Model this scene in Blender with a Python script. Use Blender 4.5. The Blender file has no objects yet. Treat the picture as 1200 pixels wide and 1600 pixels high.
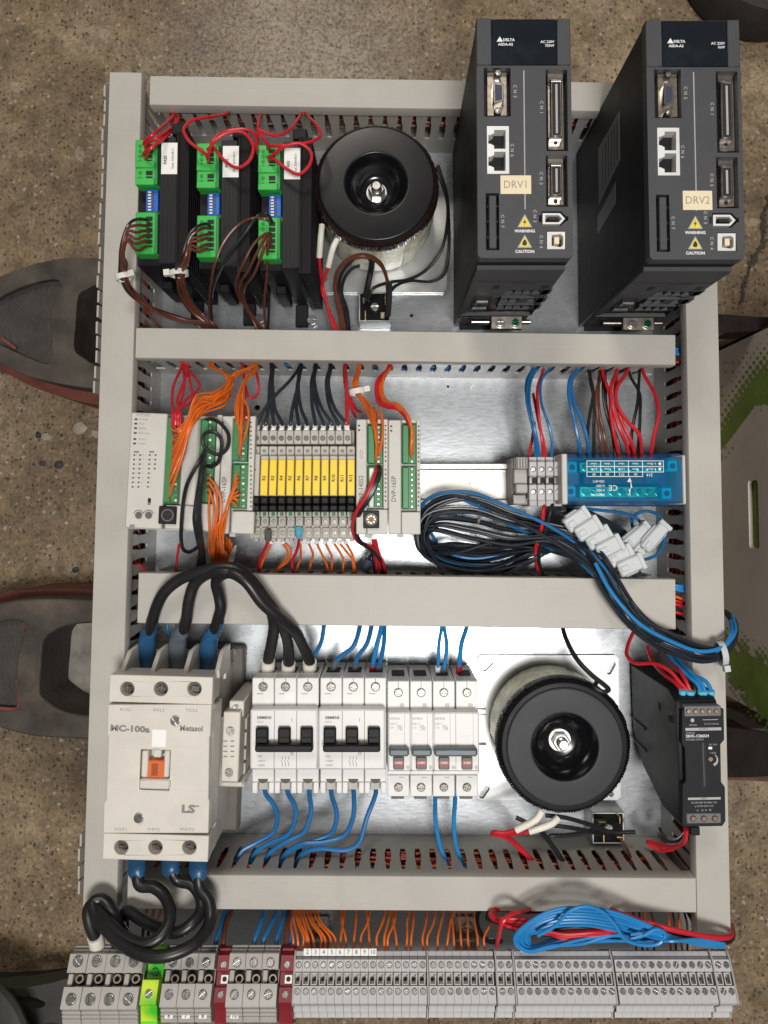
import bpy, bmesh, math, random
from mathutils import Vector, Matrix

random.seed(11)
S = 0.001                      # everything below is written in millimetres
scene = bpy.context.scene
COL = scene.collection

# ---------------------------------------------------------------- camera
CAM_H, TILT, FPX, PPX, PPY = 700.0, math.radians(3.0), 1200.0, 605.0, 732.0
cam_data = bpy.data.cameras.new('camera')
cam = bpy.data.objects.new('camera', cam_data)
COL.objects.link(cam)
cam.location = (0, 0, CAM_H * S)
cam.rotation_euler = (TILT, 0, 0)
cam_data.sensor_width = 36.0
cam_data.lens = 36.0 * FPX / 1600.0
cam_data.shift_x = (600 - PPX) / 1600.0
cam_data.shift_y = (PPY - 800) / 1600.0
cam_data.clip_start = 0.01
cam_data.clip_end = 50
scene.camera = cam

# ---------------------------------------------------------------- world and lamps (a dim workshop)
world = bpy.data.worlds.new('World')
scene.world = world
world.use_nodes = True
bg = world.node_tree.nodes['Background']
bg.inputs['Color'].default_value = (1.0, 0.95, 0.88, 1)
bg.inputs['Strength'].default_value = 0.115

def area_lamp(name, loc, target, size, power, color):
    d = bpy.data.lights.new(name, 'AREA')
    d.shape = 'SQUARE'
    d.size = size
    d.energy = power
    d.color = color
    o = bpy.data.objects.new(name, d)
    COL.objects.link(o)
    o.location = loc
    o.rotation_euler = (Vector(target) - Vector(loc)).to_track_quat('-Z', 'Y').to_euler()
    return o

area_lamp('workshop_lamp', (0.20, -0.38, 2.05), (0, -0.05, 0), 0.46, 32, (1.0, 0.97, 0.93))
area_lamp('ceiling_lamp', (-0.37, 2.1, 2.6), (0, 0, 0), 0.7, 27, (1.0, 0.92, 0.82))

scene.view_settings.view_transform = 'Standard'
scene.view_settings.look = 'None'
scene.view_settings.gamma = 1
scene.view_settings.exposure = 0.12
scene.view_settings.use_curve_mapping = False

# ---------------------------------------------------------------- measuring: a photo pixel at a height above the plate
_ct, _st = math.cos(TILT), math.sin(TILT)
def P(px, py, h=0.0):
    dx, dy, dz = (px - PPX) / FPX, -(py - PPY) / FPX, -1.0
    wy, wz = dy * _ct - dz * _st, dy * _st + dz * _ct
    t = (h - CAM_H) / wz
    return Vector((dx * t, wy * t, h))
def px_per_mm(px, py, h):
    a, b = P(px, py, h), P(px + 1, py, h)
    return 1.0 / (b - a).length

# ---------------------------------------------------------------- materials
MATS = {}
def mat(name, color, rough=0.5, metal=0.0, var=0.08, scale=60.0, bump=0.0, bscale=None, spec=0.5, dirt=0.0, dirtcol=(0.12, 0.09, 0.06), coat=0.0, trans=0.0, alpha=1.0, scuff=0.0):
    if name in MATS:
        return MATS[name]
    m = bpy.data.materials.new(name)
    m.use_nodes = True
    nt = m.node_tree
    b = nt.nodes['Principled BSDF']
    N, L = nt.nodes.new, nt.links.new
    tc = N('ShaderNodeTexCoord')
    n = N('ShaderNodeTexNoise')
    n.inputs['Scale'].default_value = scale
    n.inputs['Detail'].default_value = 5
    L(tc.outputs['Object'], n.inputs['Vector'])
    r = N('ShaderNodeValToRGB')
    c = Vector(color[:3])
    lo, hi = c * (1 - var), c * (1 + var)
    r.color_ramp.elements[0].position = 0.3
    r.color_ramp.elements[1].position = 0.7
    r.color_ramp.elements[0].color = (*lo, 1)
    r.color_ramp.elements[1].color = (*[min(1, x) for x in hi], 1)
    L(n.outputs['Fac'], r.inputs['Fac'])
    out = r.outputs['Color']
    if dirt > 0:
        n2 = N('ShaderNodeTexNoise')
        n2.inputs['Scale'].default_value = scale * 0.45
        n2.inputs['Detail'].default_value = 8
        n2.inputs['Roughness'].default_value = 0.7
        L(tc.outputs['Object'], n2.inputs['Vector'])
        mr = N('ShaderNodeMapRange')
        mr.inputs['From Min'].default_value = 0.52
        mr.inputs['From Max'].default_value = 0.78
        mr.inputs['To Max'].default_value = dirt
        L(n2.outputs['Fac'], mr.inputs['Value'])
        mx = N('ShaderNodeMix')
        mx.data_type = 'RGBA'
        L(mr.outputs['Result'], mx.inputs['Factor'])
        L(out, mx.inputs['A'])
        mx.inputs['B'].default_value = (*dirtcol, 1)
        out = mx.outputs['Result']
    if scuff > 0:
        # fine rubbed streaks along the part and a few darker scratches
        for sx_, sy_, lo_, col_, amt in ((6, 900, 0.60, (0.52, 0.50, 0.47), 0.35), (700, 5, 0.62, (0.52, 0.50, 0.47), 0.35), (30, 1300, 0.70, (0.17, 0.15, 0.13), 0.5)):
            mp = N('ShaderNodeMapping')
            mp.inputs['Scale'].default_value = (sx_, sy_, 40)
            L(tc.outputs['Object'], mp.inputs['Vector'])
            nn = N('ShaderNodeTexNoise')
            nn.inputs['Scale'].default_value = 1.0
            nn.inputs['Detail'].default_value = 3
            L(mp.outputs['Vector'], nn.inputs['Vector'])
            mm = N('ShaderNodeMapRange')
            mm.inputs['From Min'].default_value = lo_
            mm.inputs['From Max'].default_value = lo_ + 0.12
            mm.inputs['To Max'].default_value = amt * scuff
            L(nn.outputs['Fac'], mm.inputs['Value'])
            mx2 = N('ShaderNodeMix')
            mx2.data_type = 'RGBA'
            L(mm.outputs['Result'], mx2.inputs['Factor'])
            L(out, mx2.inputs['A'])
            mx2.inputs['B'].default_value = (*col_, 1)
            out = mx2.outputs['Result']
    L(out, b.inputs['Base Color'])
    mr2 = N('ShaderNodeMapRange')
    mr2.inputs['To Min'].default_value = max(0.02, rough * 0.85)
    mr2.inputs['To Max'].default_value = min(1, rough * 1.18)
    L(n.outputs['Fac'], mr2.inputs['Value'])
    L(mr2.outputs['Result'], b.inputs['Roughness'])
    b.inputs['Metallic'].default_value = metal
    b.inputs['Specular IOR Level'].default_value = spec
    b.inputs['Coat Weight'].default_value = coat
    b.inputs['Transmission Weight'].default_value = trans
    b.inputs['Alpha'].default_value = alpha
    if bump > 0:
        n3 = N('ShaderNodeTexNoise')
        n3.inputs['Scale'].default_value = bscale or scale * 8
        n3.inputs['Detail'].default_value = 3
        L(tc.outputs['Object'], n3.inputs['Vector'])
        bp = N('ShaderNodeBump')
        bp.inputs['Strength'].default_value = bump
        bp.inputs['Distance'].default_value = 0.0005
        L(n3.outputs['Fac'], bp.inputs['Height'])
        L(bp.outputs['Normal'], b.inputs['Normal'])
    MATS[name] = m
    return m

M = {}
M['duct'] = mat('grey_pvc', (0.405, 0.388, 0.355), 0.48, var=0.06, scale=22, bump=0.2, bscale=700, dirt=0.30, dirtcol=(0.26, 0.235, 0.20), scuff=0.5)
M['drive'] = mat('charcoal_plastic', (0.050, 0.052, 0.059), 0.55, bump=0.5, bscale=2500, dirt=0.12, dirtcol=(0.12, 0.115, 0.11))
M['driveside'] = mat('black_painted_sheet', (0.009, 0.009, 0.010), 0.55, bump=0.3, bscale=2000, dirt=0.10, dirtcol=(0.03, 0.03, 0.03), spec=0.3)
M['black'] = mat('black_plastic', (0.007, 0.007, 0.0085), 0.5, bump=0.15, bscale=1800, dirt=0.08, dirtcol=(0.035, 0.034, 0.033), spec=0.25)
M['blackgloss'] = mat('gloss_black_enamel', (0.006, 0.006, 0.0075), 0.16, spec=0.5, dirt=0.05, dirtcol=(0.05, 0.05, 0.05))
M['blackenamel'] = mat('black_enamel', (0.007, 0.0075, 0.009), 0.30, spec=0.3, dirt=0.06, dirtcol=(0.03, 0.03, 0.03))
M['blacksatin'] = mat('satin_black_enamel', (0.024, 0.026, 0.031), 0.45, spec=0.3, bump=0.25, bscale=3000)
M['window'] = mat('dark_smoked_window', (0.008, 0.012, 0.018), 0.12, dirt=0.25, dirtcol=(0.05, 0.06, 0.07))
M['void'] = mat('dark_socket_interior', (0.012, 0.010, 0.010), 0.7)
M['cream'] = mat('cream_plastic', (0.60, 0.57, 0.515), 0.42, var=0.04, bump=0.1, bscale=1500, dirt=0.16, dirtcol=(0.33, 0.28, 0.22))
M['white'] = mat('white_plastic', (0.70, 0.70, 0.69), 0.4, var=0.04, bump=0.1, bscale=1500, dirt=0.18, dirtcol=(0.36, 0.32, 0.27))
M['plc'] = mat('pale_grey_plastic', (0.53, 0.52, 0.48), 0.5, var=0.04, bump=0.25, bscale=2200, dirt=0.10, dirtcol=(0.35, 0.32, 0.28))
M['relay'] = mat('beige_grey_plastic', (0.44, 0.42, 0.37), 0.5, var=0.05, bump=0.2, bscale=2000, dirt=0.12, dirtcol=(0.25, 0.22, 0.18))
M['tgrey'] = mat('terminal_grey_plastic', (0.45, 0.445, 0.455), 0.45, var=0.06, bump=0.15, bscale=2000, dirt=0.18, dirtcol=(0.25, 0.235, 0.22))
M['tgrey2'] = mat('warm_terminal_grey_plastic', (0.36, 0.345, 0.325), 0.45, var=0.06, bump=0.15, bscale=2000, dirt=0.2, dirtcol=(0.20, 0.18, 0.155))
M['tdark'] = mat('dark_grey_plastic', (0.13, 0.125, 0.125), 0.5)
M['tred'] = mat('dark_red_plastic', (0.20, 0.012, 0.022), 0.4, var=0.1, dirt=0.12, dirtcol=(0.08, 0.02, 0.02))
M['tgreen'] = mat('bright_green_plastic', (0.14, 0.62, 0.03), 0.4)
M['green'] = mat('connector_green_plastic', (0.035, 0.20, 0.065), 0.4, var=0.08)
M['greenplug'] = mat('plug_green_plastic', (0.035, 0.42, 0.065), 0.42, var=0.08)
M['greendk'] = mat('dull_green_plastic', (0.045, 0.15, 0.05), 0.45)
M['yellow'] = mat('yellow_label_plastic', (0.86, 0.58, 0.012), 0.4, var=0.05)
M['orange'] = mat('orange_plastic', (0.62, 0.13, 0.02), 0.4)
M['dip'] = mat('blue_switch_plastic', (0.015, 0.12, 0.50), 0.4)
M['cyan'] = mat('light_blue_plastic', (0.10, 0.48, 0.66), 0.4)
M['steel'] = mat('bright_steel', (0.50, 0.50, 0.485), 0.28, 1.0, var=0.15, scale=300)
M['brightscrew'] = mat('zinc_screw', (0.56, 0.56, 0.55), 0.24, 1.0, var=0.1, scale=400)
M['brass'] = mat('brass', (0.62, 0.45, 0.2), 0.3, 1.0, var=0.15, scale=300)
M['nickel'] = mat('nickel_shell', (0.62, 0.54, 0.46), 0.3, 1.0, var=0.12, scale=300)
M['tinwhite'] = mat('white_tinned_frame', (0.75, 0.75, 0.74), 0.35, 0.2)
M['darkscrew'] = mat('darkened_screw', (0.18, 0.17, 0.16), 0.35, 1.0)
M['paper'] = mat('white_paper', (0.80, 0.80, 0.78), 0.6, var=0.02)
M['tape'] = mat('cream_label_tape', (0.74, 0.64, 0.46), 0.5, var=0.04)
M['ink'] = mat('black_ink', (0.02, 0.02, 0.02), 0.6)
M['inkgrey'] = mat('grey_ink', (0.20, 0.195, 0.185), 0.6)
M['inkwhite'] = mat('white_ink', (0.75, 0.76, 0.77), 0.5)
M['inkfaint'] = mat('pale_grey_ink', (0.36, 0.36, 0.37), 0.5)
M['signyellow'] = mat('warning_yellow_ink', (0.70, 0.55, 0.06), 0.5)
M['tie'] = mat('natural_nylon', (0.66, 0.65, 0.60), 0.4)
M['nylon'] = mat('white_nylon', (0.50, 0.53, 0.545), 0.4, var=0.05)
M['sleevewhite'] = mat('white_sleeve', (0.72, 0.69, 0.62), 0.5)
M['film'] = mat('yellowed_film_tape', (0.76, 0.75, 0.54), 0.25, 0.0, var=0.3, scale=90, bump=0.6, bscale=250, dirt=0.5, dirtcol=(0.62, 0.62, 0.56))
M['enamelwire'] = mat('dark_enamel_wire', (0.022, 0.011, 0.010), 0.2, coat=0.4)
M['boot'] = mat('blue_vinyl_sleeve', (0.018, 0.085, 0.19), 0.35, var=0.2)
M['bootgrey'] = mat('grey_vinyl_sleeve', (0.10, 0.12, 0.14), 0.4, var=0.15)
M['w_red'] = mat('red_wire_pvc', (0.52, 0.014, 0.025), 0.35, var=0.12, scale=40)
M['w_orange'] = mat('orange_wire_pvc', (0.66, 0.13, 0.012), 0.38, var=0.14, scale=40)
M['w_blue'] = mat('blue_wire_pvc', (0.012, 0.135, 0.35), 0.33, var=0.12, scale=40)
M['w_bluelt'] = mat('light_blue_wire_pvc', (0.016, 0.21, 0.52), 0.33, var=0.1, scale=40)
M['w_black'] = mat('black_wire_pvc', (0.014, 0.014, 0.016), 0.35, var=0.2, scale=40)
M['w_navy'] = mat('blue_black_wire_pvc', (0.014, 0.019, 0.027), 0.35, var=0.2, scale=40)
M['w_brown'] = mat('brown_wire_pvc', (0.105, 0.032, 0.018), 0.35, var=0.15, scale=40)
M['w_white'] = mat('white_wire_pvc', (0.6, 0.58, 0.55), 0.4)
M['cable'] = mat('dusty_black_cable', (0.011, 0.011, 0.012), 0.36, var=0.3, scale=30, dirt=0.22, dirtcol=(0.055, 0.046, 0.034))

M['holebrown'] = mat('deep_brown_well', (0.085, 0.070, 0.055), 0.6, var=0.3, scale=90)
M['orangedk'] = mat('darker_orange_plastic', (0.30, 0.055, 0.01), 0.5)
M['contdark'] = mat('brown_grey_bakelite', (0.13, 0.118, 0.105), 0.6, var=0.15, bump=0.3, bscale=800)
M['darkscrew2'] = mat('tarnished_screw', (0.42, 0.40, 0.37), 0.3, 1.0)
M['copperscrew'] = mat('coppery_screw', (0.50, 0.36, 0.27), 0.3, 1.0)
M['psu'] = mat('slate_black_plastic', (0.010, 0.0115, 0.0145), 0.55, spec=0.22, bump=0.3, bscale=2200, dirt=0.2, dirtcol=(0.05, 0.054, 0.06))
M['whiteblock'] = mat('white_block_plastic', (0.6, 0.6, 0.58), 0.5)
M['bluesolid'] = mat('clear_blue_pillar', (0.0, 0.42, 0.72), 0.2)
M['blockblue'] = mat('deep_blue_base', (0.0, 0.045, 0.16), 0.3)
M['teal'] = mat('green_tinted_brass', (0.05, 0.50, 0.42), 0.25, 0.9, var=0.3, scale=200)
M['tealscrew'] = mat('green_tinted_screw_head', (0.10, 0.62, 0.52), 0.2, 1.0, var=0.2, scale=300)

# ---------------------------------------------------------------- mesh builder
class MB:
    def __init__(s):
        s.v, s.f = [], []
    def add(s, vs, fs):
        o = len(s.v)
        s.v += [tuple(p) for p in vs]
        s.f += [[i + o for i in q] for q in fs]
        return s
    def box(s, x0, x1, y0, y1, z0, z1, c=0.4):
        x0, x1 = min(x0, x1), max(x0, x1)
        y0, y1 = min(y0, y1), max(y0, y1)
        z0, z1 = min(z0, z1), max(z0, z1)
        c = min(c, 0.4 * (x1 - x0), 0.4 * (y1 - y0), 0.4 * (z1 - z0))
        lo, hi = (x0, y0, z0), (x1, y1, z1)
        if c <= 0.01:
            vs = [(hi[0] if i & 1 else lo[0], hi[1] if i & 2 else lo[1], hi[2] if i & 4 else lo[2]) for i in range(8)]
            return s.add(vs, [(0, 2, 3, 1), (4, 5, 7, 6), (0, 1, 5, 4), (2, 6, 7, 3), (0, 4, 6, 2), (1, 3, 7, 5)])
        vs, idx = [], {}
        for k in range(8):
            sg = [(k >> a) & 1 for a in range(3)]
            for a in range(3):
                p = []
                for b in range(3):
                    e = hi[b] if sg[b] else lo[b]
                    if b != a:
                        e += -c if sg[b] else c
                    p.append(e)
                idx[(tuple(sg), a)] = len(vs)
                vs.append(p)
        fs = []
        for a in range(3):
            b, d = (a + 1) % 3, (a + 2) % 3
            for sa in (0, 1):
                q = []
                for sb, sd in ((0, 0), (1, 0), (1, 1), (0, 1)):
                    k = [0, 0, 0]
                    k[a], k[b], k[d] = sa, sb, sd
                    q.append(idx[(tuple(k), a)])
                fs.append(q)
        for a in range(3):
            b, d = (a + 1) % 3, (a + 2) % 3
            for sa in (0, 1):
                for sb in (0, 1):
                    k0, k1 = [0, 0, 0], [0, 0, 0]
                    k0[a] = k1[a] = sa
                    k0[b] = k1[b] = sb
                    k1[d] = 1
                    k0, k1 = tuple(k0), tuple(k1)
                    fs.append([idx[(k0, a)], idx[(k1, a)], idx[(k1, b)], idx[(k0, b)]])
        for k in range(8):
            sg = tuple((k >> a) & 1 for a in range(3))
            fs.append([idx[(sg, a)] for a in range(3)])
        return s.add(vs, fs)
    def prism(s, poly, z0, z1, c=0.0):
        n = len(poly)
        rings = [(poly, z0), (poly, z1 - c)]
        if c > 0:
            cx = sum(p[0] for p in poly) / n
            cy = sum(p[1] for p in poly) / n
            top = []
            for x, y in poly:
                d = math.hypot(x - cx, y - cy) or 1
                k = max(0.3, (d - c * 1.2) / d)
                top.append((cx + (x - cx) * k, cy + (y - cy) * k))
            rings.append((top, z1))
        vs = [(x, y, z) for pl, z in rings for x, y in pl]
        fs = [list(range(n - 1, -1, -1)), list(range(n * (len(rings) - 1), n * len(rings)))]
        for k in range(len(rings) - 1):
            for i in range(n):
                j = (i + 1) % n
                fs.append([k * n + i, k * n + j, (k + 1) * n + j, (k + 1) * n + i])
        return s.add(vs, fs)
    def prism_x(s, poly, x0, x1, c=0.0):
        """polygon given as (y, z), extruded along x, its two ends chamfered by c"""
        n = len(poly)
        cy = sum(p[0] for p in poly) / n
        cz = sum(p[1] for p in poly) / n
        def inset(k):
            r = []
            for y, z in poly:
                d = math.hypot(y - cy, z - cz) or 1
                q = (d - k) / d
                r.append((cy + (y - cy) * q, cz + (z - cz) * q))
            return r
        rings = [(poly, x0), (poly, x1)] if c <= 0 else [(inset(c), x0), (poly, x0 + c), (poly, x1 - c), (inset(c), x1)]
        vs = [(x, y, z) for pl, x in rings for y, z in pl]
        fs = [list(range(n - 1, -1, -1)), list(range(n * (len(rings) - 1), n * len(rings)))]
        for k in range(len(rings) - 1):
            for i in range(n):
                j = (i + 1) % n
                fs.append([k * n + i, k * n + j, (k + 1) * n + j, (k + 1) * n + i])
        return s.add(vs, fs)
    def prism_y(s, poly, y0, y1):
        """polygon given as (x, z), extruded along y"""
        n = len(poly)
        vs = [(x, y0, z) for x, z in poly] + [(x, y1, z) for x, z in poly]
        fs = [list(range(n - 1, -1, -1)), list(range(n, 2 * n))]
        for i in range(n):
            j = (i + 1) % n
            fs.append([i, j, n + j, n + i])
        return s.add(vs, fs)
    def lathe(s, cx, cy, prof, n=32, closed=False, caps=True):
        """profile (r, z) turned about a vertical axis"""
        o = []
        for r, z in prof:
            for i in range(n):
                a = 2 * math.pi * i / n
                o.append((cx + r * math.cos(a), cy + r * math.sin(a), z))
        fs = []
        m = len(prof)
        for k in range(m if closed else m - 1):
            k2 = (k + 1) % m
            for i in range(n):
                j = (i + 1) % n
                fs.append([k * n + i, k * n + j, k2 * n + j, k2 * n + i])
        if not closed and caps:
            if prof[0][0] > 0.001:
                fs.append(list(range(n - 1, -1, -1)))
            if prof[-1][0] > 0.001:
                fs.append(list(range((m - 1) * n, m * n)))
        return s.add(o, fs)
    def cyl(s, cx, cy, z0, z1, r, n=16, c=0.0):
        c = min(c, r * 0.5, (z1 - z0) * 0.5)
        prof = [(r, z0), (r, z1 - c), (r - c, z1)] if c > 0 else [(r, z0), (r, z1)]
        return s.lathe(cx, cy, prof, n)
    def tube(s, pts, r, n=8, caps=True, flat=1.0):
        """round tube through 3-D points; r may be a list"""
        k = len(pts)
        pts = [Vector(p) for p in pts]
        rs = r if isinstance(r, (list, tuple)) else [r] * k
        vs = []
        up = None
        for i in range(k):
            t = (pts[min(i + 1, k - 1)] - pts[max(i - 1, 0)])
            if t.length < 1e-6:
                t = Vector((1, 0, 0))
            t.normalize()
            if up is None:
                up = Vector((0, 0, 1)) if abs(t.z) < 0.9 else Vector((0, 1, 0))
            u = up - t * up.dot(t)
            if u.length < 1e-4:
                u = t.orthogonal()
            u.normalize()
            w = t.cross(u)
            up = u
            for j in range(n):
                a = 2 * math.pi * j / n
                vs.append(pts[i] + (u * math.cos(a) * flat + w * math.sin(a)) * rs[i])
        fs = []
        for i in range(k - 1):
            for j in range(n):
                j2 = (j + 1) % n
                fs.append([i * n + j, i * n + j2, (i + 1) * n + j2, (i + 1) * n + j])
        if caps:
            fs.append(list(range(n - 1, -1, -1)))
            fs.append(list(range((k - 1) * n, k * n)))
        return s.add(vs, fs)
    def mesh(s, name, m, angle=38):
        me = bpy.data.meshes.new(name)
        me.from_pydata([(x * S, y * S, z * S) for x, y, z in s.v], [], s.f)
        bm = bmesh.new()
        bm.from_mesh(me)
        bmesh.ops.recalc_face_normals(bm, faces=bm.faces)
        for f in bm.faces:
            f.smooth = True
        bm.to_mesh(me)
        bm.free()
        me.set_sharp_from_angle(angle=math.radians(angle))
        if m is not None:
            me.materials.append(m)
        return me

def spline(pts, per=6):
    pts = [Vector(p) for p in pts]
    if len(pts) < 3:
        return pts
    ext = [pts[0] * 2 - pts[1]] + pts + [pts[-1] * 2 - pts[-2]]
    out = []
    for i in range(1, len(ext) - 2):
        p0, p1, p2, p3 = ext[i - 1:i + 3]
        # centripetal Catmull-Rom keeps wires free of overshoot
        def tj(ti, a, b):
            return ti + max(1e-3, (b - a).length) ** 0.5
        t0 = 0.0
        t1 = tj(t0, p0, p1)
        t2 = tj(t1, p1, p2)
        t3 = tj(t2, p2, p3)
        for k in range(per):
            t = t1 + (t2 - t1) * k / per
            a1 = p0 * ((t1 - t) / (t1 - t0)) + p1 * ((t - t0) / (t1 - t0))
            a2 = p1 * ((t2 - t) / (t2 - t1)) + p2 * ((t - t1) / (t2 - t1))
            a3 = p2 * ((t3 - t) / (t3 - t2)) + p3 * ((t - t2) / (t3 - t2))
            b1 = a1 * ((t2 - t) / (t2 - t0)) + a2 * ((t - t0) / (t2 - t0))
            b2 = a2 * ((t3 - t) / (t3 - t1)) + a3 * ((t - t1) / (t3 - t1))
            out.append(b1 * ((t2 - t) / (t2 - t1)) + b2 * ((t - t1) / (t2 - t1)))
    out.append(pts[-1])
    return out

def link(name, data, parent=None):
    o = bpy.data.objects.new(name, data)
    COL.objects.link(o)
    if parent is not None:
        o.parent = parent
    return o
def tag(o, label, cat=None, group=None, kind=None):
    if label:
        o['label'] = label
    if cat:
        o['category'] = cat
    if group:
        o['group'] = group
    if kind:
        o['kind'] = kind
    return o
ORD = ['first', 'second', 'third', 'fourth', 'fifth', 'sixth', 'seventh', 'eighth', 'ninth', 'tenth', 'eleventh', 'twelfth', 'thirteenth', 'fourteenth', 'fifteenth', 'sixteenth', 'seventeenth', 'eighteenth', 'nineteenth', 'twentieth'] + ['twenty-' + q for q in ('first', 'second', 'third', 'fourth', 'fifth', 'sixth', 'seventh', 'eighth', 'ninth')] + ['thirtieth']

# screws: unit radius, real slots between the sectors of the head
def _screw_mesh(kind, m):
    b = MB()
    b.cyl(0, 0, -0.3, 0.22, 1.0, 20, 0.0)
    g = 0.15
    secs = 2 if kind == 'slot' else 4
    for k in range(secs):
        a0, a1 = 2 * math.pi * k / secs, 2 * math.pi * (k + 1) / secs
        da = math.asin(g / 0.97)
        ring = [(0.97 * math.cos(a0 + da + (a1 - a0 - 2 * da) * i / 6), 0.97 * math.sin(a0 + da + (a1 - a0 - 2 * da) * i / 6)) for i in range(7)]
        if secs == 2:
            mid = []
        else:
            am = (a0 + a1) / 2
            mid = [(g * 1.414 * math.cos(am), g * 1.414 * math.sin(am))]
        b.prism(ring + mid, 0.2, 0.5, 0.12)
    return b.mesh('screw_' + kind, m)
_SCREWS = {}
def screw_mesh(kind, m):
    k = (kind, m.name)
    if k not in _SCREWS:
        _SCREWS[k] = _screw_mesh(kind, m)
    return _SCREWS[k]

_TXT = {}
_TXT_SCENE = bpy.data.scenes.new('lettering_workbench')
def text_mesh(body, m, align='CENTER', bold=0.0, space=1.0):
    k = (body, m.name, align, bold, space)
    if k in _TXT:
        return _TXT[k]
    cu = bpy.data.curves.new('lettering', 'FONT')
    cu.body = body
    cu.size = 1.0
    cu.align_x = align
    cu.align_y = 'CENTER'
    cu.resolution_u = 2
    cu.offset = bold
    cu.space_character = space
    cu.extrude = 0.01
    o = bpy.data.objects.new('lettering', cu)
    _TXT_SCENE.collection.objects.link(o)
    vl = _TXT_SCENE.view_layers[0]
    vl.update()
    me = bpy.data.meshes.new_from_object(o.evaluated_get(vl.depsgraph))
    bpy.data.objects.remove(o)
    bpy.data.curves.remove(cu)
    me.materials.clear()
    me.materials.append(m)
    me.name = 'lettering'
    _TXT[k] = me
    return me

class Th:
    """one thing: an Empty at its base; parts are given in photo pixels read at their own height"""
    def __init__(s, name, label, cat, px, py, z=0.0, rot=0.0, group=None, at=None):
        s.loc = P(px, py, z if at is None else at)
        s.loc.z = z
        s.z = z
        s.a = math.radians(rot)
        s.o = bpy.data.objects.new(name, None)
        COL.objects.link(s.o)
        s.o.empty_display_size = 0.01
        s.o.location = s.loc * S
        s.o.rotation_euler = (0, 0, s.a)
        tag(s.o, label, cat, group)
    def L(s, px, py, h):
        d = P(px, py, h) - s.loc
        c, n = math.cos(s.a), math.sin(s.a)
        return (d.x * c + d.y * n, -d.x * n + d.y * c)
    def L3(s, px, py, h):
        x, y = s.L(px, py, h)
        return Vector((x, y, h - s.z))
    def rect(s, x0, y0, x1, y1, h):
        c = [s.L(a, b, h) for a, b in ((x0, y0), (x1, y0), (x0, y1), (x1, y1))]
        return ((c[0][0] + c[2][0]) / 2, (c[1][0] + c[3][0]) / 2, (c[2][1] + c[3][1]) / 2, (c[0][1] + c[1][1]) / 2)
    def mesh(s, name, b, m, parent=None, label=None, angle=38):
        o = link(name, b.mesh(name, m, angle), parent or s.o)
        if label:
            o['label'] = label
        return o
    def box(s, name, x0, y0, x1, y1, z0, z1, m, c=0.4, parent=None, label=None):
        r = s.rect(x0, y0, x1, y1, z1)
        return s.mesh(name, MB().box(*r, z0 - s.z, z1 - s.z, c), m, parent, label)
    def addbox(s, b, x0, y0, x1, y1, z0, z1, c=0.4):
        r = s.rect(x0, y0, x1, y1, z1)
        return b.box(*r, z0 - s.z, z1 - s.z, c)
    def dots(s, name, pts, w, hgt, z0, z1, m, parent=None):
        """many tiny marks too small to pick apart: one part"""
        b = MB()
        for x, y in pts:
            s.addbox(b, x - w / 2, y - hgt / 2, x + w / 2, y + hgt / 2, z0, z1, 0.05)
        o = s.mesh(name, b, m, parent)
        if len(pts) > 1:
            o['kind'] = 'stuff'
        return o
    def cyl(s, name, px, py, rpx, z0, z1, m, n=20, c=0.2, parent=None):
        x, y = s.L(px, py, z1)
        r = rpx / px_per_mm(px, py, z1)
        return s.mesh(name, MB().cyl(x, y, z0 - s.z, z1 - s.z, r, n, c), m, parent)
    def poly(s, name, pts, z0, z1, m, c=0.0, parent=None, label=None):
        return s.mesh(name, MB().prism([s.L(x, y, z1) for x, y in pts], z0 - s.z, z1 - s.z, c), m, parent, label)
    def tube(s, name, pts, r, m, parent=None, n=8, per=6):
        return s.mesh(name, MB().tube(spline([s.L3(*p) for p in pts], per), r, n), m, parent)
    def screw(s, px, py, rpx, h, m=None, kind='cross', rot=None, parent=None, name='screw'):
        x, y = s.L(px, py, h)
        r = rpx / px_per_mm(px, py, h)
        o = link(name, screw_mesh(kind, m or M['brightscrew']), parent or s.o)
        o.location = (x * S, y * S, (h - s.z) * S)
        o.scale = (r, r, r)
        o.rotation_euler = (0, 0, random.uniform(0, 3.14) if rot is None else math.radians(rot))
        return o
    def text(s, body, px, py, cap, h, m, rot=0.0, parent=None, align='CENTER', bold=0.0, sx=1.0, name='lettering', space=1.0):
        x, y = s.L(px, py, h)
        k = cap / 0.70 / px_per_mm(px, py, h) * S
        o = link(name, text_mesh(body, m, align, bold, space), parent or s.o)
        o.location = (x * S, y * S, (h - s.z + 0.08) * S)
        o.scale = (k * sx, k, k * 0.3)
        o.rotation_euler = (0, 0, math.radians(rot))
        return o

def PXp(px, py, x):
    """photo pixel on an upright plane x = const"""
    dx, dy, dz = (px - PPX) / FPX, -(py - PPY) / FPX, -1.0
    wy, wz = dy * _ct - dz * _st, dy * _st + dz * _ct
    t = x / dx
    return Vector((x, wy * t, CAM_H + wz * t))
def PYp(px, py, y):
    """photo pixel on an upright plane y = const"""
    dx, dy, dz = (px - PPX) / FPX, -(py - PPY) / FPX, -1.0
    wy, wz = dy * _ct - dz * _st, dy * _st + dz * _ct
    t = y / wy
    return Vector((dx * t, y, CAM_H + wz * t))
def wire_mesh(pts, r, n=8, per=6):
    return MB().tube(spline([P(*p) for p in pts], per), r, n)
CN = {'w_red': 'red', 'w_orange': 'orange', 'w_blue': 'blue', 'w_bluelt': 'blue', 'w_black': 'black', 'w_navy': 'black', 'w_brown': 'brown', 'w_white': 'white', 'cable': 'black'}
def wire(col, r, pts, label, group=None, cat='wire', name=None, n=8, per=6):
    """one wire as a top-level thing"""
    o = link(name or CN[col] + '_' + cat, wire_mesh(pts, r, n, per).mesh('wire', M[col]))
    return tag(o, label, cat, group)
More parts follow.
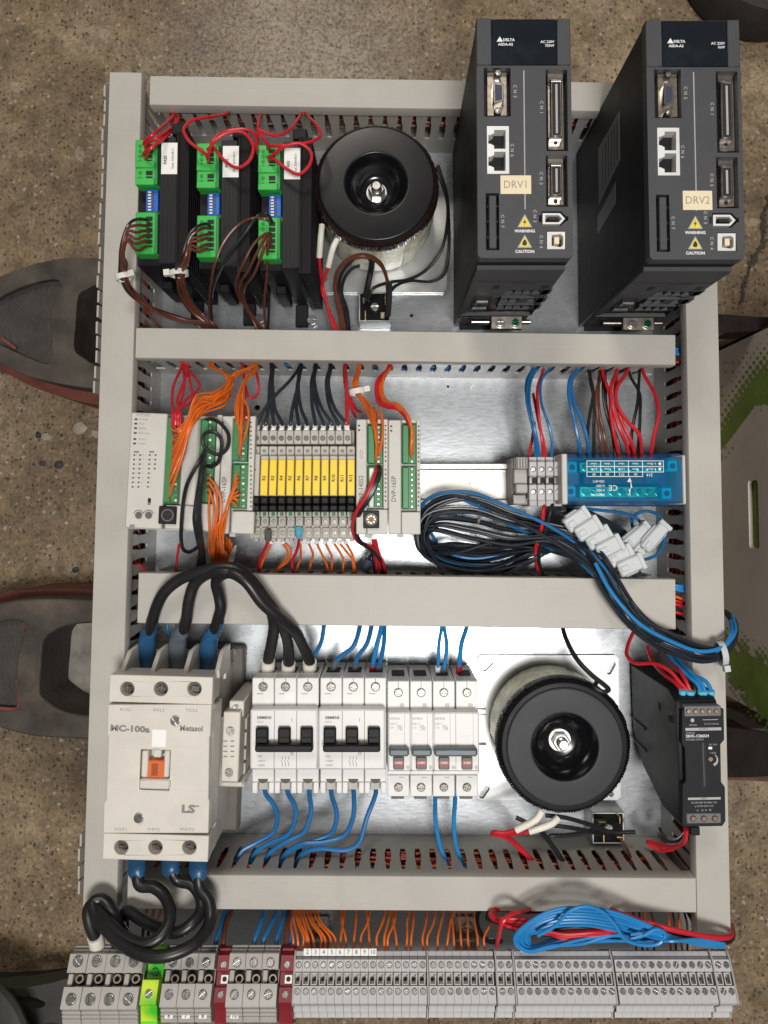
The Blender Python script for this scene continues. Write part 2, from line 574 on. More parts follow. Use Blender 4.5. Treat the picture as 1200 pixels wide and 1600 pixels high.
def wire_part(parent, name, pts, r, m, n=8, per=6):
    """a sleeve, ferrule or strand that belongs to a wire or bundle whose origin is the world's"""
    return link(name, MB().tube(spline([P(*p) for p in pts], per), r, n).mesh(name, m), parent)

# ================================================================ SETTING
FLOOR_Z = -130.0

def slab(outer, holes, z0, z1):
    """a plate with real openings: outer and hole loops in x, y"""
    b = MB()
    bm = bmesh.new()
    loops = [outer] + list(holes)
    edges = []
    for lp in loops:
        vs = [bm.verts.new((x, y, 0)) for x, y in lp]
        for i in range(len(vs)):
            edges.append(bm.edges.new((vs[i], vs[(i + 1) % len(vs)])))
    bmesh.ops.triangle_fill(bm, use_beauty=True, use_dissolve=False, edges=edges)
    bm.verts.index_update()
    vs = [v.co.copy() for v in bm.verts]
    fs = [[v.index for v in f.verts] for f in bm.faces]
    bm.free()
    n = len(vs)
    b.add([(v.x, v.y, z1) for v in vs] + [(v.x, v.y, z0) for v in vs], fs + [[i + n for i in reversed(f)] for f in fs])
    for lp in loops:
        m = len(lp)
        b.add([(x, y, z1) for x, y in lp] + [(x, y, z0) for x, y in lp], [[i, (i + 1) % m, m + (i + 1) % m, m + i] for i in range(m)])
    # weld walls to the faces
    return b

def weld(me, d=1e-6):
    bm = bmesh.new()
    bm.from_mesh(me)
    bmesh.ops.remove_doubles(bm, verts=bm.verts, dist=d)
    bmesh.ops.recalc_face_normals(bm, faces=bm.faces)
    bm.to_mesh(me)
    bm.free()
    me.set_sharp_from_angle(angle=math.radians(35))

def floor_material():
    m = bpy.data.materials.new('worn_concrete')
    m.use_nodes = True
    nt = m.node_tree
    N, L = nt.nodes.new, nt.links.new
    b = nt.nodes['Principled BSDF']
    tc = N('ShaderNodeTexCoord')
    co = tc.outputs['Object']
    def noise(scale, detail=6, rough=0.6):
        n = N('ShaderNodeTexNoise')
        n.inputs['Scale'].default_value = scale
        n.inputs['Detail'].default_value = detail
        n.inputs['Roughness'].default_value = rough
        L(co, n.inputs['Vector'])
        return n.outputs['Fac']
    def vor(scale, feat='F1'):
        wn = N('ShaderNodeTexNoise')
        wn.inputs['Scale'].default_value = scale * 1.3
        L(co, wn.inputs['Vector'])
        ad = N('ShaderNodeMix')
        ad.data_type = 'VECTOR'
        ad.inputs['Factor'].default_value = 0.006
        L(co, ad.inputs['A'])
        L(wn.outputs['Color'], ad.inputs['B'])
        v = N('ShaderNodeTexVoronoi')
        v.feature = feat
        v.inputs['Scale'].default_value = scale
        L(ad.outputs['Result'], v.inputs['Vector'])
        return v
    def ramp(src, stops):
        r = N('ShaderNodeValToRGB')
        e = r.color_ramp.elements
        e[0].position, e[0].color = stops[0][0], (*stops[0][1], 1)
        e[1].position, e[1].color = stops[-1][0], (*stops[-1][1], 1)
        for p, c in stops[1:-1]:
            x = e.new(p)
            x.color = (*c, 1)
        L(src, r.inputs['Fac'])
        return r.outputs['Color']
    def mix(f, a, c, mode='MIX'):
        x = N('ShaderNodeMix')
        x.data_type = 'RGBA'
        x.blend_type = mode
        if isinstance(f, (int, float)):
            x.inputs['Factor'].default_value = f
        else:
            L(f, x.inputs['Factor'])
        for s_, k in ((a, 'A'), (c, 'B')):
            if isinstance(s_, tuple):
                x.inputs[k].default_value = (*s_, 1)
            else:
                L(s_, x.inputs[k])
        return x.outputs['Result']
    def rng(src, a, c, lo=0.0, hi=1.0):
        r = N('ShaderNodeMapRange')
        r.inputs['From Min'].default_value = a
        r.inputs['From Max'].default_value = c
        r.inputs['To Min'].default_value = lo
        r.inputs['To Max'].default_value = hi
        L(src, r.inputs['Value'])
        return r.outputs['Result']
    def math_(op, a, c):
        x = N('ShaderNodeMath')
        x.operation = op
        for i, s_ in enumerate((a, c)):
            if isinstance(s_, (int, float)):
                x.inputs[i].default_value = s_
            else:
                L(s_, x.inputs[i])
        return x.outputs[0]
    big = noise(5.5, 5, 0.6)
    base = ramp(big, [(0.30, (0.098, 0.066, 0.034)), (0.50, (0.196, 0.141, 0.080)), (0.72, (0.305, 0.236, 0.155))])
    fine = noise(260, 6, 0.75)
    base = mix(0.75, base, ramp(fine, [(0.30, (0.30, 0.27, 0.24)), (0.5, (0.95, 0.95, 0.95)), (0.70, (1.55, 1.52, 1.48))]), 'MULTIPLY')
    base = mix(0.8, base, ramp(noise(52, 9, 0.72), [(0.32, (0.50, 0.47, 0.43)), (0.5, (1.0, 1.0, 1.0)), (0.68, (1.5, 1.48, 1.44))]), 'MULTIPLY')
    # pale aggregate grains
    v1 = vor(170)
    sep = N('ShaderNodeSeparateColor')
    L(v1.outputs['Color'], sep.inputs['Color'])
    grain = math_('MULTIPLY', rng(v1.outputs['Distance'], 0.42, 0.18), rng(sep.outputs['Red'], 0.66, 0.9, 0.0, 0.60))
    base = mix(grain, base, ramp(sep.outputs['Green'], [(0.0, (0.30, 0.245, 0.18)), (0.6, (0.42, 0.36, 0.28)), (1.0, (0.50, 0.47, 0.42))]))
    # dark pits
    v2 = vor(210)
    sep2 = N('ShaderNodeSeparateColor')
    L(v2.outputs['Color'], sep2.inputs['Color'])
    pit = math_('MULTIPLY', rng(v2.outputs['Distance'], 0.40, 0.16), rng(sep2.outputs['Red'], 0.50, 0.72, 0.0, 0.92))
    base = mix(pit, base, (0.035, 0.026, 0.018))
    v3 = vor(42)
    sep3 = N('ShaderNodeSeparateColor')
    L(v3.outputs['Color'], sep3.inputs['Color'])
    stone = math_('MULTIPLY', rng(v3.outputs['Distance'], 0.40, 0.30), rng(sep3.outputs['Red'], 0.90, 0.96, 0.0, 0.40))
    base = mix(stone, base, mix(0.5, (0.36, 0.30, 0.22), ramp(fine, [(0.3, (0.2, 0.16, 0.11)), (0.7, (0.5, 0.45, 0.38))])))
    # ceiling lamp's glare behind the panel, painted in as a pale patch
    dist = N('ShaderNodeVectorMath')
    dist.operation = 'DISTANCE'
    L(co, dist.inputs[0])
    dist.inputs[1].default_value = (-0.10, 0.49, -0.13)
    floor_glare = math_('MULTIPLY', rng(math_('ADD', dist.outputs['Value'], math_('MULTIPLY', noise(16, 6, 0.7), 0.16)), 0.27, 0.12), rng(fine, 0.40, 0.60, 0.1, 0.62))
    base = mix(floor_glare, base, (0.46, 0.42, 0.37))
    # dark oily stains
    st = rng(noise(4.2, 6, 0.7), 0.56, 0.70, 0.0, 0.62)
    base = mix(st, base, (0.055, 0.042, 0.030))
    # cracks: a wandering line
    sx = N('ShaderNodeSeparateXYZ')
    L(co, sx.inputs['Vector'])
    wob = noise(22, 5, 0.7)
    def crack(x0, y0, slope, ya, yb, w):
        xx = math_('ADD', math_('MULTIPLY', math_('SUBTRACT', sx.outputs['Y'], y0), slope), x0)
        d = math_('ABSOLUTE', math_('SUBTRACT', math_('SUBTRACT', sx.outputs['X'], xx), math_('MULTIPLY', math_('SUBTRACT', wob, 0.5), 0.05)), 0)
        on = math_('MULTIPLY', rng(sx.outputs['Y'], ya, ya + 0.01), rng(sx.outputs['Y'], yb, yb - 0.01))
        return math_('MULTIPLY', rng(d, w, w * 0.3), on)
    c1 = crack(0.392, 0.24, 0.32, 0.215, 0.46, 0.0034)
    c2 = crack(-0.345, 0.08, 1.6, 0.0, 0.03, 0.003)
    ck = math_('MAXIMUM', c1, c2)
    base = mix(math_('MULTIPLY', ck, 0.92), base, (0.022, 0.017, 0.013))
    L(base, b.inputs['Base Color'])
    L(rng(fine, 0.3, 0.7, 0.38, 0.62), b.inputs['Roughness'])
    hgt = math_('SUBTRACT', math_('SUBTRACT', fine, math_('MULTIPLY', pit, 0.8)), math_('MULTIPLY', ck, 2.0))
    bp = N('ShaderNodeBump')
    bp.inputs['Strength'].default_value = 0.8
    bp.inputs['Distance'].default_value = 0.0012
    L(hgt, bp.inputs['Height'])
    L(bp.outputs['Normal'], b.inputs['Normal'])
    return m

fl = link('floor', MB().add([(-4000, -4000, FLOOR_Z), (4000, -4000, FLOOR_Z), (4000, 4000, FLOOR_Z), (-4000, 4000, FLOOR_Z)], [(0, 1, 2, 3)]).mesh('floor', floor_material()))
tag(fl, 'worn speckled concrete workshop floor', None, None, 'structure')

# ---------------------------------------------------------------- cast feet under the panel
M['cast'] = mat('grimy_cast_iron', (0.060, 0.051, 0.043), 0.6, 0.1, var=0.5, scale=28, bump=1.0, bscale=120, dirt=0.85, dirtcol=(0.15, 0.112, 0.078), spec=0.3)
M['castdark'] = mat('oily_cast_iron', (0.038, 0.034, 0.031), 0.55, 0.15, var=0.3, scale=35, bump=0.8, bscale=350, dirt=0.3, dirtcol=(0.10, 0.09, 0.08))
M['redpaint'] = mat('worn_red_paint', (0.115, 0.024, 0.014), 0.55, var=0.35, scale=40, bump=0.4, bscale=300, dirt=0.5, dirtcol=(0.05, 0.035, 0.028))
M['redbright'] = mat('chipped_red_paint', (0.13, 0.028, 0.02), 0.6, var=0.4, scale=90, bump=0.4, bscale=300, dirt=0.9, dirtcol=(0.065, 0.055, 0.05))
M['sludge'] = mat('wet_grey_sludge', (0.20, 0.185, 0.165), 0.32, var=0.3, scale=60, bump=1.0, bscale=220)

def smooth_loop(pts, per=5):
    p = [Vector((x, y, 0)) for x, y in pts]
    n = len(p)
    out = []
    for i in range(n):
        p0, p1, p2, p3 = p[i - 1], p[i], p[(i + 1) % n], p[(i + 2) % n]
        for k in range(per):
            t = k / per
            q = 0.5 * ((2 * p1) + (p2 - p0) * t + (2 * p0 - 5 * p1 + 4 * p2 - p3) * t * t + (3 * p1 - p0 - 3 * p2 + p3) * t ** 3)
            out.append((q.x, q.y))
    return out

M['shadeblack'] = mat('shade_black_red_flecks', (0.011, 0.009, 0.008), 0.75, var=0.4, scale=50, bump=0.4, bscale=200, dirt=0.5, dirtcol=(0.06, 0.012, 0.01), spec=0.12)  # near-black puts the carton's shade into the colour; red flecks are worn paint
def foot(label, cx, cy, top, skirt, hole, dish, rims, ztop, end=None):
    t = Th('cast_foot', label, 'machine foot', cx, cy, FLOOR_Z)
    def loop(pts, h, per=5):
        return smooth_loop([t.L(x, y, h) for x, y in pts], per)
    me = slab(loop(skirt, ztop - 38), [loop(hole, ztop - 38)], 0.0, ztop - 38 - FLOOR_Z).mesh('skirt', M['redpaint'])
    weld(me)
    o = link('skirt', me, t.o)
    z1 = ztop - FLOOR_Z
    me = slab(loop(top, ztop), [loop(hole, ztop), loop(dish, ztop)], z1 - 78, z1).mesh('casting', M['cast'])
    weld(me)
    o = link('casting', me, t.o)
    bv = o.modifiers.new('soft_edge', 'BEVEL')
    bv.width = 0.003
    bv.segments = 2
    bv.limit_method = 'ANGLE'
    bv.angle_limit = math.radians(40)
    t.mesh('dish', MB().prism(loop([(x, y) for x, y in dish], ztop), z1 - 40, z1 - 7), M['castdark'], o)
    t.mesh('sludge', MB().prism(loop(hole, ztop), z1 - 78, z1 - 66), M['sludge'], o)
    for k, rp in enumerate(rims):
        t.mesh('paint_trace', MB().tube(spline([t.L3(x, y, ztop - 1.0) for x, y in rp], 5), 1.7, 6, flat=0.5), M['redbright'], o)
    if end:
        t.mesh('painted_shade_end', MB().prism([t.L(x, y, ztop + 1) for x, y in end], z1 - 30, z1 + 1.0, 2), M['shadeblack'])  # dark slab added over the bar end to paint in shade
    return t

foot('oval grey cast foot with red rim beneath the panel, upper left', 60, 510,
     [(-75, 500), (-45, 452), (0, 432), (60, 411), (130, 403), (300, 415), (700, 462), (1050, 486), (1230, 497), (1240, 504), (1225, 515), (1120, 524), (1000, 600), (700, 648), (300, 622), (150, 608), (60, 592), (0, 570), (-50, 545)],
     [(-80, 505), (-45, 452), (0, 436), (60, 418), (130, 412), (300, 424), (700, 470), (1050, 490), (1235, 500), (1250, 510), (1235, 524), (1120, 534), (1000, 620), (700, 672), (300, 648), (150, 632), (60, 608), (0, 578), (-50, 560)],
     [(122, 463), (135, 452), (160, 443), (215, 440), (262, 470), (270, 520), (250, 560), (200, 575), (152, 571), (130, 559), (116, 545), (118, 505)],
     [(-32, 500), (-8, 470), (25, 452), (60, 440), (88, 437), (98, 450), (84, 470), (80, 505), (82, 540), (80, 566), (62, 566), (20, 548), (-15, 530)],
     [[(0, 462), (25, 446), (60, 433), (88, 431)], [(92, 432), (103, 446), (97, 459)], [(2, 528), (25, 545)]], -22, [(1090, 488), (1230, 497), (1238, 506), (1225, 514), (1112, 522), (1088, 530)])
foot('oval grey cast foot with red smears beneath the panel, lower left', 60, 1045,
     [(-110, 1045), (-80, 975), (-30, 950), (40, 937), (150, 938), (300, 950), (700, 1020), (1000, 1110), (1130, 1135), (1290, 1150), (1290, 1212), (1150, 1216), (700, 1200), (300, 1170), (140, 1156), (50, 1150), (-30, 1128), (-85, 1105)],
     [(-115, 1045), (-80, 965), (-30, 938), (40, 922), (150, 922), (300, 936), (700, 1005), (1000, 1100), (1130, 1130), (1300, 1146), (1300, 1216), (1150, 1219), (700, 1195), (300, 1160), (140, 1148), (50, 1143), (-30, 1120), (-90, 1100)],
     [(68, 1003), (85, 986), (115, 976), (160, 974), (215, 985), (240, 1040), (225, 1095), (180, 1117), (130, 1118), (95, 1110), (68, 1092), (61, 1080), (64, 1040)],
     [(-70, 1030), (-50, 985), (0, 972), (32, 971), (37, 985), (28, 1020), (24, 1060), (28, 1095), (24, 1108), (-10, 1108), (-50, 1090)],
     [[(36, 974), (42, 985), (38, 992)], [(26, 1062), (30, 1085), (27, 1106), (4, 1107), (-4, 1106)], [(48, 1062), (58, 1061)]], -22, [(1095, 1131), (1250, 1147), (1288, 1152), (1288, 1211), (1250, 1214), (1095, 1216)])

# ---------------------------------------------------------------- carton to the right: its left side faces the panel
BX = 350.0
def PX(px, py, x=BX):
    dx, dy, dz = (px - PPX) / FPX, -(py - PPY) / FPX, -1.0
    wy, wz = dy * _ct - dz * _st, dy * _st + dz * _ct
    t = x / dx
    return Vector((x, wy * t, CAM_H + wz * t))
M['carton'] = mat('grey_brown_cardboard', (0.66, 0.60, 0.525), 0.75, var=0.10, scale=14, bump=0.3, bscale=500, dirt=0.25, dirtcol=(0.2, 0.16, 0.12))
M['cartongreen'] = mat('green_carton_print', (0.19, 0.29, 0.05), 0.6, var=0.2, scale=40)
ya, yb = PX(1200, 1122).y, PX(1200, 512).y
t = Th('carton', 'brown cardboard carton with green hexagon dot print and hand hole', 'carton', 1200, 800, FLOOR_Z)
t.o.location = (BX * S, 0, FLOOR_Z * S)
t.loc = Vector((BX, 0, FLOOR_Z))
yhole = [PX(1173, 752), PX(1184, 750), PX(1184, 852), PX(1171, 856)]
h0, h1 = min(p.y for p in yhole), max(p.y for p in yhole)
z0, z1 = min(p.z for p in yhole) - FLOOR_Z, max(p.z for p in yhole) - FLOOR_Z
b = slab([(ya, 0), (yb, 0), (yb, 290), (ya, 290)], [[(h0 + 3, z0), (h1 - 3, z0), (h1, z0 + 2), (h1, z1 - 2), (h1 - 3, z1), (h0 + 3, z1), (h0, z1 - 2), (h0, z0 + 2)]], 0, 4)
b.v = [(4 - z, x, y) for x, y, z in b.v]
me = b.mesh('side_panel', M['carton'])
weld(me)
sp = link('side_panel', me, t.o)
t.mesh('end_panel', MB().box(4.2, 300, ya, ya + 4, 0, 290, 0), M['carton'])
t.mesh('end_panel', MB().box(4.2, 300, yb - 4, yb, 0, 290, 0), M['carton'])
t.mesh('side_panel', MB().box(300.2, 304, ya, yb, 0, 290, 0), M['carton'])
t.mesh('top_flap', MB().box(0, 304, ya, yb, 290.2, 294, 0.5), M['carton'])
t.mesh('contents', MB().box(4.6, 290, ya + 20, yb - 20, 0, 270, 2), M['cartongreen'])
# the print: hexagons that grow towards the green swoosh
dots = MB()
def hexa(px, py, r):
    c = PX(px, py)
    ring = []
    for k in range(7):
        a = math.pi / 3 * k + 0.3
        q = PX(px + r * math.cos(a), py + r * math.sin(a) * 1.25)
        ring.append((-0.15 - 0.0012 * len(dots.f), q.y, q.z - FLOOR_Z))
    dots.add(ring[:6], [list(range(6))])
rr = random.Random(4)
for j in range(-3, 35):
    for i in range(0, 10):
        x = 1118 + i * 11.0 + (5.5 if j % 2 else 0)
        y = 500 + j * 7.4
        u = (y - 560) + 1.12 * (x - 1200)             # distance below the print's upper border
        if x < 1122 or y < 516 + (1200 - x) * 0.65 + 6:
            continue
        # a swoosh that curves from the right edge down to the left edge
        mid = 598 + max(0, 1200 - x) ** 1.55 * 0.135
        d = y - mid
        if -70 < d < 0:
            hexa(x, y, max(0.9, 6.2 * (1 + d / 78)))
        elif 0 <= d < 4 + 26 * (x - 1120) / 80:
            hexa(x, y, 6.6)
        elif d < 40 and rr.random() < 0.4:
            hexa(x, y, 1.4)
for j in range(0, 40):
    for i in range(0, 10):
        x = 1128 + i * 9.2 + (4.6 if j % 2 else 0)
        y = 920 + j * 6.2
        mid = 1020 + (x - 1130) * 0.9
        d = abs(y - mid)
        lim = 14 + (x - 1128) * 0.35
        if d < lim:
            hexa(x, y, 6.2)
        elif d < lim + 34 and rr.random() < 0.8:
            hexa(x, y, max(1.0, 5.0 * (1 - (d - lim) / 40)))
o = t.mesh('printed_dots', dots, M['cartongreen'], sp)
o['kind'] = 'stuff'

# ---------------------------------------------------------------- round dark wheel behind the panel, upper right
M['tyre'] = mat('dusty_black_rubber', (0.022, 0.020, 0.019), 0.7, var=0.2, bump=0.5, bscale=300)
M['filmgrey'] = mat('crinkled_grey_film', (0.30, 0.295, 0.30), 0.22, var=0.25, scale=50, bump=1.0, bscale=160)
t = Th('wheel', 'dark round wheel with grey film-covered top at the upper right corner', 'wheel', 1180, -45, FLOOR_Z)
b = MB().lathe(0, 0, [(82, 0), (86, 8), (86, 40), (80, 52), (62, 58), (60, 58)], 48)
t.mesh('tyre', b, M['tyre'])
t.mesh('hub_cover', MB().lathe(6, 12, [(60, 40), (60, 64), (56, 68), (40, 70), (12, 71), (0.0005, 71)], 40), M['filmgrey'])
t.mesh('axle_cap', MB().cyl(6, 12, 70, 78, 14, 24, 2), M['tyre'])

# ---------------------------------------------------------------- dark moulded rubber thing, lower left
M['rubber'] = mat('dark_olive_rubber', (0.040, 0.041, 0.036), 0.65, var=0.15, scale=40, bump=0.4, bscale=700)
t = Th('rubber_clog', 'dark grey rubber clog with oval slots in the lower left corner', 'clog', 60, 1560, FLOOR_Z)
ZC = -70.0
def lp(pts, h, per=5):
    return smooth_loop([t.L(x, y, h) for x, y in pts], per)
me = slab(lp([(-60, 1567), (0, 1546), (40, 1543), (80, 1536), (112, 1530), (135, 1552), (142, 1612), (130, 1702), (60, 1742), (-60, 1722)], ZC),
          [lp([(18, 1562), (35, 1557), (55, 1560), (70, 1567), (66, 1574), (45, 1578), (28, 1578)], ZC), lp([(46, 1606), (65, 1601), (88, 1599), (95, 1612), (96, 1647), (70, 1662), (48, 1652)], ZC)], 40, 60).mesh('upper', M['rubber'])
weld(me)
o = link('upper', me, t.o)
bv = o.modifiers.new('soft_edge', 'BEVEL')
bv.width = 0.005
bv.segments = 3
bv.limit_method = 'ANGLE'
bv.angle_limit = math.radians(40)
t.mesh('sole', MB().prism(lp([(-60, 1567), (0, 1552), (45, 1549), (90, 1544), (110, 1544), (128, 1562), (134, 1612), (124, 1692), (60, 1732), (-60, 1712)], -95), 0, 30, 6), M['tyre'])
strap = [t.L3(x, y, h) for x, y, h in ((-42, 1557, -70), (-14, 1567, -52), (10, 1592, -42), (22, 1627, -40), (18, 1682, -50), (0, 1722, -66))]
t.mesh('strap', MB().tube(spline(strap, 8), 24, 14, flat=0.45), M['rubber'])

# ---------------------------------------------------------------- stones lying on the floor
M['stonedark'] = mat('dark_pebble', (0.035, 0.035, 0.038), 0.7, var=0.3, scale=200, bump=0.6, bscale=600)
M['stonepale'] = mat('pale_pebble', (0.34, 0.29, 0.22), 0.7, var=0.25, scale=200, bump=0.6, bscale=600)
rp = random.Random(21)
for px, py, r, m, lab in ((60, 680, 3.2, 'stonedark', 'small dark stone left of the controller, upper one'), (92, 726, 4.4, 'stonedark', 'larger dark stone left of the controller'), (67, 724, 3.2, 'stonedark', 'small dark stone beside the larger dark one'), (74, 683, 5.0, 'stonepale', 'pale stone chip beside the small dark stone'), (125, 670, 7.0, 'stonepale', 'large pale stone chip next to the left duct'), (148, 678, 4.2, 'stonepale', 'small pale stone chip touching the left duct'), (118, 890, 3.0, 'stonedark', 'dark stone above the lower cast foot'), (1150, 1300, 2.4, 'stonepale', 'tiny pale stone right of the panel')):
    b = MB()
    n, kz = 10, 4
    vs = []
    for k in range(kz + 1):
        ph = math.pi / 2 * k / kz
        for i in range(n):
            a = 2 * math.pi * i / n
            q = r * math.cos(ph) * rp.uniform(0.75, 1.2)
            vs.append((q * math.cos(a) * 1.25, q * math.sin(a), r * 0.55 * math.sin(ph)))
    b.add(vs, [[k * n + i, k * n + (i + 1) % n, (k + 1) * n + (i + 1) % n, (k + 1) * n + i] for k in range(kz) for i in range(n)])
    o = link('stone', b.mesh('stone', M[m], 30))
    o.location = P(px, py, FLOOR_Z) * S
    o.rotation_euler = (0, 0, rp.uniform(0, 6))
    tag(o, lab, 'stone', 'stones on the floor')

# ================================================================ PANEL: mounting plate
def plate_material():
    m = bpy.data.materials.new('galvanised_sheet')
    m.use_nodes = True
    nt = m.node_tree
    N, L = nt.nodes.new, nt.links.new
    b = nt.nodes['Principled BSDF']
    tc = N('ShaderNodeTexCoord')
    v = N('ShaderNodeTexVoronoi')
    v.inputs['Scale'].default_value = 420
    nz = N('ShaderNodeTexNoise')
    nz.inputs['Scale'].default_value = 40
    nz.inputs['Detail'].default_value = 6
    mp = N('ShaderNodeMapping')
    mp.inputs['Scale'].default_value = (0.35, 1, 1)
    L(tc.outputs['Object'], mp.inputs['Vector'])
    wv = N('ShaderNodeMix')
    wv.data_type = 'VECTOR'
    wv.inputs['Factor'].default_value = 0.004
    L(mp.outputs['Vector'], wv.inputs['A'])
    L(nz.outputs['Color'], wv.inputs['B'])
    L(wv.outputs['Result'], v.inputs['Vector'])
    L(tc.outputs['Object'], nz.inputs['Vector'])
    sep = N('ShaderNodeSeparateColor')
    L(v.outputs['Color'], sep.inputs['Color'])
    cr = N('ShaderNodeValToRGB')
    cr.color_ramp.elements[0].color = (0.40, 0.428, 0.45, 1)
    cr.color_ramp.elements[1].color = (0.425, 0.45, 0.47, 1)
    L(sep.outputs['Red'], cr.inputs['Fac'])
    # faint dull smudges
    n2 = N('ShaderNodeTexNoise')
    n2.inputs['Scale'].default_value = 14
    n2.inputs['Detail'].default_value = 7
    L(tc.outputs['Object'], n2.inputs['Vector'])
    mr = N('ShaderNodeMapRange')
    mr.inputs['From Min'].default_value = 0.5
    mr.inputs['From Max'].default_value = 0.75
    mr.inputs['To Max'].default_value = 0.45
    L(n2.outputs['Fac'], mr.inputs['Value'])
    mx = N('ShaderNodeMix')
    mx.data_type = 'RGBA'
    L(mr.outputs['Result'], mx.inputs['Factor'])
    L(cr.outputs['Color'], mx.inputs['A'])
    mx.inputs['B'].default_value = (0.31, 0.315, 0.31, 1)
    L(mx.outputs['Result'], b.inputs['Base Color'])
    b.inputs['Metallic'].default_value = 0.74
    rr_ = N('ShaderNodeMapRange')
    rr_.inputs['To Min'].default_value = 0.265
    rr_.inputs['To Max'].default_value = 0.295
    L(sep.outputs['Green'], rr_.inputs['Value'])
    L(rr_.outputs['Result'], b.inputs['Roughness'])
    # rolled sheet: slight waviness
    n3 = N('ShaderNodeTexNoise')
    n3.inputs['Scale'].default_value = 420
    L(mp.outputs['Vector'], n3.inputs['Vector'])
    bp = N('ShaderNodeBump')
    bp.inputs['Strength'].default_value = 0.10
    bp.inputs['Distance'].default_value = 0.0004
    L(n3.outputs['Fac'], bp.inputs['Height'])
    L(bp.outputs['Normal'], b.inputs['Normal'])
    return m
M['zinc'] = plate_material()
t = Th('mounting_plate', 'large galvanised steel mounting plate lying under the devices', 'mounting plate', 605, 795, 0)
def ringpts(px, py, r, h=0, n=12):
    x, y = t.L(px, py, h)
    return [(x + r * math.cos(2 * math.pi * i / n), y + r * math.sin(2 * math.pi * i / n)) for i in range(n)]
quad = [t.L(206, 205, 0), t.L(1066, 205, 0), t.L(1082, 1505, 0), t.L(176, 1505, 0)]
me = slab(quad, [ringpts(402, 637, 2.6), ringpts(643, 493, 1.6), ringpts(700, 604, 1.2)], -2.0, 0.0).mesh('sheet', M['zinc'])
weld(me)
sheet = link('sheet', me, t.o)
# folded rims under the sheet
xs = [q[0] for q in quad]
ys = [q[1] for q in quad]
t.mesh('folded_rim', MB().box(min(xs) + 6, max(xs) - 6, max(ys) - 2, max(ys), -20, -2.1, 0.3), M['zinc'])
t.mesh('folded_rim', MB().box(min(xs) + 6, max(xs) - 6, min(ys), min(ys) + 2, -20, -2.1, 0.3), M['zinc'])
for px, py in ((748, 1327), (737, 604)):
    t.screw(px, py, 3.2, 0.6, M['brightscrew'])

# ================================================================ slotted wiring ducts
DUCT_H = 80.0
def finger_mesh(key, prof, m):
    b = MB().prism_y(prof, -0.8, 0.8)
    return b.mesh(key, m)
PROF = [(-4.3, 26), (4.3, 26), (4.3, 31), (3.6, 35), (3.6, 50), (4.3, 54), (4.9, 66), (4.9, 74.5), (-4.9, 74.5), (-4.9, 66), (-4.3, 54), (-3.6, 50), (-3.6, 35), (-4.3, 31)]
FING = finger_mesh('finger', PROF, M['duct'])
def duct(label, A, B, W_, lean=()):
    """A, B: photo pixels of the two ends of one long cover edge (the one on the left when looking from A to B), W_: width in mm"""
    a, b2 = P(A[0], A[1], DUCT_H), P(B[0], B[1], DUCT_H)
    d = b2 - a
    Ln = d.length
    ang = math.atan2(d.y, d.x)
    t = Th('wiring_duct', label, 'wiring duct', 605, 795, 0, math.degrees(ang), group='slotted grey wiring ducts of the panel')
    t.loc = Vector((a.x, a.y, 0))
    t.o.location = t.loc * S
    m = M['duct']
    t.mesh('channel', MB().box(1, Ln - 1, -W_ + 1.4, -1.4, 0.3, 2.2, 0.2), m)
    for y0 in (-1.4, -W_ + 1.4):
        wl = t.mesh('side_wall', MB().box(0.6, Ln - 0.6, y0 - 0.8, y0 + 0.8, 0.3, 26, 0.15), m)
        n = int((Ln - 6) // 12.5)
        off = (Ln - (n - 1) * 12.5) / 2
        for k in range(n):
            o = link('finger', FING, wl)
            x = off + k * 12.5
            o.location = (x * S, y0 * S, 0)
            o.rotation_euler = (random.uniform(-0.008, 0.008), 0, random.uniform(-0.02, 0.02))
            for (u0, u1, s_) in lean:
                if u0 < x / Ln < u1 and (s_ > 0) == (y0 > -W_ / 2):
                    o.rotation_euler = (-s_ * 0.105 + random.uniform(-0.012, 0.012), random.uniform(-0.01, 0.01), 0)
    # cover: a shallow channel with turned-down lips
    pr = [(0.6, 68), (0.6, 79.2), (0.1, 80), (-W_ - 0.1, 80), (-W_ - 0.6, 79.2), (-W_ - 0.6, 68), (-W_ + 0.5, 68), (-W_ + 0.5, 78.2), (-0.5, 78.2), (-0.5, 68)]
    bm = MB()
    n = len(pr)
    seg = [0, Ln]
    vs = [(x, y, z) for x in seg for y, z in pr]
    fs = [[i, (i + 1) % n, n + (i + 1) % n, n + i] for i in range(n)]
    # end caps of the thin section
    for o_ in (0, n):
        fs += [[o_ + 0, o_ + 1, o_ + 2, o_ + 8], [o_ + 0, o_ + 8, o_ + 9], [o_ + 2, o_ + 3, o_ + 7, o_ + 8], [o_ + 3, o_ + 4, o_ + 5, o_ + 7], [o_ + 5, o_ + 6, o_ + 7]]
    bm.add(vs, fs)
    t.mesh('cover', bm, m)
    t.len = Ln
    t.w = W_
    return t
ductT = duct('grey slotted duct along the top edge of the panel', (235, 119), (1064, 131), 24.0)
duct2 = duct('grey slotted duct between the drives and the controller row', (213, 513), (1055, 524), 24.0)
duct3 = duct('widest grey slotted duct, crossed by thick black cables above the breakers', (217, 896), (1055, 906), 39.0)
duct4 = duct('grey slotted duct above the terminal strip', (200, 1367), (1087, 1373), 25.5)
# upright ones: A at the bottom, B at the top gives the left edge
ductL = duct('upright grey slotted duct along the left edge of the panel', (130, 1419), (172, 113), 26.0, lean=((0.60, 0.985, 1), (0.0, 0.075, 1)))
ductR = duct('upright grey slotted duct along the right edge of the panel', (1090.5, 1462), (1066, 130), 25.5)

